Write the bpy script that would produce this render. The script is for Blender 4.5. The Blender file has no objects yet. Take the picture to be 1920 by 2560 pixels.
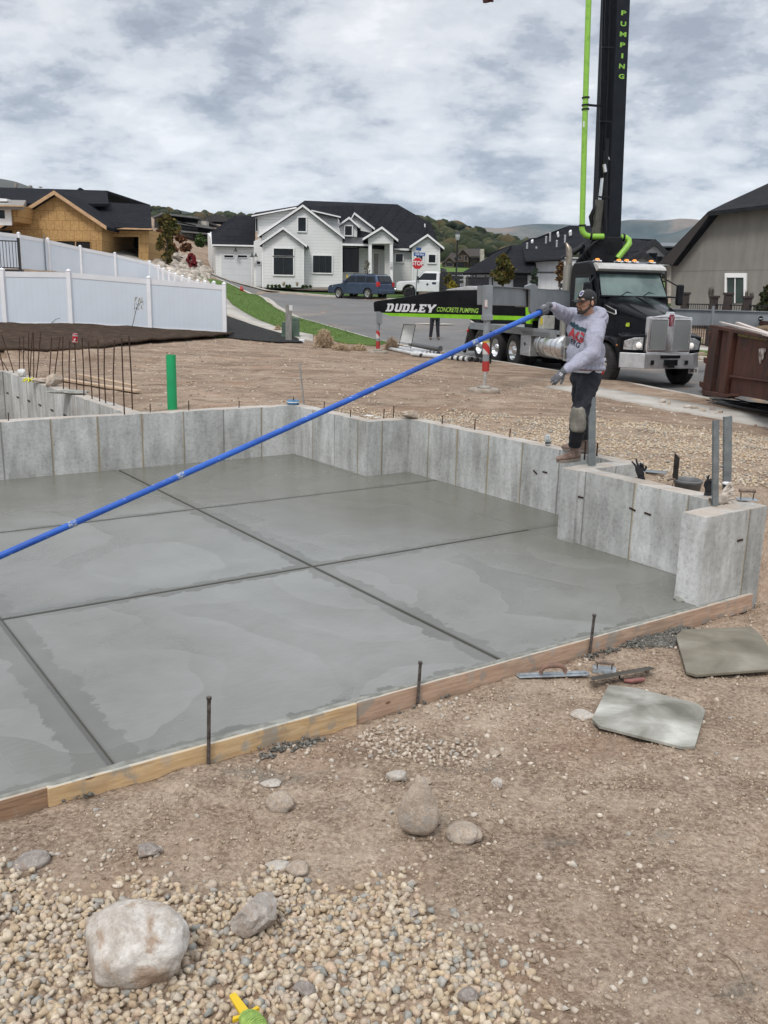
import bpy, bmesh, math, random
import numpy as np
from mathutils import Vector as V, Matrix, noise, geometry
PI=math.pi; rad=math.radians
SC=bpy.context.scene; COL=SC.collection
# ------------------------------------------------------------ camera
F_PX=2271.7; S=1920/1659; CX,CY=960.0,1280.0; CAMH=2.4
RR=Matrix(((0.99975615,0.0220825,0.0),(0.00512203,-0.2318931,0.97272779),(0.02148026,-0.97249059,-0.23194966)))
cam=bpy.data.cameras.new('camera'); camo=bpy.data.objects.new('camera',cam); COL.objects.link(camo)
cam.sensor_fit='VERTICAL'; cam.sensor_height=36; cam.lens=F_PX/2560*36
cam.clip_start=.05; cam.clip_end=20000
M3=RR@Matrix(((1,0,0),(0,-1,0),(0,0,-1)))
camo.matrix_world=Matrix.Translation((0,0,CAMH))@M3.to_4x4()
SC.camera=camo
SC.render.resolution_x=768; SC.render.resolution_y=1024
# ------------------------------------------------------------ world: overcast
SUN_EL,SUN_AZ=52,200      # azimuth clockwise from +Y : behind the camera, a little left
w=bpy.data.worlds.new("World"); SC.world=w; w.use_nodes=True
nt=w.node_tree; nt.nodes.clear()
def _n(nt,t,**k):
    n=nt.nodes.new(t)
    for a,b in k.items():
        if a.startswith('i_'):
            key=a[2:].replace('_',' ')
            n.inputs[int(a[2:]) if a[2:].isdigit() else key].default_value=b
        else: setattr(n,a,b)
    return n
L=nt.links.new
sky=_n(nt,'ShaderNodeTexSky',sky_type='NISHITA',sun_disc=False,sun_elevation=rad(SUN_EL),sun_rotation=rad(SUN_AZ),altitude=1700)
tc=_n(nt,'ShaderNodeTexCoord'); sp=_n(nt,'ShaderNodeSeparateXYZ'); L(tc.outputs['Generated'],sp.inputs[0])
def mth(op,a,b=None,c=None,cl=False):
    n=_n(nt,'ShaderNodeMath',operation=op,use_clamp=cl)
    for i,x in enumerate((a,b,c)):
        if x is None: continue
        if hasattr(x,'links'): L(x,n.inputs[i])
        else: n.inputs[i].default_value=x
    return n.outputs[0]
zc=mth('MAXIMUM',sp.outputs[2],0.0); den=mth('ADD',zc,0.31)
cx=mth('DIVIDE',sp.outputs[0],den); cy=mth('DIVIDE',sp.outputs[1],den)
cv=_n(nt,'ShaderNodeCombineXYZ'); L(cx,cv.inputs[0]); L(cy,cv.inputs[1])
def wnoise(scale,detail,rough,dist,off,stretch=(1,1,1)):
    m=_n(nt,'ShaderNodeMapping'); m.inputs['Location'].default_value=off; m.inputs['Scale'].default_value=stretch
    L(cv.outputs[0],m.inputs['Vector'])
    n=_n(nt,'ShaderNodeTexNoise'); n.inputs['Scale'].default_value=scale; n.inputs['Detail'].default_value=detail
    n.inputs['Roughness'].default_value=rough; n.inputs['Distortion'].default_value=dist
    L(m.outputs[0],n.inputs['Vector']); return n.outputs['Fac']
def ramp(fac,stops,interp='LINEAR'):
    r=_n(nt,'ShaderNodeValToRGB'); r.color_ramp.interpolation=interp
    e=r.color_ramp.elements
    while len(e)>1: e.remove(e[0])
    e[0].position,e[0].color=stops[0][0],(*stops[0][1],1)
    for p,c in stops[1:]:
        k=e.new(p); k.color=(*c,1)
    L(fac,r.inputs[0]); return r.outputs[0]
big=wnoise(3.7,12,.58,.10,(3.1,1.7,0),(1,1.15,1)); fine=wnoise(11.5,9,.64,.15,(7.3,2.2,5)); huge=wnoise(1.1,3,.5,0,(1.3,9.2,2))
mixv=mth('ADD',mth('MULTIPLY',big,.62),mth('MULTIPLY',fine,.20)); mixv=mth('ADD',mixv,mth('MULTIPLY',huge,.28))
cloud=ramp(mixv,[(.455,(.35,.38,.435)),(.50,(.435,.47,.525)),(.535,(.565,.595,.64)),(.565,(.67,.695,.725)),(.62,(.775,.79,.81)),(.69,(.90,.91,.92))],'EASE')
# overcast sky is brighter and a little warmer towards the zenith
elev=mth('MAXIMUM',mth('SUBTRACT',sp.outputs[2],.30),0.0)
el3=_n(nt,'ShaderNodeVectorMath',operation='SCALE'); el3.inputs[0].default_value=(1.92,1.85,1.76); L(elev,el3.inputs['Scale'])
el4=_n(nt,'ShaderNodeVectorMath',operation='ADD'); el4.inputs[1].default_value=(1,1,1); L(el3.outputs[0],el4.inputs[0])
mulc=_n(nt,'ShaderNodeVectorMath',operation='MULTIPLY'); L(cloud,mulc.inputs[0]); L(el4.outputs[0],mulc.inputs[1])
bgc=_n(nt,'ShaderNodeBackground'); L(mulc.outputs[0],bgc.inputs[0]); bgc.inputs[1].default_value=.85
bgs=_n(nt,'ShaderNodeBackground'); L(sky.outputs[0],bgs.inputs[0]); bgs.inputs[1].default_value=.10
ms=_n(nt,'ShaderNodeMixShader'); ms.inputs[0].default_value=.90
L(bgs.outputs[0],ms.inputs[1]); L(bgc.outputs[0],ms.inputs[2])
wo=_n(nt,'ShaderNodeOutputWorld'); L(ms.outputs[0],wo.inputs[0])
# ------------------------------------------------------------ sun (overcast: weak and wide)
sl=bpy.data.lights.new('sun','SUN'); sl.energy=1.5; sl.angle=rad(14); sl.color=(1,.955,.90)
so=bpy.data.objects.new('sun',sl); COL.objects.link(so)
az,el=rad(SUN_AZ),rad(SUN_EL)
sd=V((math.sin(az)*math.cos(el),math.cos(az)*math.cos(el),math.sin(el)))
so.rotation_euler=sd.to_track_quat('Z','Y').to_euler()
vs=SC.view_settings; vs.view_transform='Standard'; vs.look='None'; vs.exposure=.38; vs.gamma=1
SC.cycles.max_bounces=6; SC.cycles.diffuse_bounces=3; SC.cycles.glossy_bounces=3; SC.cycles.transmission_bounces=4
SC.cycles.volume_bounces=0; SC.cycles.use_denoising=True
# ------------------------------------------------------------ picking helpers: reference-sheet coordinate -> world
def ray(x,y): return RR@V(((x*S-CX)/F_PX,(y*S-CY)/F_PX,1))
def PZ(x,y,z=0.0):
    d=ray(x,y); t=(z-CAMH)/d.z; return V((d.x*t,d.y*t,z))
def PY(x,y,Y):
    d=ray(x,y); t=Y/d.y; return V((d.x*t,Y,CAMH+d.z*t))
def UNIT(v): v=V(v); return v.normalized()
UA=V((-0.571718975,0.820449519,0)); UB=V((0.82044952,0.57171897,0))
def W(u,v,z=0.0): return UA*u+UB*v+V((0,0,z))
def UV(p): return (UA.x*p[0]+UA.y*p[1], UB.x*p[0]+UB.y*p[1])
UVROT=math.atan2(UB.y,UB.x)   # local x = v direction, local y = u direction
def frame(o,x,y=None,z=None):
    """4x4 with columns x,y,z at o"""
    x=V(x).normalized()
    if z is None: z=V((0,0,1))
    z=V(z)
    if y is None: y=z.cross(x).normalized()
    y=V(y); z=x.cross(y).normalized(); y=z.cross(x).normalized()
    m=Matrix.Identity(4)
    for i in range(3): m[i][0]=x[i];m[i][1]=y[i];m[i][2]=z[i];m[i][3]=o[i]
    return m
# ------------------------------------------------------------ materials
def srgb(h):
    if isinstance(h,str):
        h=h.lstrip('#'); c=[int(h[i:i+2],16)/255 for i in (0,2,4)]
        return tuple(x/12.92 if x<=.04045 else ((x+.055)/1.055)**2.4 for x in c)
    return tuple(h)
_M={}
class NT:
    def __init__(s,name):
        s.m=bpy.data.materials.new(name); s.m.use_nodes=True; s.t=s.m.node_tree; s.t.nodes.clear()
        s.out=s.t.nodes.new('ShaderNodeOutputMaterial'); s.b=s.t.nodes.new('ShaderNodeBsdfPrincipled')
        s.t.links.new(s.b.outputs[0],s.out.inputs[0]); s.tc=s.t.nodes.new('ShaderNodeTexCoord')
    def n(s,t,**k): return _n(s.t,t,**k)
    def l(s,a,b): s.t.links.new(a,b)
    def mapv(s,scale=(1,1,1),rot=(0,0,0),loc=(0,0,0),coord='Object'):
        m=s.n('ShaderNodeMapping'); m.inputs['Scale'].default_value=scale; m.inputs['Rotation'].default_value=rot; m.inputs['Location'].default_value=loc
        s.l(s.tc.outputs[coord],m.inputs[0]); return m.outputs[0]
    def noise(s,vec,scale=5,detail=5,rough=.55,dist=0):
        n=s.n('ShaderNodeTexNoise'); n.inputs['Scale'].default_value=scale; n.inputs['Detail'].default_value=detail
        n.inputs['Roughness'].default_value=rough; n.inputs['Distortion'].default_value=dist
        s.l(vec,n.inputs['Vector']); return n.outputs['Fac']
    def vor(s,vec,scale=5,feature='F1',out='Distance',rand=1):
        n=s.n('ShaderNodeTexVoronoi'); n.feature=feature; n.inputs['Scale'].default_value=scale; n.inputs['Randomness'].default_value=rand
        s.l(vec,n.inputs['Vector']); return n.outputs[out]
    def ramp(s,f,stops,interp='LINEAR'):
        r=s.n('ShaderNodeValToRGB'); r.color_ramp.interpolation=interp; e=r.color_ramp.elements
        while len(e)>1: e.remove(e[0])
        def c4(c): 
            if isinstance(c,(int,float)): c=(c,c,c)
            return (*srgb(c),1)
        e[0].position=stops[0][0]; e[0].color=c4(stops[0][1])
        for p,c in stops[1:]: k=e.new(p); k.color=c4(c)
        s.l(f,r.inputs[0]); return r.outputs[0]
    def mix(s,f,a,b,mode='MIX'):
        m=s.n('ShaderNodeMix'); m.data_type='RGBA'; m.blend_type=mode
        for i,x in ((0,f),(6,a),(7,b)):
            if hasattr(x,'links'): s.l(x,m.inputs[i])
            elif i==0: m.inputs[0].default_value=x
            else: m.inputs[i].default_value=(*srgb(x),1)
        return m.outputs[2]
    def math(s,op,a,b=None,cl=False):
        n=s.n('ShaderNodeMath',operation=op,use_clamp=cl)
        for i,x in enumerate((a,b)):
            if x is None: continue
            if hasattr(x,'links'): s.l(x,n.inputs[i])
            else: n.inputs[i].default_value=x
        return n.outputs[0]
    def bump(s,h,strength=.3,dist=.01,prev=None):
        b=s.n('ShaderNodeBump'); b.inputs['Strength'].default_value=strength; b.inputs['Distance'].default_value=dist
        s.l(h,b.inputs['Height'])
        if prev is not None: s.l(prev,b.inputs['Normal'])
        s.l(b.outputs[0],s.b.inputs['Normal']); return b.outputs[0]
    def base(s,c):
        if hasattr(c,'links'): s.l(c,s.b.inputs['Base Color'])
        else: s.b.inputs['Base Color'].default_value=(*srgb(c),1)
    def set(s,rough=.6,metal=0,spec=.5):
        for k,v in (('Roughness',rough),('Metallic',metal),('Specular IOR Level',spec)):
            if hasattr(v,'links'): s.l(v,s.b.inputs[k])
            else: s.b.inputs[k].default_value=v
def mat(name,c1,c2=None,rough=.6,metal=0,scale=6,bump=0,bscale=None,spec=.5,lo=.38,hi=.62,stretch=(1,1,1),detail=5,bdist=.01,emit=0):
    """painted / mottled surface: two real colours mixed by noise, with optional bump"""
    if name in _M: return _M[name]
    t=NT(name); v=t.mapv(scale=stretch)
    c1=srgb(c1)
    c2=srgb(c2) if c2 is not None else tuple(x*.86 for x in c1)
    f=t.noise(v,scale,detail)
    t.base(t.ramp(f,[(lo,c2),(hi,c1)])); t.set(rough,metal,spec)
    if bump: t.bump(t.noise(v,bscale or scale*4,6,.6),bump,bdist)
    if emit:
        t.b.inputs['Emission Color'].default_value=(*c1,1); t.b.inputs['Emission Strength'].default_value=emit
    _M[name]=t.m; return t.m
# ------------------------------------------------------------ mesh builder
class MB:
    def __init__(s,mx=None): s.v=[];s.f=[];s.mi=[];s.mx=mx or Matrix.Identity(4);s.cur=0;s.sm=[];s.smooth=False
    def add(s,vs,fs,mx=None):
        m=s.mx@mx if mx is not None else s.mx; o=len(s.v)
        s.v+=[tuple(m@V(p)) for p in vs]; s.f+=[tuple(i+o for i in f) for f in fs]; s.mi+=[s.cur]*len(fs); s.sm+=[s.smooth]*len(fs); return s
    def box(s,x0,x1,y0,y1,z0,z1,mx=None):
        x0,x1=min(x0,x1),max(x0,x1);y0,y1=min(y0,y1),max(y0,y1);z0,z1=min(z0,z1),max(z0,z1)
        vs=[(x,y,z) for z in (z0,z1) for y in (y0,y1) for x in (x0,x1)]
        return s.add(vs,[(0,2,3,1),(4,5,7,6),(0,1,5,4),(2,6,7,3),(0,4,6,2),(1,3,7,5)],mx)
    def cbox(s,c,d,mx=None): return s.box(c[0]-d[0]/2,c[0]+d[0]/2,c[1]-d[1]/2,c[1]+d[1]/2,c[2]-d[2]/2,c[2]+d[2]/2,mx)
    def bar(s,a,b,w,h=None,up=(0,0,1)):
        """square bar from a to b"""
        a,b=V(a),V(b);d=b-a;h=h or w;u=V(up)
        if abs(d.normalized().dot(u))>.98: u=V((1,0,0))
        m=frame(a,d,None,u) 
        y=u.cross(d).normalized(); m=frame(a,d,y)
        return s.box(0,d.length,-w/2,w/2,-h/2,h/2,m)
    def prism(s,pts,z0,z1,mx=None,ax='z'):
        """polygon pts (2D) extruded; ax z: (x,y)->xy ; ax y: (x,z) extruded along y ; ax x: (y,z) extruded along x"""
        n=len(pts)
        def q(p,t): return {'z':(p[0],p[1],t),'y':(p[0],t,p[1]),'x':(t,p[0],p[1])}[ax]
        vs=[q(p,z0) for p in pts]+[q(p,z1) for p in pts]
        fs=[(i,(i+1)%n,n+(i+1)%n,n+i) for i in range(n)]+[tuple(range(n-1,-1,-1)),tuple(range(n,2*n))]
        return s.add(vs,fs,mx)
    def tube(s,pts,r,n=8,cap=True,smooth=True):
        pts=[V(p) for p in pts]; rs=r if isinstance(r,(list,tuple)) else [r]*len(pts)
        vs=[];fs=[];prev=None
        for i,p in enumerate(pts):
            d=(pts[min(i+1,len(pts)-1)]-pts[max(i-1,0)]).normalized()
            if prev is None:
                u=V((0,0,1)) if abs(d.z)<.9 else V((1,0,0)); a=d.cross(u).normalized()
            else: a=(prev-d*prev.dot(d)).normalized()
            prev=a;b=d.cross(a)
            for k in range(n):
                t=2*PI*k/n; vs.append(tuple(p+(a*math.cos(t)+b*math.sin(t))*rs[i]))
        for i in range(len(pts)-1):
            for k in range(n):
                fs.append((i*n+k,i*n+(k+1)%n,(i+1)*n+(k+1)%n,(i+1)*n+k))
        sv=s.smooth; s.smooth=smooth; s.add(vs,fs); s.smooth=sv
        if cap: s.add([vs[k] for k in range(n)],[tuple(range(n-1,-1,-1))]); s.add([vs[-n+k] for k in range(n)],[tuple(range(n))])
        return s
    def cyl(s,a,b,r,n=16,r2=None): return s.tube([a,b],[r,r if r2 is None else r2],n)
    def lathe(s,prof,mx=None,n=20,smooth=True):
        """profile [(r,z)] around z"""
        vs=[];fs=[];m=len(prof)
        for k in range(n):
            t=2*PI*k/n
            for r,z in prof: vs.append((r*math.cos(t),r*math.sin(t),z))
        for k in range(n):
            for i in range(m-1):
                a=k*m+i;b=((k+1)%n)*m+i; fs.append((a,b,b+1,a+1))
        sv=s.smooth;s.smooth=smooth;s.add(vs,fs,mx);s.smooth=sv;return s
    def sphere(s,c,r,n=12,m=8,mx=None):
        rx,ry,rz=(r,r,r) if not isinstance(r,(tuple,list)) else r
        vs=[(c[0]+rx*math.sin(PI*j/m)*math.cos(2*PI*i/n),c[1]+ry*math.sin(PI*j/m)*math.sin(2*PI*i/n),c[2]+rz*math.cos(PI*j/m)) for j in range(m+1) for i in range(n)]
        fs=[(j*n+i,(j+1)*n+i,(j+1)*n+(i+1)%n,j*n+(i+1)%n) for j in range(m) for i in range(n)]
        sv=s.smooth;s.smooth=True;s.add(vs,fs,mx);s.smooth=sv;return s
    def poly(s,pts): return s.add(pts,[tuple(range(len(pts)))])
    def loft(s,rings,cap=True,closed=True):
        n=len(rings[0]);vs=[tuple(p) for r in rings for p in r];fs=[]
        for i in range(len(rings)-1):
            for k in range(n if closed else n-1): fs.append((i*n+k,i*n+(k+1)%n,(i+1)*n+(k+1)%n,(i+1)*n+k))
        if cap: fs.append(tuple(range(n-1,-1,-1)));fs.append(tuple(range((len(rings)-1)*n,len(rings)*n)))
        return s.add(vs,fs)
    def rock(s,c,r,seed,n=2,mx=None,rough=.22,flat=0,pts=None):
        bm=bmesh.new(); bmesh.ops.create_icosphere(bm,subdivisions=n,radius=1)
        R_=random.Random(seed); off=V((R_.random()*50,R_.random()*50,R_.random()*50))
        rot=Matrix.Rotation(R_.random()*6.3,3,V((R_.random()-.5,R_.random()-.5,R_.random()-.5)).normalized())
        planes=[(V((R_.gauss(0,1),R_.gauss(0,1),R_.gauss(0,1))).normalized(),(.50+.28*R_.random()) if flat else .62+.25*R_.random()) for _ in range(11 if flat else 5)]
        rr=(r,r,r) if not isinstance(r,(tuple,list)) else r
        vs=[]
        for v in bm.verts:
            p=v.co.normalized()
            k=1+rough*noise.noise(p*1.3+off)+rough*.5*noise.noise(p*3.1+off)+(rough*.14*noise.noise(p*9+off) if n>3 else 0)
            p=p*k
            for nn,dd in planes:
                e=p.dot(nn)-dd
                if e>0: p=p-nn*e*(.97 if flat else .7)
            vs.append((c[0]+p.x*rr[0],c[1]+p.y*rr[1],c[2]+p.z*rr[2]))
        bm.verts.ensure_lookup_table(); bm.verts.index_update()
        fs=[tuple(v.index for v in f.verts) for f in bm.faces]; bm.free()
        return s.add(vs,fs,mx)
    def build(s,name,mats,parent=None,bevel=0,origin=None,smooth=None,seg=2,label=None,auto=None,weld=False):
        me=bpy.data.meshes.new(name)
        vs=s.v
        o_=V(origin) if origin is not None else V((0,0,0))
        if origin is not None: vs=[(a-o_.x,b-o_.y,c-o_.z) for a,b,c in vs]
        me.from_pydata(vs,[],s.f)
        if not isinstance(mats,(list,tuple)): mats=[mats]
        for m in mats: me.materials.append(m)
        if len(mats)>1: me.polygons.foreach_set('material_index',s.mi)
        if smooth: me.polygons.foreach_set('use_smooth',[True]*len(s.f))
        elif any(s.sm): me.polygons.foreach_set('use_smooth',s.sm)
        me.update()
        if weld:
            bm=bmesh.new();bm.from_mesh(me);bmesh.ops.remove_doubles(bm,verts=bm.verts,dist=1e-4);bmesh.ops.recalc_face_normals(bm,faces=bm.faces);bm.to_mesh(me);bm.free()
        o=bpy.data.objects.new(name,me); COL.objects.link(o); o.location=o_
        if parent is not None: o.parent=parent
        if bevel:
            b=o.modifiers.new('b','BEVEL'); b.width=bevel; b.segments=seg; b.limit_method='ANGLE'; b.angle_limit=rad(35); b.harden_normals=False
        if label: o['label']=label
        return o
def tag(o,label,cat,group=None,kind=None):
    if label: o['label']=label
    if cat: o['category']=cat
    if group: o['group']=group
    if kind: o['kind']=kind
    return o
def thing(name,label,cat,loc=(0,0,0),rz=0,group=None,mx=None):
    o=bpy.data.objects.new(name,None); COL.objects.link(o)
    if mx is not None: o.matrix_world=mx
    else: o.location=loc; o.rotation_euler=(0,0,rz)
    o.empty_display_size=.2
    return tag(o,label,cat,group)
def kids(o): return [c for c in bpy.data.objects if c.parent==o]
def dup(root,loc=None,rz=None,label=None,kidmap=None):
    r=root.copy(); COL.objects.link(r)
    if loc is not None: r.location=loc
    if rz is not None: r.rotation_euler=(0,0,rz)
    if label: r['label']=label
    for ch in kids(root):
        c=ch.copy(); COL.objects.link(c); c.parent=r
        for g in kids(ch):
            d=g.copy(); COL.objects.link(d); d.parent=c
    return r
def struct(o,kind='structure'): o['kind']=kind; return o
def text_mesh(txt,size,depth=.004,font=None,shear=0,bold=0,space=1.0):
    cu=bpy.data.curves.new('t','FONT'); cu.body=txt; cu.size=size; cu.extrude=depth; cu.shear=shear; cu.offset=bold; cu.space_character=space
    cu.align_x='CENTER'; cu.align_y='CENTER'; cu.resolution_u=3
    ob=bpy.data.objects.new('t',cu); COL.objects.link(ob)
    dg=bpy.context.evaluated_depsgraph_get(); me=bpy.data.meshes.new_from_object(ob.evaluated_get(dg))
    bpy.data.objects.remove(ob); bpy.data.curves.remove(cu)
    vs=[tuple(v.co) for v in me.vertices]; fs=[tuple(p.vertices) for p in me.polygons]; bpy.data.meshes.remove(me)
    return vs,fs
def add_text(mb,txt,size,mx,sx=1,sy=1,**k):
    vs,fs=text_mesh(txt,size,**k); mb.add([(a*sx,b*sy,c) for a,b,c in vs],fs,mx); return mb
def glass(name='window_glass',c=(.012,.016,.02),rough=.06):
    if name in _M: return _M[name]
    t=NT(name); v=t.mapv(); t.base(t.ramp(t.noise(v,.8,2),[(.4,c),(.65,tuple(x*1.6 for x in c))])); t.set(rough,0,.3)
    t.bump(t.noise(v,1.2,1),.06,.02)
    _M[name]=t.m; return t.m
# ------------------------------------------------------------ terrain
YK=[-10,0,24,30,36,46,57,66,75,90,120,200,400]
XK=[-80,-40,-25,-19,-14,-10,-6,0,6,12,25,60,120]
ZT=[ #  -80 -40  -25  -19  -14  -10   -6    0    6   12   25   60  120
 [-.1,-.1,-.1,-.1,-.1,-.1,-.1,-.1,-.1,-.1,-.1,-.1,-.1],
 [.5,.5,.5,.5,.4,.3,.3,.3,.3,.3,.3,.3,.3],
 [1.5,1.2,1.0,.85,.7,.62,.5,.35,.33,.33,.4,.5,.5],
 [2.5,2.0,1.5,1.25,1.05,.9,.6,.38,.36,.38,.45,.6,.6],
 [3.5,3.0,2.3,1.9,1.5,1.1,.75,.58,.5,.5,.6,.8,.8],
 [5,4.5,3.8,3.3,2.4,1.6,1.15,1.15,1.1,1.0,1.0,1.2,1.2],
 [7,6,4.6,4.0,3.0,2.1,1.72,1.72,1.7,1.6,1.5,1.6,1.6],
 [9,7.5,5.4,4.7,3.5,2.15,2.08,2.08,2.05,1.95,1.8,1.8,1.8],
 [10,8.5,6.3,5.6,3.6,2.4,2.3,2.28,2.3,2.2,2.0,2.0,2.0],
 [11,9.5,7,5.0,2.7,2.45,2.45,2.45,2.45,2.4,2.2,2.2,2.2],
 [13,12,10,8,5,3.4,3.2,3.9,5.1,5.3,5.0,3.4,3],
 [17,16.5,15,13,12,11,10,10,9.6,9.2,8.5,5,4],
 [28,27,26,24,22,20,17,14,8,5,4,4,4]]
_ZT=np.array(ZT)
def base_z(x,y):
    xi=min(max(x,XK[0]),XK[-1]-1e-6); yi=min(max(y,YK[0]),YK[-1]-1e-6)
    i=max(k for k in range(len(XK)-1) if XK[k]<=xi); j=max(k for k in range(len(YK)-1) if YK[k]<=yi)
    a=(xi-XK[i])/(XK[i+1]-XK[i]); b=(yi-YK[j])/(YK[j+1]-YK[j])
    z=_ZT
    return float((z[j,i]*(1-a)+z[j,i+1]*a)*(1-b)+(z[j+1,i]*(1-a)+z[j+1,i+1]*a)*b)
WALK_N=[(9.4,7.5),(7.4,11.9),(6.22,14.7),(5.9,15.35),(3.27,21.45),(-.5,27.3),(-4.46,33.4),(-7.3,39.5),(-9.3,47),(-11.5,56),(-15,64),(-22,70),(-34,76)]
KERB=[(9.6,7.0),(8.4,12),(7.23,17.2),(6.79,19.3),(5.72,23.4),(2.9,30),(-.63,36.5),(-2.35,40.45),(-4.62,46.2),(-7.0,55),(-8.6,63),(-10.4,68.2),(-13.5,71.8),(-19,75),(-30,80)]
def seg_dist(pl,x,y):
    """signed distance to polyline; positive on its right-hand (street) side"""
    best=1e9;sg=1
    for (x0,y0),(x1,y1) in zip(pl[:-1],pl[1:]):
        dx,dy=x1-x0,y1-y0; l2=dx*dx+dy*dy; t=min(1,max(0,((x-x0)*dx+(y-y0)*dy)/l2))
        qx,qy=x0+dx*t,y0+dy*t; d=math.hypot(x-qx,y-qy)
        if d<best-1e-9:
            best=d; sg=1 if (dx*(y-y0)-dy*(x-x0))<0 else -1
    return best*sg
def smooth(a,b,t):
    t=min(1,max(0,(t-a)/(b-a))); return t*t*(3-2*t)
def lot_z(x,y):
    """level of the dirt lot, the foreground and the verges"""
    u,v=UV((x,y)); b=base_z(x,y)
    s=seg_dist(WALK_N,x,y)            # >0 street side
    lot=max(.60,b+.15) if y>24 else .60
    z=lot+(b+.13-lot)*smooth(-3.2,0,s)
    # soil bank below the vinyl fence
    # foreground in front of the form boards
    front=-.125+.10*smooth(3.2,0,u)+.05*smooth(3,0,v)
    k=smooth(4.05,6.0,u) if v>6.7 else (0 if u<4.25 else 1)
    if v>6.7: k=smooth(4.15,5.4+.25*math.sin(v*3),u)
    z=front+(z-front)*k
    return z
def ground_z(x,y,n=True):
    z=lot_z(x,y)
    d=math.hypot(x,y)
    if n:
        a=1 if d<12 else .8
        z+=a*(.026*noise.noise(V((x*1.3,y*1.3,0)))+.018*noise.noise(V((x*3.7,y*3.7,4)))+(.013*noise.noise(V((x*8,y*8,9)))-.012*max(0,noise.noise(V((x*4.5,y*7,19)))-.22)+.007*noise.noise(V((x*20,y*20,2))) if d<9 else 0))
    return z
def PG(x,y,off=0.0,fn=None):
    """first hit of the picture ray with the terrain"""
    fn=fn or lot_z; d=ray(x,y); d=d/d.y; Y=1.2; prev=None
    while Y<300:
        p=V((d.x*Y,Y,CAMH+d.z*Y))
        if p.z<=fn(p.x,p.y)+off: break
        Y*=1.004
    return V((p.x,p.y,fn(p.x,p.y)+off))
# ============================================================ SETTING
def in_garage(u,v):
    if u<4.26: return False
    if u<6.2: return v<(6.8 if u>4.5 else 6.95)
    if u<10.2: return v<7.53
    return u<12.22 and v<6.84
def in_pit(u,v): return 12.24<u<19.7 and v<4.3
def lines(spec):
    out=[spec[0][0]]
    for a,b,st in spec:
        n=max(1,round((b-a)/st)); out+=[a+(b-a)*(i+1)/n for i in range(n)]
    return out
def poly_in(pl,x,y):
    c=False;n=len(pl);j=n-1
    for i in range(n):
        if (pl[i][1]>y)!=(pl[j][1]>y) and x<(pl[j][0]-pl[i][0])*(y-pl[i][1])/(pl[j][1]-pl[i][1])+pl[i][0]: c=not c
        j=i
    return c
FAR_KERB=[(60,24),(30,27.5),(16,30.5),(10.8,32.3),(8.5,35.5),(5.9,42),(4.6,47),(4.9,50.5),(7,52.5),(14,55),(40,62)]
NORTH_KERB=[(40,72),(14,66.5),(5,64.8),(-.1,66.2),(-3.3,69),(-5.6,72.5),(-9,77.5),(-12,82.5),(-22,88),(-30,90)]
ROAD=KERB+[(-30,90)]+NORTH_KERB[::-1][1:]+FAR_KERB[::-1]+[(60,2)]
ROAD=KERB+NORTH_KERB[::-1]+FAR_KERB[::-1]+[(60,2)]
SIDEW=None
def zone_drop(x,y,u,v):
    if poly_in(ROAD,x,y): return -.14
    s=seg_dist(WALK_N,x,y)
    if 0<s<1.15 and y<21.5: return -.04
    return 0
def road_z(x,y): return base_z(x,y)
# --- ground sheet
ul=lines([(-6,.6,1.1),(.6,4.2,.032),(4.2,4.262,.03),(4.262,4.32,.029),(4.32,12.1,.13),(12.1,12.2,.1),(12.2,12.26,.06),(12.26,19.68,.3),(19.68,19.75,.07),(19.75,34,.3),(34,80,1.0),(80,200,5),(200,440,20)])
vl=lines([(-90,-20,5),(-20,-2,.75),(-2,6.7,.034),(6.7,9,.08),(9,20,.15),(20,34,.35),(34,80,1.2),(80,330,14)])
_k=min(range(len(vl)),key=lambda i:abs(vl[i]-4.28)); 
t0v=[];gf=[];cols=[]
nu,nv=len(ul),len(vl)
for u in ul:
    for v in vl:
        p=W(u,v)
        if in_pit(u,v): z=-1.7
        elif in_garage(u,v): z=-.30
        elif p.y<-12 or math.hypot(p.x,p.y)>420: z=base_z(p.x,p.y)
        else: z=ground_z(p.x,p.y)+zone_drop(p.x,p.y,u,v)
        t0v.append((p.x,p.y,z))
for i in range(nu-1):
    for j in range(nv-1):
        a=i*nv+j; gf.append((a,a+nv,a+nv+1,a+1))
g=MB(); g.v=t0v; g.f=gf; g.mi=[0]*len(gf); g.sm=[True]*len(gf)
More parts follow.
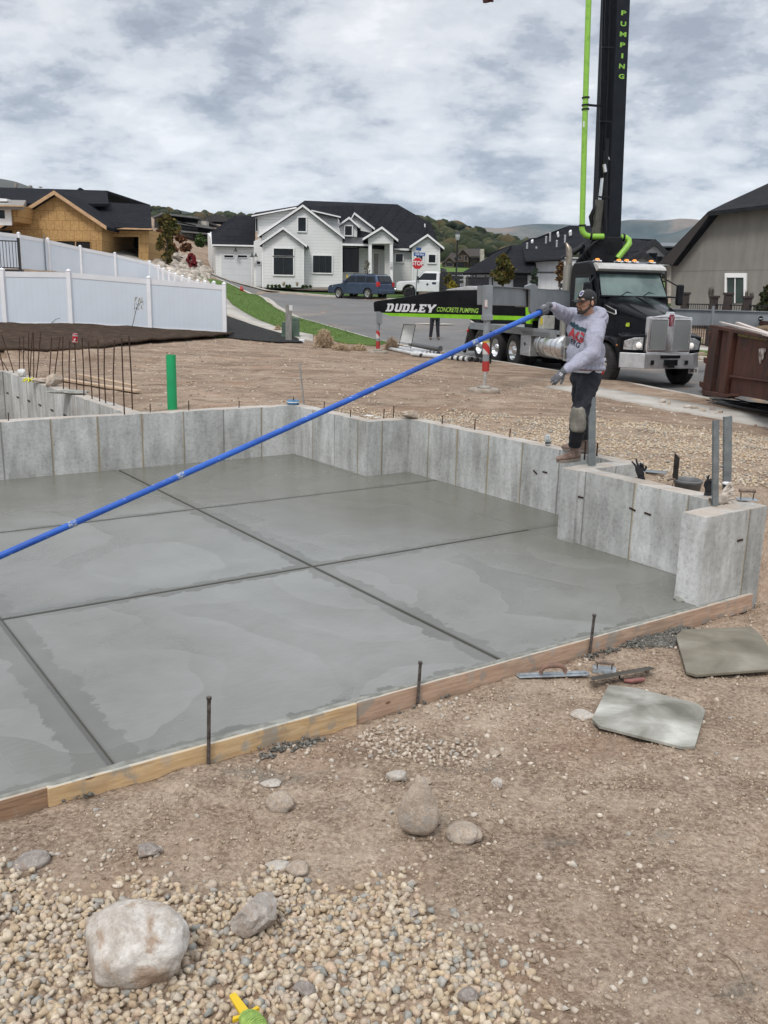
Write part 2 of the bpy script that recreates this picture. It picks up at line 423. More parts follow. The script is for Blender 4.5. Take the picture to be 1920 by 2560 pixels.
def mat_dirt():
    t=NT('dirt'); v=t.mapv()
    f=t.noise(v,.9,8,.62,.4); f2=t.noise(v,5,8,.65); f3=t.noise(v,38,6,.7)
    c=t.ramp(f,[(.33,(.23,.16,.11)),(.47,(.35,.26,.19)),(.6,(.46,.36,.275)),(.72,(.54,.43,.33))])
    c2=t.ramp(f2,[(.36,(.17,.12,.085)),(.47,(.31,.235,.175)),(.6,(.50,.41,.32)),(.7,(.58,.49,.39))])
    c=t.mix(.5,c,c2)
    c3=t.ramp(f3,[(.38,(.10,.072,.052)),(.5,(.33,.255,.195)),(.62,(.60,.51,.41))])
    c=t.mix(.5,c,c3)
    fsp=t.ramp(t.vor(t.mapv(),95,out='Color'),[(.0,(.5,.5,.5)),(.5,(1,1,1)),(1,(1.45,1.42,1.38))]); c=t.mix(.35,c,fsp,'MULTIPLY')
    # compacted pale crust against looser, darker crumbs
    cm=t.noise(t.mapv(loc=(2.2,5.5,0)),1.9,7,.66,.5); cr_=t.ramp(cm,[(.46,0),(.60,1)])
    c=t.mix(t.math('MULTIPLY',cr_,.42),c,t.ramp(f2,[(.35,(.40,.31,.235)),(.6,(.56,.465,.37))]))
    lo_=t.ramp(cm,[(.38,1),(.46,0)]); c=t.mix(t.math('MULTIPLY',lo_,.45),c,t.ramp(f3,[(.4,(.12,.085,.06)),(.6,(.33,.255,.19))]))
    # scattered bluish grey cement slurry stains
    st=t.ramp(t.noise(t.mapv(loc=(3.3,7.1,2)),1.7,6,.6,.6),[(.60,0),(.68,1)])
    c=t.mix(t.math('MULTIPLY',st,.45),c,(.19,.20,.18))
    # redder soil patches
    rd=t.ramp(t.noise(t.mapv(loc=(13.3,2.1,2)),.75,5,.6),[(.5,0),(.66,1)])
    c=t.mix(t.math('MULTIPLY',rd,.35),c,(.36,.225,.15))
    # dark topsoil below the vinyl fence, green tinge never painted here
    geo=t.n('ShaderNodeNewGeometry')
    # drag marks : slightly stretched noise for grader tracks
    tr=t.ramp(t.noise(t.mapv(scale=(.5,5,1),rot=(0,0,.35)),1.6,6,.62),[(.40,(.72,.72,.72)),(.62,(1.12,1.12,1.12))])
    c=t.mix(.18,c,tr,'MULTIPLY')
    cr=t.vor(t.mapv(),9,'DISTANCE_TO_EDGE'); 
    c=t.mix(1,c,(.94,.92,.905),'MULTIPLY')
    # the graded lot behind the walls is moister, darker soil with grader streaks
    sx=t.n('ShaderNodeSeparateXYZ');t.l(t.tc.outputs['Object'],sx.inputs[0])
    far_=t.ramp(t.math('MULTIPLY',t.math('ADD',sx.outputs[1],t.math('MULTIPLY',t.noise(v,.5,4,.6),5)),.05),[(.72,0),(.86,1)])
    stq=t.ramp(t.noise(t.mapv(scale=(.55,1.1,1),rot=(0,0,.35)),.9,9,.72,.4),[(.36,(.62,.59,.57)),(.5,(.86,.84,.83)),(.64,(1.08,1.07,1.07))])
    c=t.mix(far_,c,t.mix(1,c,stq,'MULTIPLY'))
    t.base(c); t.set(.95,0,.15)
    h=t.math('ADD',t.math('MULTIPLY',f3,.5),t.math('MULTIPLY',t.noise(v,110,5,.7),.35))
    h=t.math('ADD',h,t.math('MULTIPLY',f2,1.2))
    pb=t.ramp(t.vor(t.mapv(),42),[(.0,1.0),(.22,.35),(.35,0)])
    h=t.math('ADD',h,t.math('MULTIPLY',pb,.35))
    t.bump(h,.9,.026); return t.m
DIRT=mat_dirt()
GROUND=g.build('ground',DIRT); struct(GROUND); GROUND['label']='bare reddish brown dirt of the building lot'
# --- sheets by constrained triangulation
def densify(pl,st,closed=True):
    out=[]
    n=len(pl)
    for i in range(n if closed else n-1):
        a=V(pl[i]).to_2d() if len(pl[i])>2 else V(pl[i]); b=pl[(i+1)%n]; b=V((b[0],b[1])); a=V((a[0],a[1]))
        k=max(1,int((b-a).length/st))
        out+=[a+(b-a)*(j/k) for j in range(k)]
    if not closed: out.append(V((pl[-1][0],pl[-1][1])))
    return out
def sheet(name,pl,zf,off,m,step,thick=0,uvgrid=None):
    out=densify(pl,step); n=len(out); pts=list(out)
    xs=[p.x for p in out];ys=[p.y for p in out]
    x=min(xs)+step/2
    while x<max(xs):
        y=min(ys)+step/2
        while y<max(ys):
            if poly_in(out,x,y) and min((abs(x-q.x)+abs(y-q.y)) for q in out)>step*.6: pts.append(V((x,y)))
            y+=step
        x+=step
    r=geometry.delaunay_2d_cdt(pts,[],[list(range(n))],1,1e-5)
    vs=[(p.x,p.y,zf(p.x,p.y)+off) for p in r[0]]
    b=MB(); b.smooth=True; b.add(vs,[tuple(f) for f in r[2]])
    me=b.build(name,m)
    bm=bmesh.new();bm.from_mesh(me.data);bmesh.ops.recalc_face_normals(bm,faces=bm.faces)
    if sum(f.normal.z for f in bm.faces)<0: bmesh.ops.reverse_faces(bm,faces=bm.faces)
    bm.to_mesh(me.data);bm.free()
    if thick:
        md=me.modifiers.new('s','SOLIDIFY'); md.thickness=thick; md.offset=-1
    return struct(me)
def mat_asphalt():
    t=NT('asphalt');v=t.mapv()
    c=t.ramp(t.noise(v,.35,7,.6,.5),[(.35,(.105,.104,.103)),(.55,(.15,.149,.147)),(.7,(.20,.198,.195))])
    c=t.mix(.4,c,t.ramp(t.noise(v,30,5,.7),[(.35,(.07,.07,.07)),(.65,(.26,.255,.25))]))
    d=t.ramp(t.noise(t.mapv(loc=(4,4,1)),.22,7,.6,.3),[(.52,0),(.68,1)])
    c=t.mix(t.math('MULTIPLY',d,.5),c,(.27,.22,.18))
    t.base(c);t.set(.8,0,.3);t.bump(t.noise(v,60,5,.7),.4,.01);return t.m
road=sheet('street',ROAD,road_z,0.0,mat_asphalt(),1.6)
CONC=None
def mat_pave():
    t=NT('pale_concrete');v=t.mapv()
    c=t.ramp(t.noise(v,1.2,7,.6),[(.35,(.36,.33,.29)),(.65,(.50,.475,.43))])
    c=t.mix(.3,c,t.ramp(t.noise(v,25,5,.7),[(.35,(.27,.25,.22)),(.65,(.55,.52,.48))]))
    t.base(c);t.set(.85,0,.3);t.bump(t.noise(v,40,5,.7),.25,.01);return t.m
PAVE=mat_pave()
def offset_line(pl,d):
    out=[]
    for i,p in enumerate(pl):
        a=V(pl[max(i-1,0)]);b=V(pl[min(i+1,len(pl)-1)]);t=(b-a).normalized();nrm=V((t.y,-t.x)); out.append((p[0]+nrm.x*d,p[1]+nrm.y*d))
    return out
def ribbon(name,pl,prof,zf,m,step=.8,closed=False):
    """sweep profile [(lateral,z)] along polyline, following the terrain"""
    pts=densify(pl,step,False); b=MB(); rings=[]
    for i,p in enumerate(pts):
        a=pts[max(i-1,0)];c=pts[min(i+1,len(pts)-1)];t=(c-a).normalized();nr=V((t.y,-t.x)); z=zf(p.x,p.y)
        rings.append([(p.x+nr.x*l,p.y+nr.y*l,z+h) for l,h in prof])
    b.loft(rings,cap=False,closed=False)
    o=b.build(name,m)
    bm=bmesh.new();bm.from_mesh(o.data)
    if sum(f.normal.z for f in bm.faces)<0: bmesh.ops.reverse_faces(bm,faces=bm.faces)
    bm.to_mesh(o.data);bm.free()
    return struct(o)
kp=[(-.17,-.25),(-.16,.12),(-.145,.135),(-.02,.135),(.0,.12),(.03,.012),(.42,.012),(.44,-.1)]
ribbon('kerb',KERB,kp,base_z,PAVE)
ribbon('kerb',[(x,y) for x,y in FAR_KERB][::-1],kp,base_z,PAVE)
ribbon('kerb',NORTH_KERB[::-1],kp,base_z,PAVE)
# near sidewalk, in two stretches; between them the dirt of the lot covers it
wn=WALK_N
def strip(pl,d0,d1): return offset_line(pl,d0)+offset_line(pl,d1)[::-1]
near=[(9.4,7.5),(7.4,11.9),(6.22,14.7),(5.9,15.35),(4.8,17.9),(3.6,20.7)]
struct(sheet('sidewalk',strip(near,0,1.12),lambda x,y:base_z(x,y)+.13,.02,PAVE,.5,.12))
def pgb(l): return [tuple(PG(x,y,.15,base_z)[:2]) for x,y in l]
SW_UP=pgb([(676,724),(635,716),(593,705),(568,696),(529,676),(503,660),(490,646)])+[(-15,66),(-22,71)]
SW_LO=[(-24,69),(-17,62),(-12.6,52)]+pgb([(478,676),(490,680),(529,696),(577,713),(613,723),(676,738)])
struct(sheet('sidewalk',SW_UP+SW_LO,base_z,.17,PAVE,.8,.1))
# far side paving: driveway of the white house, walk on the right-hand verge
struct(sheet('driveway',[(-30,84),(-14.2,84.2),(-8.8,78.9),(-6.3,75.3),(-5.2,73),(-11,83),(-24,89)][:0]+[(-13.4,79.2),(-8.9,77.6),(-12.5,85.5),(-23,91),(-32,90.5),(-22,84.5)],base_z,.16,PAVE,1.5,.1))
struct(sheet('sidewalk',strip(FAR_KERB[1:8][::-1],-2.9,-4.2),base_z,.16,PAVE,.8,.1))
def mat_grass(nm,a,b):
    t=NT(nm);v=t.mapv()
    c=t.ramp(t.noise(v,1.6,7,.65),[(.35,a),(.65,b)]); c=t.mix(.4,c,t.ramp(t.noise(v,35,5,.7),[(.35,tuple(x*.5 for x in a)),(.65,tuple(x*1.5 for x in b))]))
    t.base(c);t.set(.9,0,.2);t.bump(t.noise(v,50,5,.7),.9,.05);return t.m
GR=mat_grass('lawn_grass',(.065,.115,.022),(.115,.19,.04))
# verge strip between kerb and near sidewalk
verge=[(.1,34.6),(-.95,36.7),(-2.55,40.45),(-4.82,46.2),(-7.2,55),(-8.8,62.6),(-10.6,67.8),(-12.2,69.6)]+[(-13.6,66.5)]+pgb([(492,645),(503,659),(529,675),(568,695),(593,704),(635,715),(676,723),(740,741),(812,747)])
struct(sheet('lawn_verge',verge,lambda x,y:base_z(x,y)+.11,.05,GR,.6,.05))
GR2=mat_grass('far_lawn_grass',(.04,.075,.018),(.065,.12,.026))
struct(sheet('lawn',[(-8.6,77.8),(-5.4,73.0),(-3.1,69.4),(0,66.6),(5,65.3),(14,67),(40,72.5),(40,84),(-11.5,84)],base_z,.14,GR2,2,.05))
struct(sheet('lawn',[(4.85,47.2),(6.1,42.2),(8.7,35.8),(11,32.7),(16,31),(30,28),(60,24.5),(60,40),(13.5,40),(10.5,43),(9.3,50.5),(7.3,52.1),(5.2,50.3)],base_z,.13,GR,1.5,.05))
struct(sheet('hill_meadow',[(3,175),(3,108),(40,108),(60,175)],base_z,.25,GR,8))
# --- black mulch bed at the end of the vinyl fence
t=NT('black_mulch');v=t.mapv();t.base(t.ramp(t.noise(v,9,7,.7),[(.35,(.008,.008,.008)),(.7,(.045,.043,.04))]));t.set(.9,0,.3);t.bump(t.noise(v,20,6,.7),1,.06);MULCH=t.m
struct(sheet('mulch_bed',[tuple(PG(x,y)[:2]) for x,y in ((482,682),(529,698),(575,713.5),(612,724),(640,732),(655,742),(600,742),(545,738),(488,731))],lambda x,y:lot_z(x,y),.05,MULCH,.5,.03))
# dark topsoil bank under the vinyl fence
t=NT('dark_topsoil');v=t.mapv();t.base(t.ramp(t.noise(v,4,8,.7),[(.35,(.035,.022,.014)),(.55,(.07,.045,.03)),(.7,(.13,.088,.06))]));t.set(.95,0,.2);t.bump(t.noise(v,12,7,.7),1,.08);SOIL=t.m
def bank_z(x,y): return ground_z(x,y)+.10*smooth(26.2,29,y+.28*(x+12))+.05*noise.noise(V((x*1.5,y*1.5,3)))
struct(sheet('topsoil_bank',[tuple(PG(x,y)[:2]) for x,y in ((-120,767),(0,763),(100,760),(220,753),(330,744),(420,737),(492,731))]+[(-5.6,33.7),(-8,33.2),(-12.7,30.9),(-17,29.8)],bank_z,.05,SOIL,.35,.05))
# --- garage slab, tooled joints
def mat_slab():
    t=NT('fresh_concrete');v=t.mapv()
    se=t.n('ShaderNodeSeparateXYZ');t.l(t.tc.outputs['Object'],se.inputs[0]);X,Y=se.outputs[0],se.outputs[1]
    # trowel sweeps: overlapping fans of arcs, each with one crisp and one soft edge
    def fans(sc,k,loc,wob):
        m_=t.mapv(loc=loc,scale=(1,.8,1)); nz=t.noise(m_,.9,3,.5)
        d=t.vor(m_,sc); d=t.math('ADD',t.math('MULTIPLY',d,k),t.math('MULTIPLY',nz,wob)); return t.math('FRACT',d)
    A1=fans(.42,4.6,(1.3,.4,0),1.0);A2=fans(.55,3.4,(7.7,3.1,0),1.2)
    w1=t.ramp(t.noise(t.mapv(loc=(5,1,0)),.55,2,.4),[(.40,0),(.60,1)])
    A=t.math('ADD',t.math('MULTIPLY',A1,w1),t.math('MULTIPLY',A2,t.math('SUBTRACT',1,w1)))
    big=t.noise(v,.45,4,.5,.3); med=t.noise(v,3.2,7,.6,.6)
    mixv=t.math('ADD',t.math('MULTIPLY',A,.13),t.math('ADD',t.math('MULTIPLY',big,.72),t.math('MULTIPLY',med,.22)))
    c=t.ramp(mixv,[(.40,(.145,.145,.128)),(.50,(.180,.181,.164)),(.60,(.212,.215,.200)),(.70,(.244,.249,.235))])
    # broom-fine streaks
    fs=t.noise(t.mapv(scale=(1.5,26,1),rot=(0,0,.25)),5,4,.6)
    c=t.mix(.16,c,t.ramp(fs,[(.35,(.14,.145,.135)),(.65,(.34,.35,.34))]))
    # wetter bands beside the tooled joints, ragged edges
    rag=t.math('MULTIPLY',t.math('SUBTRACT',t.noise(t.mapv(scale=(1,1,1)),4.5,6,.65),.5),.34)
    def near(Z,c0,wd):
        return t.math('LESS_THAN',t.math('ADD',t.math('ABSOLUTE',t.math('SUBTRACT',Z,c0)),rag),wd)
    band=None
    for Z,c0,wd in ((X,1.31,.15),(X,3.985,.12),(Y,6.83,.09),(Y,9.43,.07),(Y,4.27,.06)):
        q=near(Z,c0,wd); band=q if band is None else t.math('MAXIMUM',band,q)
    soft=t.ramp(t.noise(v,1.1,3,.5),[(.36,.5),(.60,1)])
    c=t.mix(t.math('MULTIPLY',t.math('MULTIPLY',band,soft),.85),c,(.112,.113,.098))
    # a few scuffs
    sc=t.ramp(t.noise(t.mapv(scale=(1,2.2,1),loc=(3,3,0)),6,7,.7),[(.70,0),(.74,1)])
    c=t.mix(t.math('MULTIPLY',sc,.5),c,(.09,.092,.085))
    # wet end by the back and right-hand walls, their dark reflection painted in too
    wet=t.math('MAXIMUM',t.math('ADD',t.math('MULTIPLY',Y,.07),t.math('MULTIPLY',X,.155)),t.math('MULTIPLY',Y,.128)); wet=t.math('ADD',wet,t.math('MULTIPLY',t.noise(v,.55,5,.55,.6),.75))
    wr=t.ramp(wet,[(1.52,0),(1.80,1)]) if False else t.ramp(t.math('MULTIPLY',wet,.5),[(.76,0),(.90,1)])
    c=t.mix(t.math('MULTIPLY',wr,.68),c,(.125,.122,.098))
    # the tooled groove itself, with its darker rounded lips
    lip=None
    for Z,c0 in ((X,1.31),(X,3.985),(Y,6.83),(Y,9.43)):
        q=t.ramp(t.math('ABSOLUTE',t.math('SUBTRACT',Z,c0)),[(.018,1),(.034,0)]); lip=q if lip is None else t.math('MAXIMUM',lip,q)
    c=t.mix(t.math('MULTIPLY',lip,.6),c,(.07,.07,.06))
    t.base(c)
    r=t.ramp(mixv,[(.40,.24),(.76,.44)]); r=t.mix(t.math('MULTIPLY',wr,.6),r,(.2,.2,.2)); t.set(r,0,.5)
    h=t.math('ADD',t.math('MULTIPLY',fs,.2),t.math('ADD',t.math('MULTIPLY',med,1.0),t.math('MULTIPLY',A,.5)))
    t.bump(h,.10,.02);return t.m
SLABM=mat_slab()
def uvobj(o): o.rotation_euler=(0,0,UVROT); return o
# local frame: x = v, y = u   (right-handed: UB x UA = +z ? checked below)
assert UB.cross(UA).z>0
def jl(*a): return a
us=[4.285,6.83,9.43,12.13]; vsn=[-9.5,-6.7,-4.04,-1.36,1.31,3.985,6.66]
b=MB(); gp=.015
for i in range(3):
    for j in range(len(vsn)-1):
        x1=vsn[j+1]-gp
        if j==len(vsn)-2:
            x1=6.655
        b.box(vsn[j]+gp,x1,us[i]+(gp if i else 0),us[i+1]-(gp if i<2 else 0),-.1,0)
b.box(6.665,6.76,4.49,6.41,-.1,0); b.box(6.665,7.45,6.41,9.424,-.1,0); b.box(6.665,7.45,9.436,10.11,-.1,0); b.box(6.665,6.76,10.11,12.13,-.1,0)
b.box(-9.5,6.69,4.29,12.13,-.12,-.016); b.box(6.69,7.43,6.42,10.1,-.12,-.016)
SL=b.build('concrete_slab',SLABM,bevel=.009); uvobj(SL); struct(SL); SL['label']='freshly finished grey concrete garage slab'
# --- formed concrete walls
def mat_wall():
    t=NT('formed_concrete');v=t.mapv()
    se=t.n('ShaderNodeSeparateXYZ');t.l(t.tc.outputs['Object'],se.inputs[0]);X,Y,Z=se.outputs
    s=t.math('ADD',X,Y)
    k=t.math('MULTIPLY',s,1/.61); fl=t.math('FLOOR',k); fr=t.math('FRACT',k)
    wn=t.n('ShaderNodeTexWhiteNoise',noise_dimensions='1D');t.l(fl,wn.inputs['W'])
    vv=t.mapv(scale=(1,1,.22)); st=t.noise(vv,7,7,.62,.2); bl=t.noise(v,1.6,7,.6)
    c=t.ramp(bl,[(.34,(.35,.355,.345)),(.5,(.475,.485,.48)),(.66,(.60,.61,.61))])
    c=t.mix(.34,c,t.ramp(st,[(.38,(.20,.20,.185)),(.5,(.42,.425,.41)),(.62,(.62,.625,.61))]))
    sp_=t.ramp(t.noise(v,26,6,.7),[(.34,(.62,.61,.58)),(.5,(1,1,1)),(.66,(1.16,1.16,1.15))]);c=t.mix(.55,c,sp_,'MULTIPLY')
    pn=t.ramp(wn.outputs['Value'],[(0,(.80,.80,.79)),(1,(1.1,1.1,1.1))]); c=t.mix(1,c,pn,'MULTIPLY')
    edge=t.math('MINIMUM',fr,t.math('SUBTRACT',1,fr)); el=t.ramp(t.math('ADD',edge,t.math('MULTIPLY',t.math('SUBTRACT',st,.5),.03)),[(.008,1),(.022,0)])
    c=t.mix(t.math('MULTIPLY',el,.75),c,(.15,.145,.125))
    # rust runs from the tie lines
    wn2=t.n('ShaderNodeTexWhiteNoise',noise_dimensions='1D');t.l(t.math('ADD',fl,17.3),wn2.inputs['W'])
    on=t.math('GREATER_THAN',wn2.outputs['Value'],.42)
    rs=t.ramp(t.math('ADD',edge,t.math('MULTIPLY',t.math('SUBTRACT',t.noise(t.mapv(scale=(1,1,.5)),9,4,.6),.5),.09)),[(.01,1),(.045,0)])
    c=t.mix(t.math('MULTIPLY',t.math('MULTIPLY',rs,on),.6),c,(.33,.26,.155))
    # air holes
    ph=t.ramp(t.math('ADD',t.vor(t.mapv(scale=(1,1,1)),20),t.math('MULTIPLY',t.math('SUBTRACT',t.noise(v,50,3,.6),.5),.3)),[(.06,1),(.13,0)]); pm=t.ramp(t.noise(v,3.0,4,.6),[(.46,0),(.56,1)])
    c=t.mix(t.math('MULTIPLY',t.math('MULTIPLY',ph,pm),.75),c,(.07,.068,.06))
    # dusty brown top surface (the dirt that was tracked onto it)
    gn=t.n('ShaderNodeNewGeometry');sn=t.n('ShaderNodeSeparateXYZ');t.l(gn.outputs['Normal'],sn.inputs[0])
    tp=t.math('MULTIPLY',t.ramp(sn.outputs[2],[(.6,0),(.9,1)]),t.ramp(t.noise(v,4,5,.6),[(.35,.25),(.6,.95)]))
    c=t.mix(t.math('MULTIPLY',tp,.75),c,(.40,.32,.25))
    t.base(c);t.set(.8,0,.3)
    h=t.math('ADD',t.math('MULTIPLY',st,.4),t.math('MULTIPLY',t.noise(v,55,5,.7),.25)); h=t.math('SUBTRACT',h,t.math('MULTIPLY',t.math('MULTIPLY',ph,pm),.6)); h=t.math('ADD',h,t.math('MULTIPLY',el,.35))
    t.bump(h,.5,.01);return t.m
WALLM=mat_wall()
TOP=.75
def wallobj(name,rects,z0,z1,label,cat,mats=WALLM,jag=1):
    """rects in (v0,v1,u0,u1), butted; finely divided tops with small unevenness"""
    b=MB()
    for (a0,a1,c0,c1) in rects:
        nx=max(1,int((a1-a0)/.12));ny=max(1,int((c1-c0)/.12)); nz=6
        def P(i,j,k):
            x=a0+(a1-a0)*i/nx;y=c0+(c1-c0)*j/ny;z=z0+(z1-z0)*k/nz
            q=V((x*4,y*4,z*4)); e=.006*noise.noise(q)+.004*noise.noise(q*3)
            if k==nz: z+=e*1.3*jag-.002; 
            x+=.0035*noise.noise(q*1.7+V((9,0,0)));y+=.0035*noise.noise(q*1.7+V((0,9,0)))
            if k==nz:
                ch=max(0,noise.noise(V((x*7,y*7,3)))-.25)*.03*jag
                if i in (0,nx) or j in (0,ny): z-=.006+ch
            return (x,y,z)
        vs={};vl_=[];fs=[]
        def idx(i,j,k):
            if (i,j,k) not in vs: vs[(i,j,k)]=len(vl_);vl_.append(P(i,j,k))
            return vs[(i,j,k)]
        for i in range(nx):
            for j in range(ny): fs.append((idx(i,j,nz),idx(i+1,j,nz),idx(i+1,j+1,nz),idx(i,j+1,nz)))
        for k in range(nz):
            for i in range(nx):
                fs.append((idx(i,0,k),idx(i+1,0,k),idx(i+1,0,k+1),idx(i,0,k+1)));fs.append((idx(i+1,ny,k),idx(i,ny,k),idx(i,ny,k+1),idx(i+1,ny,k+1)))
            for j in range(ny):
                fs.append((idx(0,j+1,k),idx(0,j,k),idx(0,j,k+1),idx(0,j+1,k+1)));fs.append((idx(nx,j,k),idx(nx,j+1,k),idx(nx,j+1,k+1),idx(nx,j,k+1)))
        b.add(vl_,fs)
    o=b.build(name,mats);uvobj(o);tag(o,label,cat);return o
FW=wallobj('foundation_wall',[(-9.5,6.94,12.12,12.34),(6.74,6.94,10.30,12.12),(6.74,7.63,10.10,10.30),(7.43,7.63,6.42,10.10),(6.66,7.63,6.20,6.42),(6.69,6.90,4.52,6.20),(6.11,6.93,4.29,4.52)],-.3,TOP,'long grey formed concrete foundation wall stepping around the wet garage slab','foundation wall')
BW=wallobj('basement_wall',[(4.2,4.42,12.345,19.6),(-8,4.42,19.6,19.82)],-1.7,TOP,'concrete basement wall with a row of tall rebars on top, at left behind the garage wall','basement wall')
STEEL=mat('rusty_steel',(.10,.055,.035),(.045,.03,.025),.75,.6,40,.4)
GALV=mat('galvanised_steel',(.30,.33,.34),(.20,.225,.235),.42,.75,9,.05)
DKST=mat('dark_steel',(.06,.055,.05),(.03,.028,.026),.5,.8,12,.2)
# anchor bolts of the garage wall (parts)
def inv_uv(p): 
    return V((UB.dot(V((p[0],p[1],0))),UA.dot(V((p[0],p[1],0))),p[2]))
def wall_part(name,b,parent,m,**k): return b.build(name,m,parent,**k)
bolts=[(19,907),(335,893),(404,884),(512,878),(640,874),(700,886),(757,899),(829,900),(850,896),(896,903),(955,915),(1025,927),(1101,942),(1277,1003)]
for i,(x,y) in enumerate(bolts):
    p=inv_uv(PZ(x,y,TOP)); 
    if i<6: p.y=12.24 if i<5 else p.y
    b=MB(); h=.09+.02*(i%3); b.cyl((p.x,p.y,TOP-.04),(p.x+.004,p.y,TOP+h),.0075,8)
    b.build('anchor_bolt',STEEL,FW)
for x,y,h in ((1263,985,.16),(1272,992,.13),(1289,984,.14)):
    p=inv_uv(PZ(x,y,TOP)); b=MB();b.cyl((p.x,p.y,TOP-.04),(p.x,p.y,TOP+h),.009,8);b.build('anchor_bolt',STEEL,FW)
# form ties (snapped steel ends) lying on the wall faces
def tie(x,y,face,c,L_=.075,tilt=0):
    # face: 'v' constant local x = c ; 'u' constant local y = c
    d=ray(x,y); o=V((0,0,CAMH)); nrm=(UB if face=='v' else UA); t_=(c-nrm.dot(o))/nrm.dot(d); p=inv_uv(o+d*t_)
    b=MB()
    if face=='v': b.cbox((0,0,0),(.006,L_,.017)); b.cyl((-.006,0,0),(.002,0,0),.006,6); 
    else: b.cbox((0,0,0),(L_,.006,.017)); b.cyl((0,-.006,0),(0,.002,0),.006,6)
    ob=b.build('form_tie',STEEL,FW); ob.location=(p.x,p.y,p.z); ob.rotation_euler=((tilt,0,0) if face=='v' else (0,tilt,0)); return ob
tie(1156,1020,'v',7.427,tilt=.5);tie(1177,1020,'v',7.427);tie(1254,1074,'v',6.687);tie(1366,1100,'v',6.687,tilt=.2);tie(1399,1110,'v',6.687,tilt=.1);tie(1599,1167,'u',4.287)
for k,(x,y) in enumerate(((16,969),(38,977),(62,985),(86,995),(112,1006),(140,1017),(170,1027))):
    pass
# ties + rebars of the basement wall
d0=[(16,849),(38,858),(62,866),(86,875),(112,886),(140,897),(170,908)]
for x,y in d0:
    x2,y2=x,y
    d=ray(x2,y2-22*0); o=V((0,0,CAMH)); t_=(4.193-UB.dot(o))/UB.dot(d); p=inv_uv(o+d*t_)
    b=MB(); b.cbox((p.x,p.y,p.z),(.008,.16,.028)); b.build('form_tie',DKST,BW)
# rebars: bottom, top in picture coords of the 340x240 crop
rb=[(70,497,0,300),(118,520,0,370),(183,540,18,75),(252,560,238,115),(314,580,290,100),(378,600,350,60),(445,600,398,45),(508,615,405,50),(566,622,495,55),(658,676,630,115),(712,695,733,110),(796,738,768,100),(874,762,850,160),(933,793,910,160),(1040,820,1000,120),(1156,853,1078,170),(1238,884,1192,145),(1322,908,1273,200),(1427,940,1396,140),(1518,1048,1482,130),(1615,990,1572,100)]
kx=340/1659/S
RBT={}
for i,(x0,y0,x1,y1) in enumerate(rb):
    a=inv_uv(PZ(x0*kx,(820/S)+y0*kx,TOP)); a=V((4.32,a.y,TOP-.05)) if i not in (19,20) else V((a.x,a.y,TOP-.05))
    aw=UB*a.x+UA*a.y+V((0,0,TOP))
    tp=PY(x1*kx,820/S+y1*kx,aw.y+.03*math.sin(i*2.1)); tl=inv_uv(tp)
    b=MB(); mid=(a+tl)/2+V((.012*math.sin(i),.01,0)); b.tube([a,mid,tl],.0095,6); b.build('rebar',STEEL,BW); RBT[i]=tp
# ------------------------------------------------------------ scatter helper
def rock_proto(seed,sub=1,flat=0):
    if flat:      # angular crushed stone: hull of well spread points
        R_=random.Random(seed);P_=[]
        while len(P_)<11:
            q=V((R_.gauss(0,1),R_.gauss(0,1),R_.gauss(0,1))).normalized()
            if all((q-o_).length>.55 for o_ in P_): P_.append(q)
        bm=bmesh.new();vs=[bm.verts.new(q) for q in P_];bmesh.ops.convex_hull(bm,input=vs);bmesh.ops.triangulate(bm,faces=bm.faces);bm.verts.index_update()
        v=np.array([tuple(x.co) for x in bm.verts]);f=np.array([[x.index for x in g_.verts] for g_ in bm.faces]);bm.free();return v,f
    b=MB(); b.rock((0,0,0),1,seed,sub,rough=.35,flat=flat); return np.array(b.v),np.array([list(f) for f in b.f])
def scatter(name,pts,sizes,m,seed=1,sub=1,flat=1,squash=(.55,1),attr=True,nproto=14,smooth=False):
    pts=[p for p in pts]
    R_=np.random.RandomState(seed); pr=[rock_proto(seed*31+i,sub,flat) for i in range(nproto)]
    nvp=len(pr[0][0]);nf=len(pr[0][1]);N=len(pts)
    vs=np.zeros((N*nvp,3));fs=np.zeros((N*nf,3),int);at=np.zeros(N*nvp)
    for i,(p,s_) in enumerate(zip(pts,sizes)):
        v0,f0=pr[R_.randint(nproto)]
        sc=s_*np.array([1.12,.60+.42*R_.rand(),squash[0]+(squash[1]-squash[0])*R_.rand()])
        q=v0*sc; a,b_,c_=R_.randn()*.35,R_.randn()*.35,R_.rand()*6.283
        ca,sa=math.cos(a),math.sin(a);cb,sb=math.cos(b_),math.sin(b_);cc,s3=math.cos(c_),math.sin(c_)
        M_=np.array([[cc,-s3,0],[s3,cc,0],[0,0,1]])@np.array([[1,0,0],[0,ca,-sa],[0,sa,ca]])@np.array([[cb,0,sb],[0,1,0],[-sb,0,cb]])
        vs[i*nvp:(i+1)*nvp]=q@M_.T+np.array(p); fs[i*nf:(i+1)*nf]=f0+i*nvp; at[i*nvp:(i+1)*nvp]=R_.rand()
    me=bpy.data.meshes.new(name); me.vertices.add(len(vs)); me.vertices.foreach_set('co',vs.ravel())
    me.loops.add(fs.size); me.loops.foreach_set('vertex_index',fs.ravel()); me.polygons.add(len(fs)); me.polygons.foreach_set('loop_start',np.arange(len(fs))*3); me.polygons.foreach_set('loop_total',np.full(len(fs),3))
    me.update(calc_edges=True)
    if smooth: me.polygons.foreach_set('use_smooth',[True]*len(fs))
    A_=me.attributes.new('tone','FLOAT','POINT'); A_.data.foreach_set('value',at)
    me.materials.append(m); o=bpy.data.objects.new(name,me); COL.objects.link(o); return o
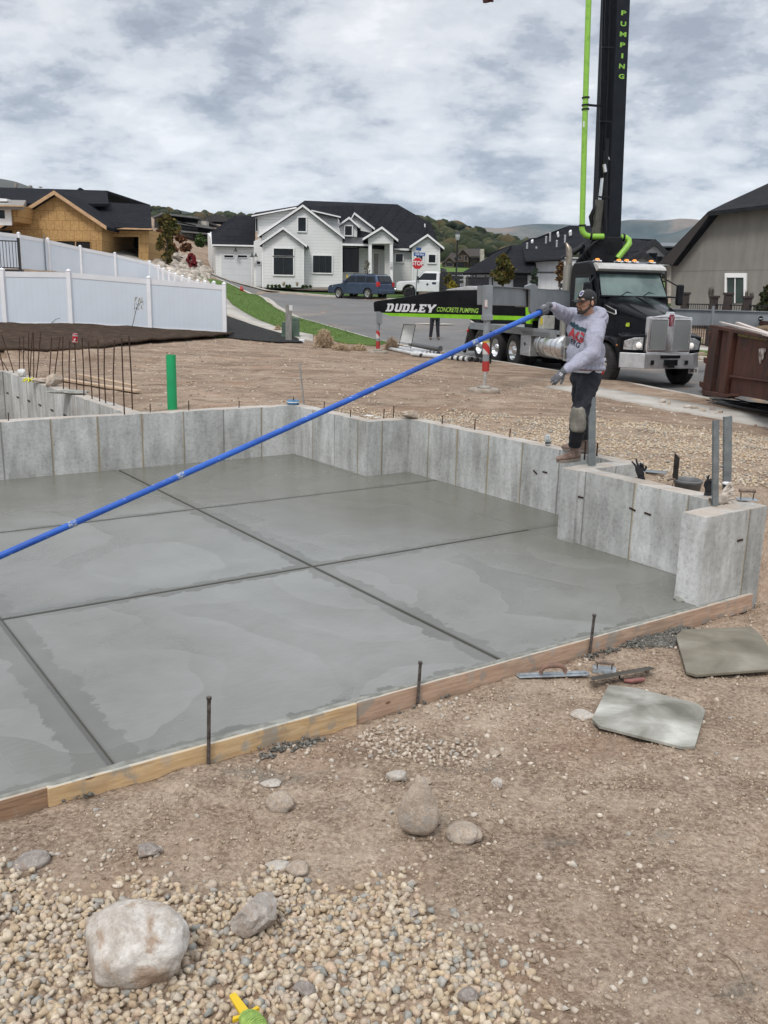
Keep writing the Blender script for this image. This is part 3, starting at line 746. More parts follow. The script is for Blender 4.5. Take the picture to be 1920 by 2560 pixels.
def mat_stone(name,stops,rough=.8,grain=40,bump=.3,stain=0):
    t=NT(name);a=t.n('ShaderNodeAttribute',attribute_name='tone');c=t.ramp(a.outputs['Fac'],stops)
    v=t.mapv();c=t.mix(.5,c,t.ramp(t.noise(v,grain,6,.65),[(.35,(.45,.44,.42)),(.65,(1.25,1.22,1.18))]),'MULTIPLY')
    if stain:
        k=t.ramp(t.noise(t.mapv(loc=(4,2,0)),1.3,5,.6,.5),[(.56,0),(.66,.5)]);c=t.mix(k,c,(.27,.275,.255))
    t.base(c);t.set(rough,0,.3);t.bump(t.noise(v,grain*3,5,.7),bump,.004);return t.m
GRAVM=mat_stone('pea_gravel',[(0,(.38,.29,.20)),(.2,(.54,.43,.30)),(.4,(.46,.385,.29)),(.55,(.62,.535,.42)),(.7,(.42,.37,.31)),(.84,(.54,.41,.30)),(.94,(.36,.35,.32)),(1,(.27,.275,.26))],.75,60,.25,1)
R0=random.Random(5)
def dpoly(pl,n,seed,zf=None):
    pass
# foreground gravel: region outline in reference coordinates -> world polygon
G1=[(-150,1800),(0,1850),(120,1890),(200,1915),(350,1895),(430,1905),(560,1880),(640,1860),(720,1895),(870,1885),(930,1930),(990,1975),(1060,2045),(1150,2110),(1240,2225),(1290,2400),(-200,2500)]
def wpoly(pl): return [tuple(PG(x,y)[:2]) if y<2212 else tuple(PZ(x,y,-.03)[:2]) for x,y in pl]
G1w=wpoly(G1)
def fill(pl,step,jit,seed,edge=0):
    xs=[p[0] for p in pl];ys=[p[1] for p in pl];R_=random.Random(seed);out=[]
    y=min(ys)
    while y<max(ys):
        x=min(xs)
        while x<max(xs):
            a=x+R_.uniform(-jit,jit)*step;b=y+R_.uniform(-jit,jit)*step
            if poly_in(pl,a+edge*noise.noise(V((a*3,b*3,1))),b+edge*noise.noise(V((a*3,b*3,7)))): out.append((a,b))
            x+=step
        y+=step
    return out
pts=[];sz=[]
for layer in range(3):
    for a,b in fill(G1w,(.031,.034,.040)[layer],.6,10+layer,.16):
        if layer==2 and R0.random()<.5: continue
        if layer and not poly_in(G1w,a,b-.05): continue
        if not all(poly_in(G1w,a+p_,b+q_) for p_,q_ in ((.10,.05),(0,.13),(-.08,.05))) and R0.random()<(.5 if layer==0 else .85): continue
        s_=R0.uniform(.011,.0245)*(1.0 if R0.random()<.96 else 1.35)
        pts.append((a,b,ground_z(a,b)-.004+layer*.008+s_*.2));sz.append(s_)
gv=scatter('gravel',pts,sz,GRAVM,3,1,1,(.55,.95));gv['kind']='stuff';gv['label']='tan pea gravel spread over the foreground'
NG=len(pts)
# loose stones on the dirt
pts=[];sz=[]
DIRTF=wpoly([(-60,1790),(400,1700),(700,1610),(1000,1510),(1300,1430),(1659,1290),(1760,1300),(1900,2300),(1250,2300),(1060,2045),(870,1885),(560,1880),(200,1915),(-60,1850)])
for a,b in fill(DIRTF,.050,.9,41):
    k=noise.noise(V((a*2.1,b*2.1,5)))
    if R0.random()<.40+k*.9:
        s_=.0045+.018*R0.random()**3.2; pts.append((a,b,ground_z(a,b)+s_*.15));sz.append(s_)
P2=wpoly([(770,1590),(830,1545),(905,1560),(930,1600),(1010,1590),(1035,1625),(1000,1660),(900,1655),(800,1640)])
for L2 in range(2):
    for a,b in fill(P2,.036,.7,51+L2,.09):
        if L2 and R0.random()<.4: continue
        s_=R0.uniform(.010,.020);pts.append((a,b,ground_z(a,b)+.001+.007*L2));sz.append(s_)
for pc,n_,sp_ in (((1250,1560),28,.12),((1255,1440),22,.10),((940,1480),14,.08),((1120,2060),40,.16),((1180,2120),60,.18),((560,1660),14,.14),((640,1650),14,.1),((80,1880),40,.14),((300,1890),30,.2),((1000,1560),30,.2),((720,1640),26,.2)):
    c0=PG(*pc)
    for _ in range(n_):
        a,b=c0.x+R0.gauss(0,sp_),c0.y+R0.gauss(0,sp_); s_=R0.uniform(.008,.021)
        if UV((a,b))[0]>4.2: continue
        pts.append((a,b,ground_z(a,b)+s_*.2));sz.append(s_)
PEBM=mat_stone('loose_stones',[(0,(.30,.23,.175)),(.3,(.42,.34,.27)),(.55,(.50,.42,.34)),(.8,(.60,.53,.45)),(1,(.34,.32,.29))],.85,50)
o=scatter('pebbles',pts,sz,PEBM,7,1,1,(.5,.9));o['kind']='stuff';o['label']='loose pebbles scattered over the bare dirt'
# fine clods
pts=[];sz=[]
for a,b in fill(DIRTF,.020,.9,61):
    k=noise.noise(V((a*3.3,b*3.3,9)))+.5*noise.noise(V((a*9,b*9,2)))
    if R0.random()<.30+k*1.3:
        s_=.0026+.010*R0.random()**2.6; pts.append((a,b,ground_z(a,b)+s_*.2));sz.append(s_)
CLM=mat_stone('soil_clods',[(0,(.24,.175,.125)),(.5,(.37,.29,.215)),(1,(.50,.41,.32))],.95,60)
o=scatter('soil_clods',pts,sz,CLM,8,0 or 1,1,(.5,.9),nproto=8);o['kind']='stuff';o['label']='crumbs of dry soil in the foreground'
# gravel band behind the right-hand wall
B2=[W(*q)[:2] for q in ((6.6,7.75),(5.7,7.7),(5.2,8.2),(5.1,9.5),(5.3,11.3),(6.2,12.9),(8.1,12.0),(9.3,11.2),(10.2,10.0),(11.3,9.4),(13.0,8.6),(13.0,7.3),(12.7,7.0),(10.5,7.1),(10.35,7.8),(8,7.75))]
pts=[];sz=[]
for a,b in fill(B2,.045,.7,71,.5):
    u,v=UV((a,b))
    k=.72+.9*noise.noise(V((a*.9,b*.9,3)))+.4*noise.noise(V((a*3,b*3,8)))
    if u>10.5: k-=(u-10.5)*.25
    if R0.random()<k:
        s_=R0.uniform(.012,.026); pts.append((a,b,ground_z(a,b)+s_*.30));sz.append(s_)
o=scatter('gravel',pts,sz,GRAVM,13,1,1,(.45,.8),nproto=8);o['kind']='stuff';o['label']='tan gravel backfill behind the garage wall'
# small stones over the rest of the lot
LOT=[W(*q)[:2] for q in ((5,8),(5.2,13),(12,14),(20,15.5),(28,16.2),(30,13),(27,6),(22,-2),(20,4.6),(12.5,4.6),(12.5,7),(10.4,7.1),(10.4,7.8),(6,7.8))]
pts=[];sz=[]
for a,b in fill(LOT,.17,.9,81):
    if R0.random()<.55+.9*noise.noise(V((a*.8,b*.8,5))):
        s_=.008+.03*R0.random()**3; pts.append((a,b,ground_z(a,b)+s_*.2));sz.append(s_)
o=scatter('pebbles',pts,sz,PEBM,17,1,1,(.45,.8),nproto=8);o['kind']='stuff';o['label']='small stones lying about the dirt lot'
print('stones',NG)
# ============================================================ WORK SITE OBJECTS
def mat_wood(name,a,b,cem=.0,scale=1,rough=.75,knots=True,dirty=.3):
    if name in _M: return _M[name]
    t=NT(name);v=t.mapv(scale=(1.2,16,16));g_=t.noise(v,3*scale,6,.6,1.2)
    c=t.ramp(g_,[(.35,a),(.62,b)])
    if knots:
        kv=t.vor(t.mapv(scale=(1,1,2.2)),4.2); kr=t.ramp(kv,[(.03,(.09,.045,.02)),(.10,tuple(x*.75 for x in a)),(.14,(1,1,1))]); c=t.mix(t.ramp(kv,[(.10,.85),(.17,0)]),c,kr,'MULTIPLY')
    d=t.ramp(t.noise(t.mapv(scale=(1.6,5,5)),2.4,6,.6,.4),[(.5,0),(.64,1)]); c=t.mix(t.math('MULTIPLY',d,dirty),c,(.22,.17,.13))
    if cem:
        gn=t.n('ShaderNodeNewGeometry');sn=t.n('ShaderNodeSeparateXYZ');t.l(gn.outputs['Normal'],sn.inputs[0])
        up=t.ramp(sn.outputs[2],[(.5,0),(.9,1)]); nn=t.noise(t.mapv(),5,6,.65)
        c=t.mix(t.math('MULTIPLY',up,t.ramp(nn,[(.38,.4),(.55,.95)])),c,(.46,.45,.40))
        pt=t.ramp(nn,[(.545,0),(.60,.8)]); c=t.mix(t.math('MULTIPLY',pt,cem),c,(.27,.265,.24))
        lo_=t.ramp(t.noise(t.mapv(),9,6,.65),[(.58,0),(.64,1)]); c=t.mix(t.math('MULTIPLY',lo_,.35),c,(.36,.37,.35))
    t.base(c);t.set(rough,0,.3);t.bump(g_,.25,.004);_M[name]=t.m;return t.m
FY=mat_wood('yellow_form_lumber',(.46,.30,.15),(.62,.45,.26),.8)
FB=mat_wood('brown_form_lumber',(.36,.235,.165),(.52,.37,.27),.8)
FO=mat_wood('weathered_form_lumber',(.21,.13,.08),(.36,.23,.145),.5)
CEM=mat('splashed_cement',(.30,.30,.27),(.20,.20,.18),.8,0,14,.6)
def vat(x,y,z=0): return inv_uv(PZ(x,y,z)).x
def board(name,v0,v1,u0,u1,z0,z1,m,label,yaw=0,cat='form board'):
    L_=v1-v0;b=MB();n=max(2,int(L_/.12));rings=[]
    for i in range(n+1):
        x=-L_/2+L_*i/n;e=.0025*noise.noise(V((x*3+v0,0,0)));w=(u1-u0)/2; f=.004*noise.noise(V((x*9+v0,3,0)))
        rings.append([(x,-w+e,(z0-z1)/2),(x,w+e,(z0-z1)/2),(x,w+e,(z1-z0)/2+f),(x,-w+e,(z1-z0)/2+f*.6)])
    b.loft(rings); c=W((u0+u1)/2,(v0+v1)/2,(z0+z1)/2)
    o=b.build(name,m,bevel=.003); o.location=c; o.rotation_euler=(0,0,UVROT+yaw); return tag(o,label,cat)
va,vb,vc=vat(103,1705),vat(771,1521),vat(1634,1284)
board('form_board',-1.9,va+.05,4.246,4.284,-.16,.001,FO,'weathered brown form board at the left edge of the photo beside the wet slab')
board('form_board',va,vb,4.226,4.265,-.158,.004,FY,'yellow pine form board with knots along the front of the slab')
board('form_board',vb-.12,vc,4.246,4.284,-.15,-.002,FB,'long reddish brown form board running under the concrete pier')
# strip of smeared cement between slab and boards
b=MB();n=260;rings=[]
for i in range(n+1):
    v_=-1.9+(6.2+1.9)*i/n; e=.012*noise.noise(V((v_*4,1,0)))+.007*noise.noise(V((v_*15,1,0))); h=.003+.004*abs(noise.noise(V((v_*9,5,0))))
    uo=4.238 if va<v_<vb else 4.256
    rings.append([(v_,uo+.006+e*.5,-.006),(v_,uo+.01+e*.5,h+.002),(v_,4.285,h+.003),(v_,4.30+e,.001)])
b.loft(rings,cap=False,closed=False);o=b.build('cement_smear',mat('smeared_cement',(.27,.27,.245),(.17,.17,.15),.7,0,12,.5),smooth=True);uvobj(o);o['kind']='stuff'
# steel form stakes with driven heads
def stake(x,yb,yt,label):
    p=PG(x,yb); u,v=UV(p); base=W(4.215 if v<vb else 4.232,v-.0,-.16)
    # vertical stake: top height measured in the photograph
    d=base.y; tp=PY(x+3,yt,d); h=tp.z-base.z
    b=MB();b.cyl((0,0,0),(0,0,h-.012),.0105,10);b.cyl((0,0,h-.014),(0,0,h),.0145,10)
    for z in np.arange(.08,h-.03,.055): b.cyl((0,-.011,z),(0,.0112,z),.0028,6)
    o=b.build('steel_stake',mat('cement_splashed_steel',(.16,.14,.13),(.05,.04,.035),.6,.5,30,.4)); o.location=base; o.rotation_euler=(rad(1.5),rad(2),0); return tag(o,label,'stake','steel stakes holding the form boards')
stake(445,1650,1503,'rusty steel stake against the yellow form board')
stake(897,1518,1428,'steel stake at the left part of the reddish form board, behind the gravel patch')
stake(1280,1420,1326,'steel stake behind the hand trowels, beside the dark spilled concrete')
# dark damp concrete crumbs spilled along the boards
pts=[];sz=[]
for (x0,y0,x1,y1,n_,sp_) in ((1340,1392,1480,1362,3600,.05),(1370,1392,1470,1388,2600,.07),(850,1520,960,1492,500,.025),(560,1640,700,1600,260,.03),(60,1745,200,1720,160,.02),(990,1480,1100,1455,160,.02),(1250,1428,1330,1404,260,.03)):
    for i in range(n_):
        t_=R0.random(); c0=PG(x0+(x1-x0)*t_,y0+(y1-y0)*t_); a,b_=c0.x+R0.gauss(0,sp_),c0.y+R0.gauss(0,sp_*.8)
        u,v=UV((a,b_))
        if u>4.215: continue
        s_=.003+.013*R0.random()**2.2; pts.append((a,b_,ground_z(a,b_)+s_*.4+.02*max(0,1-abs(u-4.2)*9)*R0.random()));sz.append(s_)
o=scatter('concrete_crumbs',pts,sz,mat_stone('damp_concrete_crumbs',[(0,(.085,.08,.07)),(.7,(.15,.145,.13)),(1,(.24,.235,.215))]),23,1,0,(.5,.9));o['kind']='stuff';o['label']='dark crumbs of spilled concrete along the form boards'
# ---- rocks in the foreground
def mat_rock(name,a,b,c3,scale=5):
    t=NT(name);v=t.mapv();f=t.noise(v,scale*1.6,9,.68,.5);f2=t.noise(v,scale*.6,6,.62,.8);f3=t.noise(v,scale*11,5,.7)
    c=t.ramp(f,[(.34,a),(.6,b)]);c=t.mix(t.ramp(f2,[(.50,0),(.57,.85)]),c,c3);c=t.mix(.45,c,t.ramp(f3,[(.33,(.5,.48,.46)),(.66,(1.2,1.2,1.2))]),'MULTIPLY')
    t.base(c);t.set(.88,0,.25);t.bump(t.math('ADD',f,t.math('MULTIPLY',f3,.3)),.9,.02);return t.m
RW=mat_rock('pale_boulder',(.40,.345,.29),(.64,.61,.57),(.36,.255,.18),5)
RG=mat_rock('grey_boulder',(.22,.19,.17),(.40,.36,.33),(.29,.22,.18),9)
RGP=mat_rock('pale_grey_rock',(.30,.26,.23),(.50,.46,.42),(.36,.29,.24),9)
RT=mat_rock('tan_cobble',(.34,.27,.21),(.52,.44,.36),(.38,.34,.30),12)
RP=mat_rock('white_cobble',(.42,.38,.33),(.62,.58,.53),(.45,.36,.29),14)
def rock(x,y,wpx,hpx,m,label,seed,depth=.85,flat=0,rot=0,n=4,sink=.25,rough=.22,taper=0,hs=1):
    """x,y: centre of the rock in the reference; wpx,hpx its apparent size"""
    p=PG(x,y+hpx*.42); Z=p.y/ math.cos(0); sc_=(V((p.x,p.y,p.z))-V((0,0,CAMH))).length/(F_PX/S)*1.0
    w_=wpx*sc_/2; h_=hpx*sc_/2; ry=w_*depth; 
    # vertical extent seen obliquely: hz*cos(a)+ry*sin(a)
    pit=math.atan2(CAMH-p.z,math.hypot(p.x,p.y)); rz=max(.3*w_,(h_-ry*math.sin(pit)*.75)/max(.35,math.cos(pit)))
    rz=min(rz,w_*1.25)*hs
    b=MB();b.rock((0,0,0),(w_,ry,rz),seed,n,rough=rough,flat=flat)
    if taper: b.v=[(x_*(1-taper*max(0,(z_/rz+.25)/1.25)**1.3),y_*(1-taper*max(0,(z_/rz+.25)/1.25)**1.3),z_*(1.25 if z_>0 else .8)) for x_,y_,z_ in b.v]
    o=b.build('rock',m,smooth=not flat); gz=ground_z(p.x,p.y); o.location=(p.x,p.y+ry*.35,gz+rz*(1-sink*2)*.9); o.rotation_euler=(0,0,rot)
    return tag(o,label,'rock')
rock(283,2036,212,194,RW,'large blocky pale boulder with brown dirt patches lying in the gravel',5,.78,0,0,5,.12,.14)
rock(557,1977,112,126,RGP,'angular pale grey rock on the gravel right of the large boulder',12,.75,1,.4,4,.1,.3)
rock(318,1829,64,48,RG,'small dark grey angular rock at the upper edge of the gravel',21,.8,1,.2,3)
rock(903,1772,90,108,RT,'tan teardrop shaped rock with a pointed top on the dirt',38,.8,0,0,4,.04,.10,.62,1.35)
rock(1003,1801,78,58,RT,'rounded tan rock right of the pointed rock',44,.85,0,0,4,.2)
rock(602,1727,60,56,RT,'round brown rock half buried in dirt below the yellow board',51,.9,0,0,4,.2)
rock(855,1676,44,38,RP,'small white rounded rock below the little gravel patch',62,.9,0,0,3)
rock(597,1856,60,30,RP,'flat pale stone at the top edge of the gravel, left of a round tan one',71,.7,1,0,3)
rock(645,1872,50,40,RT,'round tan stone touching the edge of the gravel beside a flat pale one',82,.9,0,0,3)
rock(65,1855,74,44,RG,'flat grey stone at the left edge of the photo above the gravel',91,.8,0,0,3,.3)
rock(584,1688,44,22,RP,'flat pinkish stone in the dirt above the round brown rock',101,.7,0,0,3,.3)
rock(923,1689,28,24,RT,'small tan stone between the white rock and the pointed rock',113,.9,1,0,3)
rock(1075,1689,28,38,RP,'small upright pale stone in open dirt right of the pointed rock',123,.8,1,0,3)
rock(1068,1620,28,20,RT,'small stone at the right end of the little gravel patch',133,.9,0,0,3)
rock(1262,1537,52,30,RP,'pale stone half buried in dirt left of the grey kneeboard',143,.9,0,0,3,.4)
rock(655,2140,46,44,RG,'dark grey stone among the gravel near the bottom edge',153,.9,1,0,3,.2)
rock(1010,2282-130,40,38,RG,'grey stone in the gravel toward the lower middle',163,.9,0,0,3,.2)
rock(890,1965,46,30,RG,'bluish grey stone near the right edge of the gravel',173,.9,1,0,3,.3)
# cement coated kneeboards: clipped corners
def mat_knee(name,a,b,c3):
    t=NT(name);v=t.mapv();f=t.noise(t.mapv(scale=(1,1.2,1)),2.2,6,.55,.6);g_=t.noise(t.mapv(scale=(1.5,14,1)),4,6,.6,.5)
    c=t.ramp(f,[(.36,a),(.52,b),(.66,c3)]);c=t.mix(.14,c,t.ramp(g_,[(.35,(.5,.48,.44)),(.65,(1.2,1.2,1.2))]),'MULTIPLY')
    t.base(c);t.set(.6,0,.35);t.bump(g_,.3,.004);return t.m
def kneeboard(pts,zoff,tilt,m,label):
    w_=[PZ(x,y,zoff) for x,y in pts]; c=sum(w_,V())/len(w_); fs=[]
    b=MB(); n=len(w_); T=.019
    top=[(p.x-c.x,p.y-c.y,(p.x-c.x)*tilt[0]+(p.y-c.y)*tilt[1]) for p in w_]
    b.add([ (x,y,z) for x,y,z in top]+[(x,y,z-T) for x,y,z in top],[tuple(range(n)),tuple(range(2*n-1,n-1,-1))]+[(i,(i+1)%n,n+(i+1)%n,n+i) for i in range(n)])
    o=b.build('kneeboard',m,bevel=.002,weld=True);o.location=c; return tag(o,label,'kneeboard','plywood kneeboards on the dirt')
zk=ground_z(*PG(1400,1560)[:2])+.05
kneeboard([(1314,1483),(1374,1489),(1507,1521),(1524,1534),(1502,1607),(1475,1609),(1295,1566),(1279,1551)],zk,(0,0.03),mat_knee('grey_cement_board',(.13,.125,.10),(.31,.305,.27),(.50,.50,.455)),'plywood kneeboard coated with pale grey cement, nearest to the camera')
zk=ground_z(*PG(1560,1410)[:2])+.075
kneeboard([(1460,1375),(1475,1363),(1622,1358),(1640,1371),(1672,1412),(1668,1441),(1505,1452),(1483,1446)],zk,(0,0.04),mat_knee('olive_cement_board',(.13,.115,.085),(.20,.18,.14),(.27,.25,.205)),'olive brown plywood kneeboard beside the dark spilled concrete')
p_=PZ(1474,1296,.0);b=MB();b.rock((0,0,0),(.07,.05,.035),88,3,rough=.5);b.rock((.12,.02,-.005),(.09,.04,.02),89,3,rough=.5);b.rock((.02,.03,.03),(.02,.02,.018),90,2);o=b.build('cement_lump',CEM,smooth=False);o.location=p_;tag(o,'lump of spilled cement at the foot of the pier on the slab','cement')
# hand tools on the dirt
ALU=mat('cast_magnesium',(.46,.50,.53),(.30,.33,.35),.4,.7,20,.15)
TSTEEL=mat('trowel_steel',(.17,.165,.15),(.10,.095,.085),.35,.8,10,.1)
RHAND=mat('faded_red_handle',(.30,.115,.10),(.20,.085,.075),.6,0,15)
BHAND=mat('brown_grip',(.22,.12,.085),(.15,.09,.07),.65,0,15)
WH=mat('worn_wood_handle',(.22,.16,.12),(.13,.095,.075),.6,0,20)
def line_thing(name,label,cat,a,b_,zo=.01,group=None):
    p,q=PG(*a),PG(*b_); c=(p+q)/2; d=q-p; d.z=0
    return thing(name,label,cat,(c.x,c.y,max(ground_z(p.x,p.y),ground_z(q.x,q.y),ground_z(c.x,c.y))+zo),math.atan2(d.y,d.x),group),d.length
r,Lf=line_thing('hand_float','silvery magnesium float with a brown arched handle lying by the form board','float',(1118,1470),(1268,1462),.006,'trowels and floats on the dirt')
b=MB();b.prism([(-Lf/2,-.04),(Lf/2,-.04),(Lf/2+.012,0),(Lf/2,.04),(-Lf/2,.04),(-Lf/2-.012,0)],0,.007);b.box(-Lf/2+.01,Lf/2-.01,-.011,.011,.007,.017);b.build('blade',ALU,r,bevel=.002)
b=MB();b.tube([(-.085,0,.012),(-.085,0,.035),(-.065,0,.058),(-.03,0,.068),(.03,0,.068),(.065,0,.058),(.085,0,.035),(.085,0,.012)],[.015,.014,.016,.018,.018,.016,.014,.015],10);b.build('handle',BHAND,r)
c=PG(1305,1450);r=thing('edging_trowel','small edging trowel with a round wooden handle behind the big trowel','edger',(c.x,c.y,ground_z(c.x,c.y)+.012),rad(-12),'trowels and floats on the dirt')
b=MB();b.box(-.08,.08,-.05,.05,0,.004);b.prism([(-.05,-.012),(-.05,.004),(-.055,.004),(-.058,-.01)],-.08,.08,ax='x');b.build('blade',ALU,r)
for q_ in (-.05,.05): b=MB();b.tube([(q_,0,.003),(q_,0,.05)],.005,6);b.build('bracket',TSTEEL,r)
b=MB();b.cyl((-.065,0,.052),(.065,0,.052),.016,12);b.build('handle',WH,r)
r,Lf=line_thing('finishing_trowel','long dark steel finishing trowel tipped on its red handle beside the grey kneeboard','trowel',(1268,1485),(1412,1458),.05,'trowels and floats on the dirt')
r.rotation_euler[0]=rad(-14)
b=MB();b.prism([(-Lf/2,-.05),(Lf/2-.03,-.05),(Lf/2,.05),(-Lf/2+.05,.05)],0,.0025);b.prism([(-Lf*.3,-.008),(Lf*.3,-.008),(Lf*.3,.008),(-Lf*.3,.008)],-.008,0);b.build('blade',TSTEEL,r)
b=MB();b.tube([(-.02,0,-.004),(-.02,0,-.03),(.0,-.02,-.045)],.007,8);b.build('shank',DKST,r)
b=MB();b.tube([(-.005,-.03,-.045),(.02,-.07,-.045),(.09,-.085,-.045),(.115,-.085,-.045)],[.012,.016,.017,.013],10);b.build('handle',RHAND,r)
# tools and litter on the wall tops
ZT_=TOP+.002
def onwall(x,y): p=PZ(x,y,TOP); return p
c=onwall(1613,1080);r=thing('edging_trowel','edger with a brown wooden handle on top of the pier at far right','edger',(c.x,c.y,TOP+.004),rad(-8))
b=MB();b.box(-.085,.085,-.06,.06,0,.004);b.build('blade',ALU,r)
for s_ in (-1,1): b=MB();b.tube([(s_*.05,0,.004),(s_*.055,0,.07)],.005,6);b.build('bracket',TSTEEL,r)
b=MB();b.cyl((-.072,0,.078),(.066,0,.078),.017,12);b.build('handle',WH,r)
# cup
c=onwall(1568,1068);cup=thing('paper_cup','black paper coffee cup with a white lid on the pier','cup',(c.x,c.y,TOP))
b=MB();b.lathe([(0,.002),(.030,.002),(.031,.004),(.038,.098),(.037,.1)],n=24);
b.build('cup_body',mat('black_card',(.012,.012,.014),(.02,.02,.022),.45),cup)
b=MB();b.lathe([(.041,.094),(.042,.101),(.040,.108),(.034,.109),(.033,.105),(0,.105)],n=24);b.build('lid',mat('white_plastic',(.72,.73,.73),(.62,.63,.63),.35),cup)
# lettering wrapped round the cup
b=MB();dirc=math.atan2(-c.y,-c.x)
vs,fs=text_mesh('Walker',.024,.0004);b.add([( (.0362)*math.cos(dirc+x_/.036),(.0362)*math.sin(dirc+x_/.036),.062+y_) for x_,y_,z_ in vs],fs);b.build('lettering',mat('white_print',(.7,.7,.7),None,.5),cup)
# white can
c=onwall(1184,962);r=thing('drink_can','white and silver drink can leaning on the wall top left of the boots','can',(c.x,c.y,TOP+.003));r.rotation_euler=(rad(4),rad(-9),0)
prof=[(0,.003),(.024,.003),(.026,0),(.033,.012),(.033,.105),(.027,.118),(.0265,.121),(.025,.119),(0,.117)]
b=MB();b.lathe(prof,n=22);b.build('can_body',mat('printed_can',(.66,.68,.68),(.40,.43,.44),.35,.4,22,lo=.45,hi=.5),r)
b=MB();b.lathe([(.0334,.02),(.0334,.045)],n=22);b.build('dark_band',mat('dark_print',(.06,.07,.08),None,.4),r)
# gloves: a palm with five fingers each
def glove(name,label,loc,mx,m,fingers,palm=(.045,.018,.055),cuff=True,sc=1,cat='glove'):
    r=thing(name,label,cat,loc);r.matrix_world=Matrix.Translation(loc)@mx
    b=MB();rings=[]
    for k in range(7):
        t_=k/6; z=(-.02+t_*.115)*sc; wx=(.034+.012*math.sin(t_*PI*.8)+.004*t_)*sc; wy=(.021-.006*t_)*sc
        rings.append([(wx*math.cos(a)*1.0,wy*math.sin(a),z) for a in np.linspace(0,2*PI,13)[:-1]])
    b.smooth=True;b.loft(rings)
    for f in fingers: b.tube([V(p)*sc for p in f[0]],[x*sc for x in f[1]],8); b.sphere(V(f[0][-1])*sc,f[1][-1]*sc*1.02,8,6)
    b.build('glove_body',m,r)
    if cuff:
        b=MB();b.smooth=True;b.loft([[((.036+.004*(k/3))*sc*math.cos(a),(.023+.004*(k/3))*sc*math.sin(a),(-.02-.018*k)*sc) for a in np.linspace(0,2*PI,13)[:-1]] for k in range(4)],cap=False)
        b.build('cuff',m,r)
    return r
BLKG=mat('black_knit',(.012,.012,.016),(.02,.02,.026),.85,0,60,.5)
FG1=[(((-.032,0,.085),(-.050,.002,.12),(-.066,.0,.148)),(.011,.0105,.009)),(((-.011,0,.092),(-.018,0,.13),(-.020,0,.165)),(.011,.0105,.009)),(((.012,0,.09),(.016,-.014,.115),(.014,-.035,.11)),(.011,.0105,.01)),(((.032,0,.08),(.036,-.016,.1),(.032,-.034,.09)),(.010,.0095,.009)),(((.036,0,.02),(.058,-.012,.045),(.066,-.02,.07)),(.013,.012,.0105))]
c=onwall(1383,1030);glove('work_glove','black knitted glove standing with two fingers up on the wall corner',(c.x,c.y,TOP+.03),Matrix.Rotation(rad(-14),4,'Y'),BLKG,FG1,sc=.9)
FG2=[(((-.03,0,.08),(-.034,0,.11),(-.033,-.012,.13)),(.011,.0105,.009)),(((-.011,0,.09),(-.012,-.02,.10),(-.012,-.03,.085)),(.011,.0105,.01)),(((.012,0,.09),(.012,-.02,.10),(.012,-.03,.085)),(.011,.0105,.01)),(((.030,0,.085),(.034,0,.13),(.036,0,.17)),(.011,.0105,.009)),(((-.036,0,.02),(-.052,-.012,.045),(-.055,-.02,.07)),(.013,.012,.0105))]
c=onwall(1533,1070);glove('work_glove','black knitted glove upright against the steel stake on the pier',(c.x,c.y+.03,TOP+.045),Matrix.Rotation(rad(6),4,'Y'),BLKG,FG2,sc=.95)
LTH=mat('dusty_pale_leather',(.52,.46,.39),(.33,.28,.235),.85,0,22,.6)
c=onwall(1562,1087)
FG3=[(((-.03,0,.08),(-.045,-.004,.115),(-.05,-.014,.14)),(.013,.012,.011)),(((-.008,0,.09),(-.010,.006,.13),(-.006,.0,.155)),(.013,.012,.011)),(((.014,0,.088),(.02,.004,.12),(.026,-.004,.145)),(.013,.012,.011)),(((.033,0,.08),(.05,0,.10),(.06,-.008,.12)),(.012,.011,.010)),(((.036,0,.02),(.062,.006,.035),(.078,.008,.05)),(.014,.013,.012))]
glove('leather_glove','dusty pale leather work glove lying open on the pier in front of the cup',(c.x-.05,c.y-.01,TOP+.028),Matrix.Rotation(rad(20),4,'Z')@Matrix.Rotation(rad(78),4,'Y'),LTH,FG3,sc=1.05)
glove('leather_glove','second pale leather glove bent upward beside the cup, under the first one',(c.x-.005,c.y+.035,TOP+.045),Matrix.Rotation(rad(30),4,'Z')@Matrix.Rotation(rad(52),4,'Y'),LTH,FG3,sc=.95)
# galvanised stake plates clamped to the wall
def stakeplate(x0,x1,yt,yb,z,label,Y=None,m=GALV,name='steel_form_stake',angle=0,thick=.004,wall=True):
    p=PZ((x0+x1)/2,yb,z) if Y is None else PY((x0+x1)/2,yb,Y)
    a,b2=PY(x0,yb,p.y),PY(x1,yb,p.y); wd=(b2-a).length; tp=PY((x0+x1)/2+ (.035*(yb-yt)*0),yt,p.y)
    b=MB();h=tp.z-p.z
    # lip channel: web with two returns and punched holes
    w2=wd/2
    b.prism([(-w2,0),(-w2,.028),(-w2+thick,.028),(-w2+thick,thick),(w2-thick,thick),(w2-thick,.028),(w2,.028),(w2,0)],0,h)
    for k in range(int(h/.12)): b.cyl((0,-.0012,.07+k*.12),(0,.002,.07+k*.12),.006,8)
    o=b.build(name,m,bevel=.0012);o.location=p; tilt=math.atan2(tp.x-p.x,h); o.rotation_euler=(0,tilt,angle); return tag(o,label,'stake','galvanised stakes on the walls')
stakeplate(1271,1287,858,1006,TOP,"grey galvanised stake beside the worker's boot",angle=.1)
stakeplate(1540,1553,906,1093,TOP,'thinner galvanised stake at the pier corner, left of the taller one',angle=.2)
stakeplate(1563,1581,898,1062,TOP,'wide galvanised stake behind the coffee cup',angle=.2)
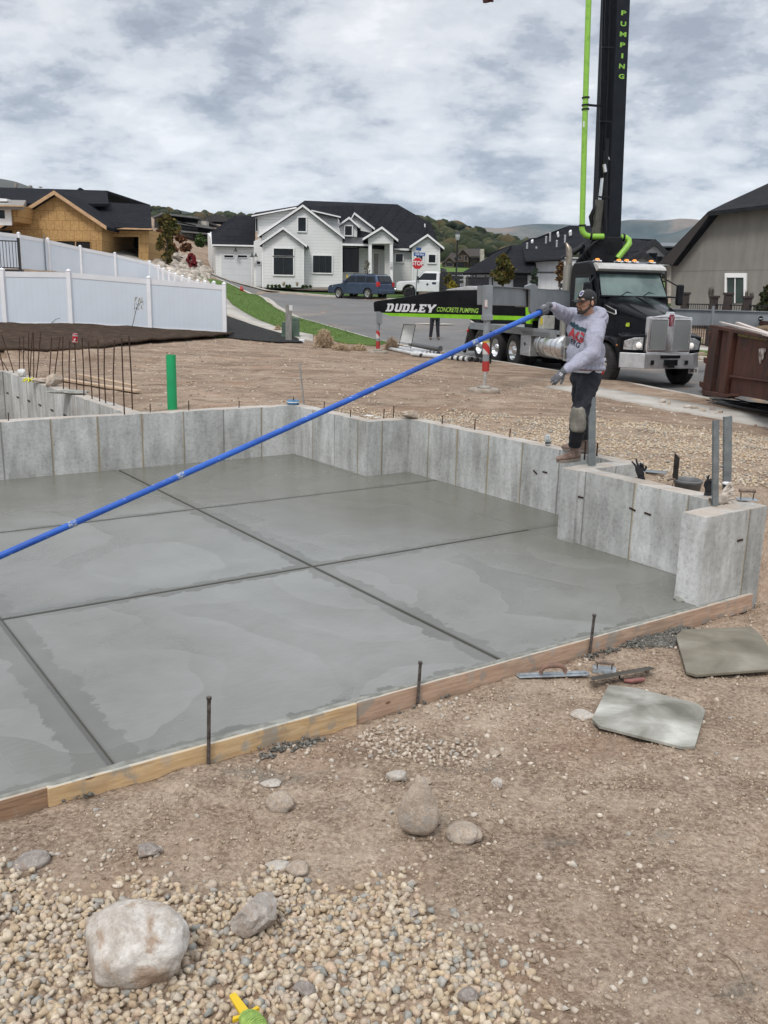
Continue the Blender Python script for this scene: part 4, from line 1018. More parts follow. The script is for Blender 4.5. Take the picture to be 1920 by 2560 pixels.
# bucket behind the wall with a dark steel bar leaning
c=PZ(1489,1038,.74);bz=ground_z(c.x,c.y)-.02
r=thing('bucket','grey mortar bucket standing behind the concrete wall','bucket',(c.x,c.y+.03,bz));hb=.745-bz
b=MB();b.lathe([(0,.004),(.105,.004),(.108,0),(.128,hb-.03),(.136,hb-.028),(.137,hb-.004),(.133,hb),(.128,hb-.003),(.122,hb-.04),(.100,.02),(0,.02)],n=28);b.build('bucket_body',mat('grey_plastic_dusty',(.17,.175,.18),(.12,.122,.125),.6,0,8),r)
b=MB();b.tube([(-.136,0,hb-.02),(-.15,0,hb-.08),(-.13,.03,hb-.14)],.003,6);b.build('bail_handle',DKST,r)
b=MB();b.lathe([(0,hb-.09),(.118,hb-.09)],n=24);b.build('water',mat('murky_water',(.06,.058,.05),None,.12),r)
p=PZ(1458,1036,.76);tp=PY(1461,978,p.y+.05);r=thing('flat_bar','dark flat steel bar leaning upright on the bucket','steel bar',p)
d=(tp-V(p));b=MB();b.prism([(-.028,0),(.028,0),(.03,d.length-.05),(-.026,d.length)],-.003,.003,ax='y');o=b.build('bar',DKST,r);o.rotation_euler=(rad(-4),rad(2),rad(15))
b=MB();b.tube([(-.075,-.02,-.005),(-.04,-.01,.008),(0,0,.004)],[.012,.012,.008],8);b.build('grip',WH,r)
# flat float blade lying across the back of the wall
p=PZ(1392,1016,TOP+.07);q=PZ(1438,1020,TOP+.07);c=(p+q)/2;r=thing('darby_float','grey flat float lying behind the black glove on the wall','float',(c.x,c.y+.08,TOP+.05),math.atan2(q.y-p.y,q.x-p.x));
b=MB();b.box(-.16,.13,-.06,.06,0,.008);b.build('blade',GALV,r,bevel=.002);b=MB();b.tube([(-.06,-.02,-.012),(.07,-.05,-.014),(.11,-.05,-.03)],.011,8);b.build('handle',WH,r)
# things on the far corner
c=PZ(633,873,TOP);r=thing('tape_roll','blue and white roll of tape on the far wall corner','tape roll',(c.x,c.y,TOP))
b=MB();b.lathe([(.045,.002),(.092,.002),(.094,.01),(.094,.055),(.09,.062),(.045,.062),(.045,.002)],n=26);b.build('roll',mat('blue_tape',(.03,.13,.28),(.06,.22,.36),.4),r)
b=MB();b.lathe([(.0955,.03),(.0955,.045)],n=26);b.build('label_band',mat('white_plastic',(.72,.73,.73)),r)
p=PZ(656,874,TOP);tp=PY(645,771,p.y+.1);b=MB();b.bar((0,0,0),tp-p,.055,.02);o=b.build('wooden_stake',mat('weathered_grey_wood',(.27,.265,.25),(.18,.175,.165),.85,0,12,.3,stretch=(4,4,.4)));o.location=p+V((0,.15,-.1));tag(o,'weathered grey wooden stake leaning left behind the far wall corner','stake')
# green sewer pipe
p=PG(374,884);p=V((p.x,14.15,.55));tp=PY(369,767,14.1);r=thing('sewer_pipe','bright green upright plastic sewer pipe behind the back wall','pipe',p)
h=tp.z-p.z;d=V((tp.x-PY(374,884,14.15).x,0,h));b=MB();b.tube([(0,0,-.1),d],.075,24,cap=False);b.tube([d,(0,0,-.1)],.069,24,cap=False)
rr=[(d+V((math.cos(a)*.075,math.sin(a)*.075,0))) for a in np.linspace(0,2*PI,25)[:-1]];ri=[(d+V((math.cos(a)*.069,math.sin(a)*.069,0))) for a in np.linspace(0,2*PI,25)[:-1]];b.loft([rr,ri],cap=False);b.build('pipe_wall',mat('green_pvc',(.012,.36,.13),(.01,.30,.11),.35,0,3),r)
# red can pushed over a rebar
tp=RBT[13];r=thing('drink_can','red drink can stuck upside down on a rebar tip','can',(tp.x,tp.y,tp.z-.03));r.rotation_euler=(0,rad(7),0)
b=MB();b.lathe([(a*1.25,z*1.25) for a,z in prof],n=20);b.build('can_body',mat('red_can',(.50,.012,.025),(.42,.015,.03),.3,.3),r)
b=MB();b.lathe([(.0418,.11),(.0418,.135)],n=20);b.lathe([(.0418,.015),(.0418,.03)],n=20);b.lathe([(.043*.78,.148),(.033,.152),(0,.150)],n=20);b.build('silver_band',mat('can_silver',(.55,.55,.55),None,.3,.6),r)
b=MB();a0=math.atan2(-tp.y,-tp.x)-.15;b.add([(.0424*math.cos(a0+x_),.0424*math.sin(a0+x_),z_) for x_,z_ in ((-.3,.04),(.1,.04),(.45,.07),(.2,.078),(-.3,.06))],[(0,1,2,3,4)]);b.build('print',mat('white_print',(.7,.7,.7)),r)
# odds and ends on the basement wall
def blob(name,x,y,z,r_,m,label,cat,seed,flat=1):
    p=PZ(x,y,z);b=MB();b.rock((0,0,0),r_,seed,3,rough=.5,flat=flat);o=b.build(name,m);o.location=(p.x,p.y,p.z+r_[2]*.6);return tag(o,label,cat)
blob('rag',48,812,TOP,(.13,.1,.10),mat('white_cloth',(.62,.62,.6),(.5,.5,.48),.9),'crumpled white rag on the basement wall at left','rag',5)
b=MB();p=PZ(64,825,TOP)
for i in range(9): b.tube([(0,0,.03),(.06*math.cos(i*.7),.06*math.sin(i*.7),.05+.02*(i%2)),(.12*math.cos(i*.7),.12*math.sin(i*.7),.01)],.012,5)
b.rock((0,0,.03),(.05,.05,.03),3,1);o=b.build('twine_bundle',mat('yellow_twine',(.62,.60,.06),(.5,.5,.05),.8));o.location=p;tag(o,'tangle of yellow twine on top of the basement wall','twine')
blob('stone',116,833,TOP,(.17,.14,.13),RT,'brown clod of earth on the edge of the basement wall','stone',17)
blob('stone',90,826,TOP,(.24,.12,.05),RT,'flat brown slab of dried mud on the basement wall','stone',27)
blob('cement_spatter',147,849,TOP,(.36,.16,.035),CEM,'grey spatter of hardened cement on the basement wall','cement',37,0)
p=PZ(886,900,TOP);blob('stone',887,903,TOP,(.16,.11,.075),RT,'brown stone lying on the wall at the inner corner','stone',47)
blob('paper_scrap',797,899,TOP,(.09,.06,.01),mat('white_cloth',(.6,.6,.6)),'scrap of white paper on the jutting wall corner','paper',57)
blob('paper_scrap',816,902,TOP,(.07,.04,.008),mat('white_cloth',(.6,.6,.6)),'smaller scrap of white paper just right of the first one','paper',58)
# lumber behind the basement wall
LB=mat_wood('pale_lumber',(.38,.27,.18),(.52,.40,.29),0,knots=False,dirty=.2)
def plank(x0,y0,x1,y1,w_,h_,m,label,lift=.03,cat='plank',name='plank'):
    a,b2=PG(x0,y0),PG(x1,y1);c=(a+b2)/2;b=MB();d=b2-a;b.bar(-d/2,d/2,w_,h_);o=b.build(name,m,bevel=.004);o.location=c+V((0,0,lift));return tag(o,label,cat)
plank(118,822,300,852,.14,.04,LB,'long pale plank lying on the dirt behind the rebars',.05)
plank(170,820,292,847,.09,.04,LB,'thinner pale plank lying just behind the long one',.10)
# twine reel in the gravel at the bottom edge
zt=ground_z(*PG(530,2190)[:2])+.060;p=PZ(501,2149,zt);q=PZ(552,2222,zt);d=(q-p).normalized();c=p+d*.135
r=thing('string_reel','yellow plastic string reel wound with lime green twine lying in the gravel','string reel',(c.x,c.y,zt),math.atan2(d.y,d.x))
YP=mat('yellow_plastic',(.72,.48,.012),(.62,.42,.012),.4)
b=MB();b.prism([(-.135,-.009),(-.13,-.013),(-.03,-.017),(-.03,.017),(-.13,.013),(-.135,.009)],-.006,.008);b.build('handle',YP,r,bevel=.003)
b=MB();b.prism([(-.035,-.045),(-.022,-.052),(-.018,-.02),(-.018,.02),(-.022,.052),(-.035,.045),(-.03,.02),(-.03,-.02)],-.006,.009);b.box(.10,.112,-.04,.04,-.006,.006);b.box(-.02,.10,-.016,.016,-.004,.004);b.build('flange',YP,r,bevel=.002)
b=MB()
for k in range(17):
    x_=-.014+k*.0065;rr_=.026+.010*math.sin(k/16*PI)
    pts_=[(x_+.004*math.sin(a*2+k),rr_*1.1*math.cos(a),rr_*math.sin(a)) for a in np.linspace(0,2*PI,17)]
    b.tube(pts_,.0042,6,cap=False)
b.sphere((.037,0,0),(.056,.030,.027),16,10)
b.build('twine',mat('lime_twine',(.36,.52,.12),(.20,.32,.07),.7,0,40,.5),r)
# root in the dirt
pts_=[PG(x,y) for x,y in ((1549,2055),(1572,2062),(1590,2080),(1604,2100),(1611,2122))]
b=MB();b.tube([ (p.x,p.y,ground_z(p.x,p.y)+.006) for p in pts_],[.002,.003,.0035,.003,.0015],6);o=b.build('root',mat('dry_root',(.28,.20,.14)));tag(o,'thin dry root curling on the dirt at lower right','root')
# blue float pole
A_=PY(1181,668,9.02);B_=PY(0,1186,6.2);Bx=B_+(B_-A_)*.5
r=thing('float_pole','long blue pole with worn white scratches held by the worker across the slab','pole',(0,0,0))
BLU=NT('worn_blue_paint');v_=BLU.mapv(scale=(.6,.6,3));f_=BLU.noise(v_,18,6,.7);BLU.base(BLU.mix(BLU.ramp(f_,[(.64,0),(.67,1)]),BLU.ramp(BLU.noise(v_,3,4),[(.35,(.008,.055,.30)),(.65,(.02,.115,.50))]),(.55,.58,.6)));BLU.set(.32,0,.5)
def lerp(a,b2,t_): return a+(b2-a)*t_
sag=lambda t_: V((0,0,-.05*math.sin(PI*min(1,t_))))
P_=[lerp(A_,Bx,t_)+sag(t_*.8) for t_ in np.linspace(0,1,28)]
b=MB();b.tube(P_,.0245,16);b.build('tube',BLU.m,r)
for tt in (.115,.49,.60):
    b=MB();b.tube([lerp(A_,Bx,tt-.004)+sag(tt*.8),lerp(A_,Bx,tt+.004)+sag(tt*.8)],.0262,16);b.build('coupling',mat('blue_coupling',(.05,.13,.42),(.3,.33,.36),.4,0,60,lo=.48,hi=.52),r)
b=MB();b.cyl(A_+(A_-Bx).normalized()*.02,A_,.021,14);b.build('end_cap',BLKG,r)
# ============================================================ PEOPLE
def fused(name,b,m,parent,vox=.008,sm=6,disp=0,dscale=.1,origin=None,dec=0):
    o=b.build(name,m,parent)
    r=o.modifiers.new('r','REMESH'); r.mode='VOXEL'; r.voxel_size=vox; r.use_smooth_shade=True
    s_=o.modifiers.new('s','SMOOTH'); s_.factor=.5; s_.iterations=sm
    if disp:
        tx=bpy.data.textures.new(name+'_folds','CLOUDS'); tx.noise_scale=dscale; tx.noise_depth=2
        d=o.modifiers.new('d','DISPLACE'); d.texture=tx; d.strength=disp; d.mid_level=.5; d.texture_coords='LOCAL'
        s2=o.modifiers.new('s2','SMOOTH'); s2.factor=.5; s2.iterations=1
    return o
SKIN=mat('skin',(.44,.245,.165),(.37,.19,.125),.5,0,14,.08)
HOODM=mat('heather_grey_fleece',(.37,.375,.46),(.30,.305,.38),.9,0,60,.4,bscale=150)
DENIM=mat('dark_denim',(.009,.010,.016),(.019,.021,.030),.85,0,9,.5,bscale=40)
BOOTM=mat('dusty_brown_leather',(.26,.185,.15),(.14,.085,.065),.5,0,12,.3)
SOLE=mat('dusty_rubber_sole',(.27,.23,.20),(.17,.145,.12),.8,0,10)
GLV=mat('grey_work_glove',(.12,.125,.14),(.07,.072,.08),.75,0,25,.3)
REDC=mat('red_cotton',(.50,.04,.035),(.38,.03,.03),.85,0,9)
BLK=mat('black_cloth',(.012,.012,.014),(.02,.02,.022),.8,0,9)
DIRTPAD=mat('dusty_knee_patch',(.27,.255,.215),(.15,.14,.12),.85,0,9,.4)
def pw(x,y,Y): return PY(1157.8+.1915*x,596.2+.1915*y,Y)
FD=V((-.80,-.60,0)).normalized(); LFT=V((.60,-.80,0)).normalized()
feetc=PZ(1238,990,TOP)
per=thing('person','worker in grey hooded sweatshirt and black cap standing on the wall holding the blue pole','person',(feetc.x,feetc.y,TOP))
inv=Matrix.Translation(-V((feetc.x,feetc.y,TOP)))
def PM(): return MB(inv)
pelvis=pw(565,1130,9.38);chest=pw(565,620,9.36);belly=pw(560,860,9.36);neckb=pw(600,478,9.33)
Hc=pw(568,292,9.24)
shR=pw(420,450,9.52);elR=pw(305,430,9.36);wrR=pw(196,345,9.10);shL=pw(690,565,9.22);elL=pw(640,865,9.05);wrL=pw(318,1070,8.88)
toeL=PZ(1204,1000,TOP);heL=PZ(1262,994,TOP);dl=(heL-toeL).normalized();heL=toeL+dl*.315
toeR=PZ(1215,974,TOP);heR=toeR+(PZ(1275,977,TOP)-toeR).normalized()*.31
hipL=pw(610,1150,9.30);knL=pw(478,1600,9.16);anL=heL-dl*.085+V((0,0,.17))
hipR=pw(520,1150,9.50);knR=pw(505,1560,9.72);anR=heR-(heR-toeR).normalized()*.085+V((0,0,.17))
fh=V((-.88,-.475,-.05)).normalized(); HM=frame(Hc,fh,None,(0,0,1)); # x fwd, y left, z up
def ell(b,c,axes,rad_,n=14):
    """ellipsoid with axes x,y,z (world vectors)"""
    x,y,z=axes;m=Matrix.Identity(4)
    for i in range(3): m[i][0]=x[i];m[i][1]=y[i];m[i][2]=z[i];m[i][3]=c[i]
    b.sphere((0,0,0),rad_,n+2,n,m)
UPV=V((0,0,1))
AX=(FD,LFT,UPV)
def limb(b,pts,rs,n=12):
    # dense capsule chain
    for i in range(len(pts)-1):
        b.cyl(pts[i],pts[i+1],rs[i],n,rs[i+1])
    for p,r in zip(pts,rs): b.sphere(p,r,n,8)
# body: one continuous surface
b=PM()
hax=tuple(V((HM[0][i],HM[1][i],HM[2][i])) for i in range(3))
def hp(x,y,z): return HM@V((x,y,z))
ell(b,hp(-.006,0,.022),hax,(.092,.074,.098));ell(b,hp(.022,0,-.050),hax,(.064,.058,.060));ell(b,hp(.066,0,-.090),hax,(.026,.028,.022))
b.tube([hp(.084,0,.015),hp(.096,0,-.010),hp(.104,0,-.034)],[.008,.010,.014],8);b.sphere(hp(.098,0,-.037),.014,8,6)
for s_ in (-1,1):
    b.sphere(hp(.093,.012*s_,-.040),.009,8,6);ell(b,hp(.062,.040*s_,-.022),hax,(.026,.024,.022))
    ell(b,hp(-.012,.080*s_,-.014),hax,(.017,.008,.030));ell(b,hp(.074,.030*s_,.026),hax,(.016,.026,.010))
ell(b,hp(.088,0,-.062),hax,(.009,.022,.006));ell(b,hp(.086,0,-.071),hax,(.009,.019,.006))
b.cyl(hp(-.01,0,-.04),neckb+V((0,0,-.04)),.056,14,.064)
ell(b,chest,AX,(.105,.155,.21));ell(b,belly,AX,(.10,.14,.17));ell(b,pelvis,AX,(.11,.15,.11));
limb(b,[shR,elR,wrR],[.048,.038,.028]);limb(b,[shL,elL,wrL],[.048,.038,.028])
limb(b,[hipL,knL,anL],[.078,.052,.036]);limb(b,[hipR,knR,anR],[.078,.052,.036])
b.cyl(anL,anL-V((0,0,.12)),.035,10,.03);b.cyl(anR,anR-V((0,0,.12)),.035,10,.03);b.cyl(anL-V((0,0,.12)),toeL.lerp(heL,.35)+V((0,0,.045)),.03,10,.024);b.cyl(anR-V((0,0,.12)),toeR.lerp(heR,.35)+V((0,0,.045)),.03,10,.024)
BODY=fused('body',b,SKIN,per,.0065,3)
# eyes (downcast), brows, beard, hair
for s_ in (-1,1): b=PM();ell(b,hp(.0835,.030*s_,.002),hax,(.004,.014,.0045),8);b.build('eye',mat('dark_eye',(.02,.012,.01),None,.3),BODY)
b=PM()
for s_ in (-1,1): b.tube([hp(.094,.014*s_,.022),hp(.091,.034*s_,.026),hp(.075,.053*s_,.018)],[.004,.005,.003],6)
for s_ in (-1,1): b.tube([hp(.089,.014*s_,.0),hp(.087,.030*s_,.004),hp(.079,.045*s_,-.001)],[.002,.0025,.002],6)
HAIR=mat('black_hair',(.018,.013,.010),(.035,.024,.018),.8,0,60,.5)
b.build('eyebrow',HAIR,BODY)
b=PM()
for s_ in (-1,1):
    limb(b,[hp(.001,.068*s_,-.010),hp(.012,.068*s_,-.050),hp(.045,.050*s_,-.085),hp(.072,.022*s_,-.102)],[.010,.013,.016,.018],8)
    limb(b,[hp(.095,.004*s_,-.052),hp(.090,.024*s_,-.058),hp(.083,.030*s_,-.075),hp(.082,.016*s_,-.092)],[.006,.006,.006,.011],8)
b.sphere(hp(.086,0,-.094),.020,10,8); b.sphere(hp(.090,0,-.082),.007,8,6)
fused('beard',b,HAIR,BODY,.005,2)
b=PM();ell(b,hp(-.03,0,.005),hax,(.078,.0795,.075));
for s_ in (-1,1): ell(b,hp(-.005,.072*s_,.008),hax,(.022,.008,.03))
fused('hair',b,HAIR,BODY,.007,2)
# cap
b=PM()
ell(b,hp(-.010,0,.046),hax,(.099,.083,.074),18);b.sphere(hp(-.01,0,.121),.009,8,6)
cm=HM
prof_=[]
fused('cap',b,BLK,per,.006,1)
b=MB(inv@HM);n=13
def br(t,rx,z0): a=-1.15+2.3*t; return ( -.008+rx*math.cos(a)*1.0, rx*.80*math.sin(a), z0-.012*abs(math.sin(a))**2)
ring=[];
for k in range(n):
    t_=k/(n-1);i_=br(t_,.098,.030);o_=br(t_,.172,.018); w_=math.sin(PI*t_)**.5; o2=(i_[0]+(o_[0]-i_[0])*w_,i_[1]+(o_[1]-i_[1])*w_,i_[2]+(o_[2]-i_[2])*w_)
    ring.append([i_,o2,(o2[0],o2[1],o2[2]-.004),(i_[0],i_[1],i_[2]-.005)])
b.loft(ring);CAPB=b.build('cap_brim',BLK,per)
# embroidered swoosh badge on the cap front and a small mark on its side
b=MB(inv@HM)
def capp(a,z,o_=.003):
    c_=V((-.008,0,.055)); k=math.sqrt(max(0,1-((z-.055)/.085)**2)); return (c_.x+(.104+o_)*k*math.cos(a),(.087+o_)*k*math.sin(a),z)
b.smooth=True
SHP=[(.08,.060),(.32,.056),(.44,.064),(.56,.084),(.50,.098),(.62,.100),(.46,.112),(.36,.108),(.22,.112),(.12,.098),(.06,.080)]
def badge(sh,k,o_): 
    cx_=sum(p[0] for p in sh)/len(sh);cz_=sum(p[1] for p in sh)/len(sh)
    pts=[capp(cx_+(p[0]-cx_)*k,cz_+(p[1]-cz_)*k,o_) for p in sh];c_=capp(cx_,cz_,o_+.002);b.add([c_]+pts,[(0,i+1,(i+1)%len(pts)+1) for i in range(len(pts))])
badge(SHP,1,.004);b.cur=1;badge(SHP,.62,.0065)
b.build('cap_badge',[mat('white_thread',(.62,.62,.66),(.5,.5,.55),.7),mat('violet_thread',(.09,.08,.22),None,.7)],per)
b=MB(inv@HM);b.add([capp(1.45,.035,.004),capp(1.60,.035,.004),capp(1.6,.045,.004),capp(1.53,.052,.004),capp(1.45,.045,.004)],[(0,1,2,3,4)]);b.build('cap_mark',mat('white_thread',(.62,.62,.66)),per)
# hooded sweatshirt
b=PM()
ell(b,chest+V((0,0,.0)),AX,(.165,.205,.215));ell(b,belly,AX,(.175,.200,.20));ell(b,pw(560,960,9.36),AX,(.180,.200,.11))
ell(b,pw(575,515,9.35),AX,(.115,.19,.085))
limb(b,[shR+V((0,0,-.01)),elR,wrR-(wrR-elR).normalized()*.02],[.090,.070,.044]);limb(b,[shL,pw(662,700,9.10),elL,(elL+wrL)/2,wrL-(wrL-elL).normalized()*.01],[.088,.090,.078,.066,.045])
# gathered folds at the elbow
for t_,r_ in ((.15,.084),(.38,.077),(.62,.068),(.85,.056)): p=elL+(wrL-elL)*t_; ell(b,p,((wrL-elL).normalized(),LFT,UPV),(.018,r_,r_))
for t_,r_ in ((.2,.076),(.55,.067),(.85,.056)): p=elR+(wrR-elR)*t_; ell(b,p,((wrR-elR).normalized(),UPV.cross((wrR-elR)).normalized(),UPV),(.016,r_,r_))
# hem roll
for a in np.linspace(0,2*PI,25)[:-1]: b.sphere(pw(560,1030,9.36)+FD*.160*math.cos(a)+LFT*.185*math.sin(a),.024,8,6)
# hood bunched round the neck
hood=[]
for a in np.linspace(0,2*PI,21)[:-1]:
    back=(1-math.cos(a))/2
    hood.append(neckb+FD*(.085*math.cos(a)-.028)+LFT*(.105*math.sin(a))+V((0,0,-.048+.085*back)))
for i,p in enumerate(hood): 
    bk=(1-math.cos(2*PI*i/20))/2; b.sphere(p+V((0,0,.022*bk)),.032+.030*bk,10,8)
ell(b,neckb-FD*.135+V((0,0,.005)),AX,(.075,.125,.085));ell(b,neckb-FD*.06+LFT*.10+V((0,0,-.02)),AX,(.09,.05,.05))
HOOD=fused('sweatshirt',b,HOODM,per,.0085,4,.040,.13)
b=PM();pts_=[neckb+FD*(.112*math.cos(a)-.024)+LFT*(.128*math.sin(a))+V((0,0,-.035+.115*(1-math.cos(a))/2)) for a in np.linspace(0,2*PI,25)]
b.tube(pts_,[.022+.012*(1-math.cos(a))/2 for a in np.linspace(0,2*PI,25)],10,cap=False);b.tube([p+V((0,0,-.045))+(p-neckb).normalized()*.026 for p in pts_],.020,10,cap=False);b.build('hood_edge',HOODM,HOOD)
# cord and hood edge
b=PM();b.tube([neckb+FD*.085+LFT*.03+V((0,0,-.06)),neckb+FD*.145+LFT*.03+V((0,0,-.12)),neckb+FD*.170+LFT*.035+V((0,0,-.20))],.004,6)
b.build('drawcord',mat('pale_cord',(.5,.5,.55)),HOOD)
# inner red collar
b=PM()
ringc=[]
for zz,rr_ in ((-.055,.072),(-.01,.070),(.018,.068)): ringc.append([neckb+V((.0,0,zz))-FD*.006+FD*rr_*math.cos(a)+LFT*rr_*math.sin(a) for a in np.linspace(0,2*PI,17)[:-1]])
b.loft(ringc,cap=False);b.build('red_collar',REDC,per,smooth=True)
# shirt tail + white waistband under the hem
b=PM()
ell(b,pw(560,1048,9.37),AX,(.150,.178,.045));ell(b,pw(700,1075,9.38),AX,(.05,.075,.045));fused('red_undershirt',b,REDC,per,.01,3,.01,.05)
b=PM()
pt=pw(560,1062,9.37);b.loft([[pt+V((0,0,h))+FD*.151*math.cos(a)+LFT*.176*math.sin(a) for a in np.linspace(0,2*PI,25)[:-1]] for h in (-.018,.006)],cap=False);b.build('white_waistband',mat('white_cotton',(.6,.6,.62),None,.9),per,smooth=True)
# trousers
b=PM()
ell(b,pelvis+V((0,0,-.01)),AX,(.150,.172,.13));
limb(b,[hipL,lerp(hipL,knL,.5),knL,lerp(knL,anL,.5),anL+V((0,0,.02))],[.118,.100,.080,.077,.068]);limb(b,[hipR,lerp(hipR,knR,.5),knR,lerp(knR,anR,.5),anR+V((0,0,.0))],[.118,.098,.078,.074,.066])
for j,(p,q) in enumerate(((knL,anL),(knR,anR))):
    for t_,r_ in ((.55,.080),(.72,.076),(.88,.074)): c_=lerp(p,q,t_);ell(b,c_,AX,(r_,r_,.016))
TR=fused('trousers',b,DENIM,per,.009,3,.038,.09)
# knee patch: moulded pad on the near knee
b=PM();kd=(FD*.75+LFT*.45).normalized();lt=UPV.cross(kd).normalized()
m_=[]
for j,(yy,wd) in enumerate(((1478,.028),(1500,.050),(1560,.064),(1640,.068),(1715,.062),(1745,.040))):
    c_=pw(478-.02*(yy-1500),yy,9.16+.05*(yy-1600)/300);ring=[]
    for a in np.linspace(-1.45,1.45,9): ring.append(c_+kd*(.088*math.cos(a)+.004)+lt*(wd*1.12*math.sin(a)))
    m_.append(ring)
b.smooth=True;b.loft(m_,cap=False,closed=False);kp_=b.build('knee_pad',DIRTPAD,per);sd_=kp_.modifiers.new('s','SOLIDIFY');sd_.thickness=.012
# boots
def boot(toe,heel,an,label=None):
    d=toe-heel;L_=d.length;x=d.normalized();y=UPV.cross(x);m=frame(heel,x,y)
    b=MB(inv@m)
    for px_,w_,h_ in ((.04,.036,.05),(.09,.038,.06),(.15,.042,.052),(.20,.048,.042),(.25,.048,.036),(.285,.036,.030)):
        b.sphere((px_*L_/.31,0,.028+h_*.55),(.045,w_,h_),12,10)
    a_=m.inverted()@an
    b.cyl((.055*L_/.31,0,.06),(a_.x,a_.y,a_.z+.01),.046,14,.054);b.sphere((a_.x,a_.y,a_.z+.01),.054,12,8)
    up=fused('boot',b,BOOTM,per,.006,3,.006,.04)
    b=MB(inv@m);n=20;pr=[]
    for a in np.linspace(0,2*PI,n+1)[:-1]:
        px_=L_/2+L_/2*math.cos(a);w_=.052*(1-.18*math.cos(a*1)*0)*(abs(math.sin(a))**.55)*(1 if math.sin(a)>0 else -1);pr.append((px_,w_*(.86+.18*(px_/L_))))
    b.prism(pr,0,.030);so_=b.build('sole',SOLE,up,bevel=.004)
    b=MB(inv@m)
    for k in range(5):
        xx=.115+.020*k;b.tube([(xx*L_/.31,-.026,.125-.013*k),(xx*L_/.31+.012,0,.139-.014*k),(xx*L_/.31,.026,.125-.013*k)],.003,6)
    b.build('lace',mat('dark_lace',(.07,.05,.04)),up)
boot(toeL,heL,anL);boot(toeR,heR,anR)
# gloved hands
def hand(m,mt,fingers,thumb,palm=(.045,.018,.05),badge_=True):
    b=MB(inv@m);b.sphere((.045,0,0),(.055,.042,.020),14,10);b.sphere((.07,.012,0),(.035,.030,.017),12,8);b.cyl((-.03,0,0),(.02,0,0),.034,12,.036)
    for pts,rs in fingers+[thumb]:
        b.tube(pts,rs,10)
        for p,r in zip(pts,rs): b.sphere(p,r,8,6)
    o=fused('glove',b,mt,per,.0042,1)
    b=MB(inv@m);b.loft([[(x_,.0375*math.cos(a)*k_,.0275*math.sin(a)*k_) for a in np.linspace(0,2*PI,17)[:-1]] for x_,k_ in ((-.04,1.06),(-.028,1.0),(-.012,1.03))],cap=False);b.build('cuff',mt,o,smooth=True)
    if badge_: b=MB(inv@m);b.box(.025,.062,-.016,.016,.0195,.0212);b.build('glove_print',mat('white_print_worn',(.5,.5,.52),(.2,.2,.22),.6,0,80,lo=.45,hi=.55),o)
    return o
# left hand: relaxed, hanging down-left
dL=(pw(190,1195,8.80)-wrL).normalized();nL=V((.25,-.75,.45)).normalized();yL=nL.cross(dL).normalized();mL=frame(wrL+dL*.02,dL,yL)
F4=[([(.085,.030,0),(.118,.032,-.012),(.140,.031,-.030)],[.0115,.0105,.0095]),([(.092,.012,0),(.130,.014,-.010),(.156,.014,-.032)],[.012,.011,.0098]),([(.090,-.008,0),(.126,-.012,-.016),(.148,-.013,-.040)],[.012,.0108,.0096]),([(.082,-.027,0),(.110,-.029,-.016),(.126,-.028,-.038)],[.0108,.0098,.009])]
TH=([(.02,.030,-.008),(.050,.056,-.020),(.082,.066,-.032)],[.015,.013,.011])
hand(mL,GLV,F4,TH)
# right hand: closed round the pole
pd=(Bx-A_).normalized();hc=A_+pd*.045                      # pole point inside the fist
dirh=(hc-wrR);upn=pd.cross(dirh).normalized()
if upn.z<0: upn=-upn
mR=frame(hc+V((0,0,.030))-dirh.normalized()*.055,V((dirh.x,dirh.y,dirh.z)).normalized(),None,(0,0,1))
mi=mR.inverted();ax_=(mi.to_3x3()@pd).normalized();oc=mi@hc
# fingers are arcs round the pole axis
def arc(off,r0,a0,a1,n=5):
    u=V((0,0,1))-ax_*ax_.z;u.normalize();w_=ax_.cross(u);
    if w_.x<0: w_=-w_
    return [oc+ax_*off+(u*math.cos(a)+w_*math.sin(a))*r0 for a in np.linspace(a0,a1,n)]
FR=[(arc(o_,.036,-.2,2.9+.1*j),[.0125,.012,.0115,.011,.010]) for j,o_ in enumerate((-.033,-.011,.011,.033))]
TR_=(arc(.050,.037,-.6,-2.2,4),[.015,.0135,.0125,.011])
hand(mR,GLV,FR,TR_)
b=PM();b.cyl(wrR-(wrR-elR).normalized()*.004,wrR+(wrR-elR).normalized()*.010,.037,14);b.build('red_cuff',mat('dark_red_knit',(.20,.03,.03)),per)
# print on the chest, draped over the fleece
def drape(name,vsfs,m,mx,off=.004):
    vs,fs=vsfs;b=MB(mx);b.add([(x,y,0) for x,y,z in vs if True],fs);o=b.build(name,m,HOOD)
    bm=bmesh.new();bm.from_mesh(o.data);bmesh.ops.remove_doubles(bm,verts=bm.verts,dist=1e-5);bmesh.ops.triangulate(bm,faces=bm.faces);bmesh.ops.subdivide_edges(bm,edges=[e for e in bm.edges if e.calc_length()>.02],cuts=2,use_grid_fill=True);bm.to_mesh(o.data);bm.free()
    s_=o.modifiers.new('w','SHRINKWRAP');s_.target=HOOD;s_.wrap_method='PROJECT';s_.use_project_z=True;s_.use_negative_direction=True;s_.use_positive_direction=True;s_.offset=off;s_.wrap_mode='ABOVE_SURFACE'
    return o
def flat(vsfs):  # keep only the front faces of extruded text
    vs,fs=vsfs;return vs,fs
ND=(FD*.92+LFT*.30).normalized();XD=UPV.cross(ND).normalized()
def dm(cxy,Yc): c_=pw(cxy[0],cxy[1],Yc)+ND*.25; return c_
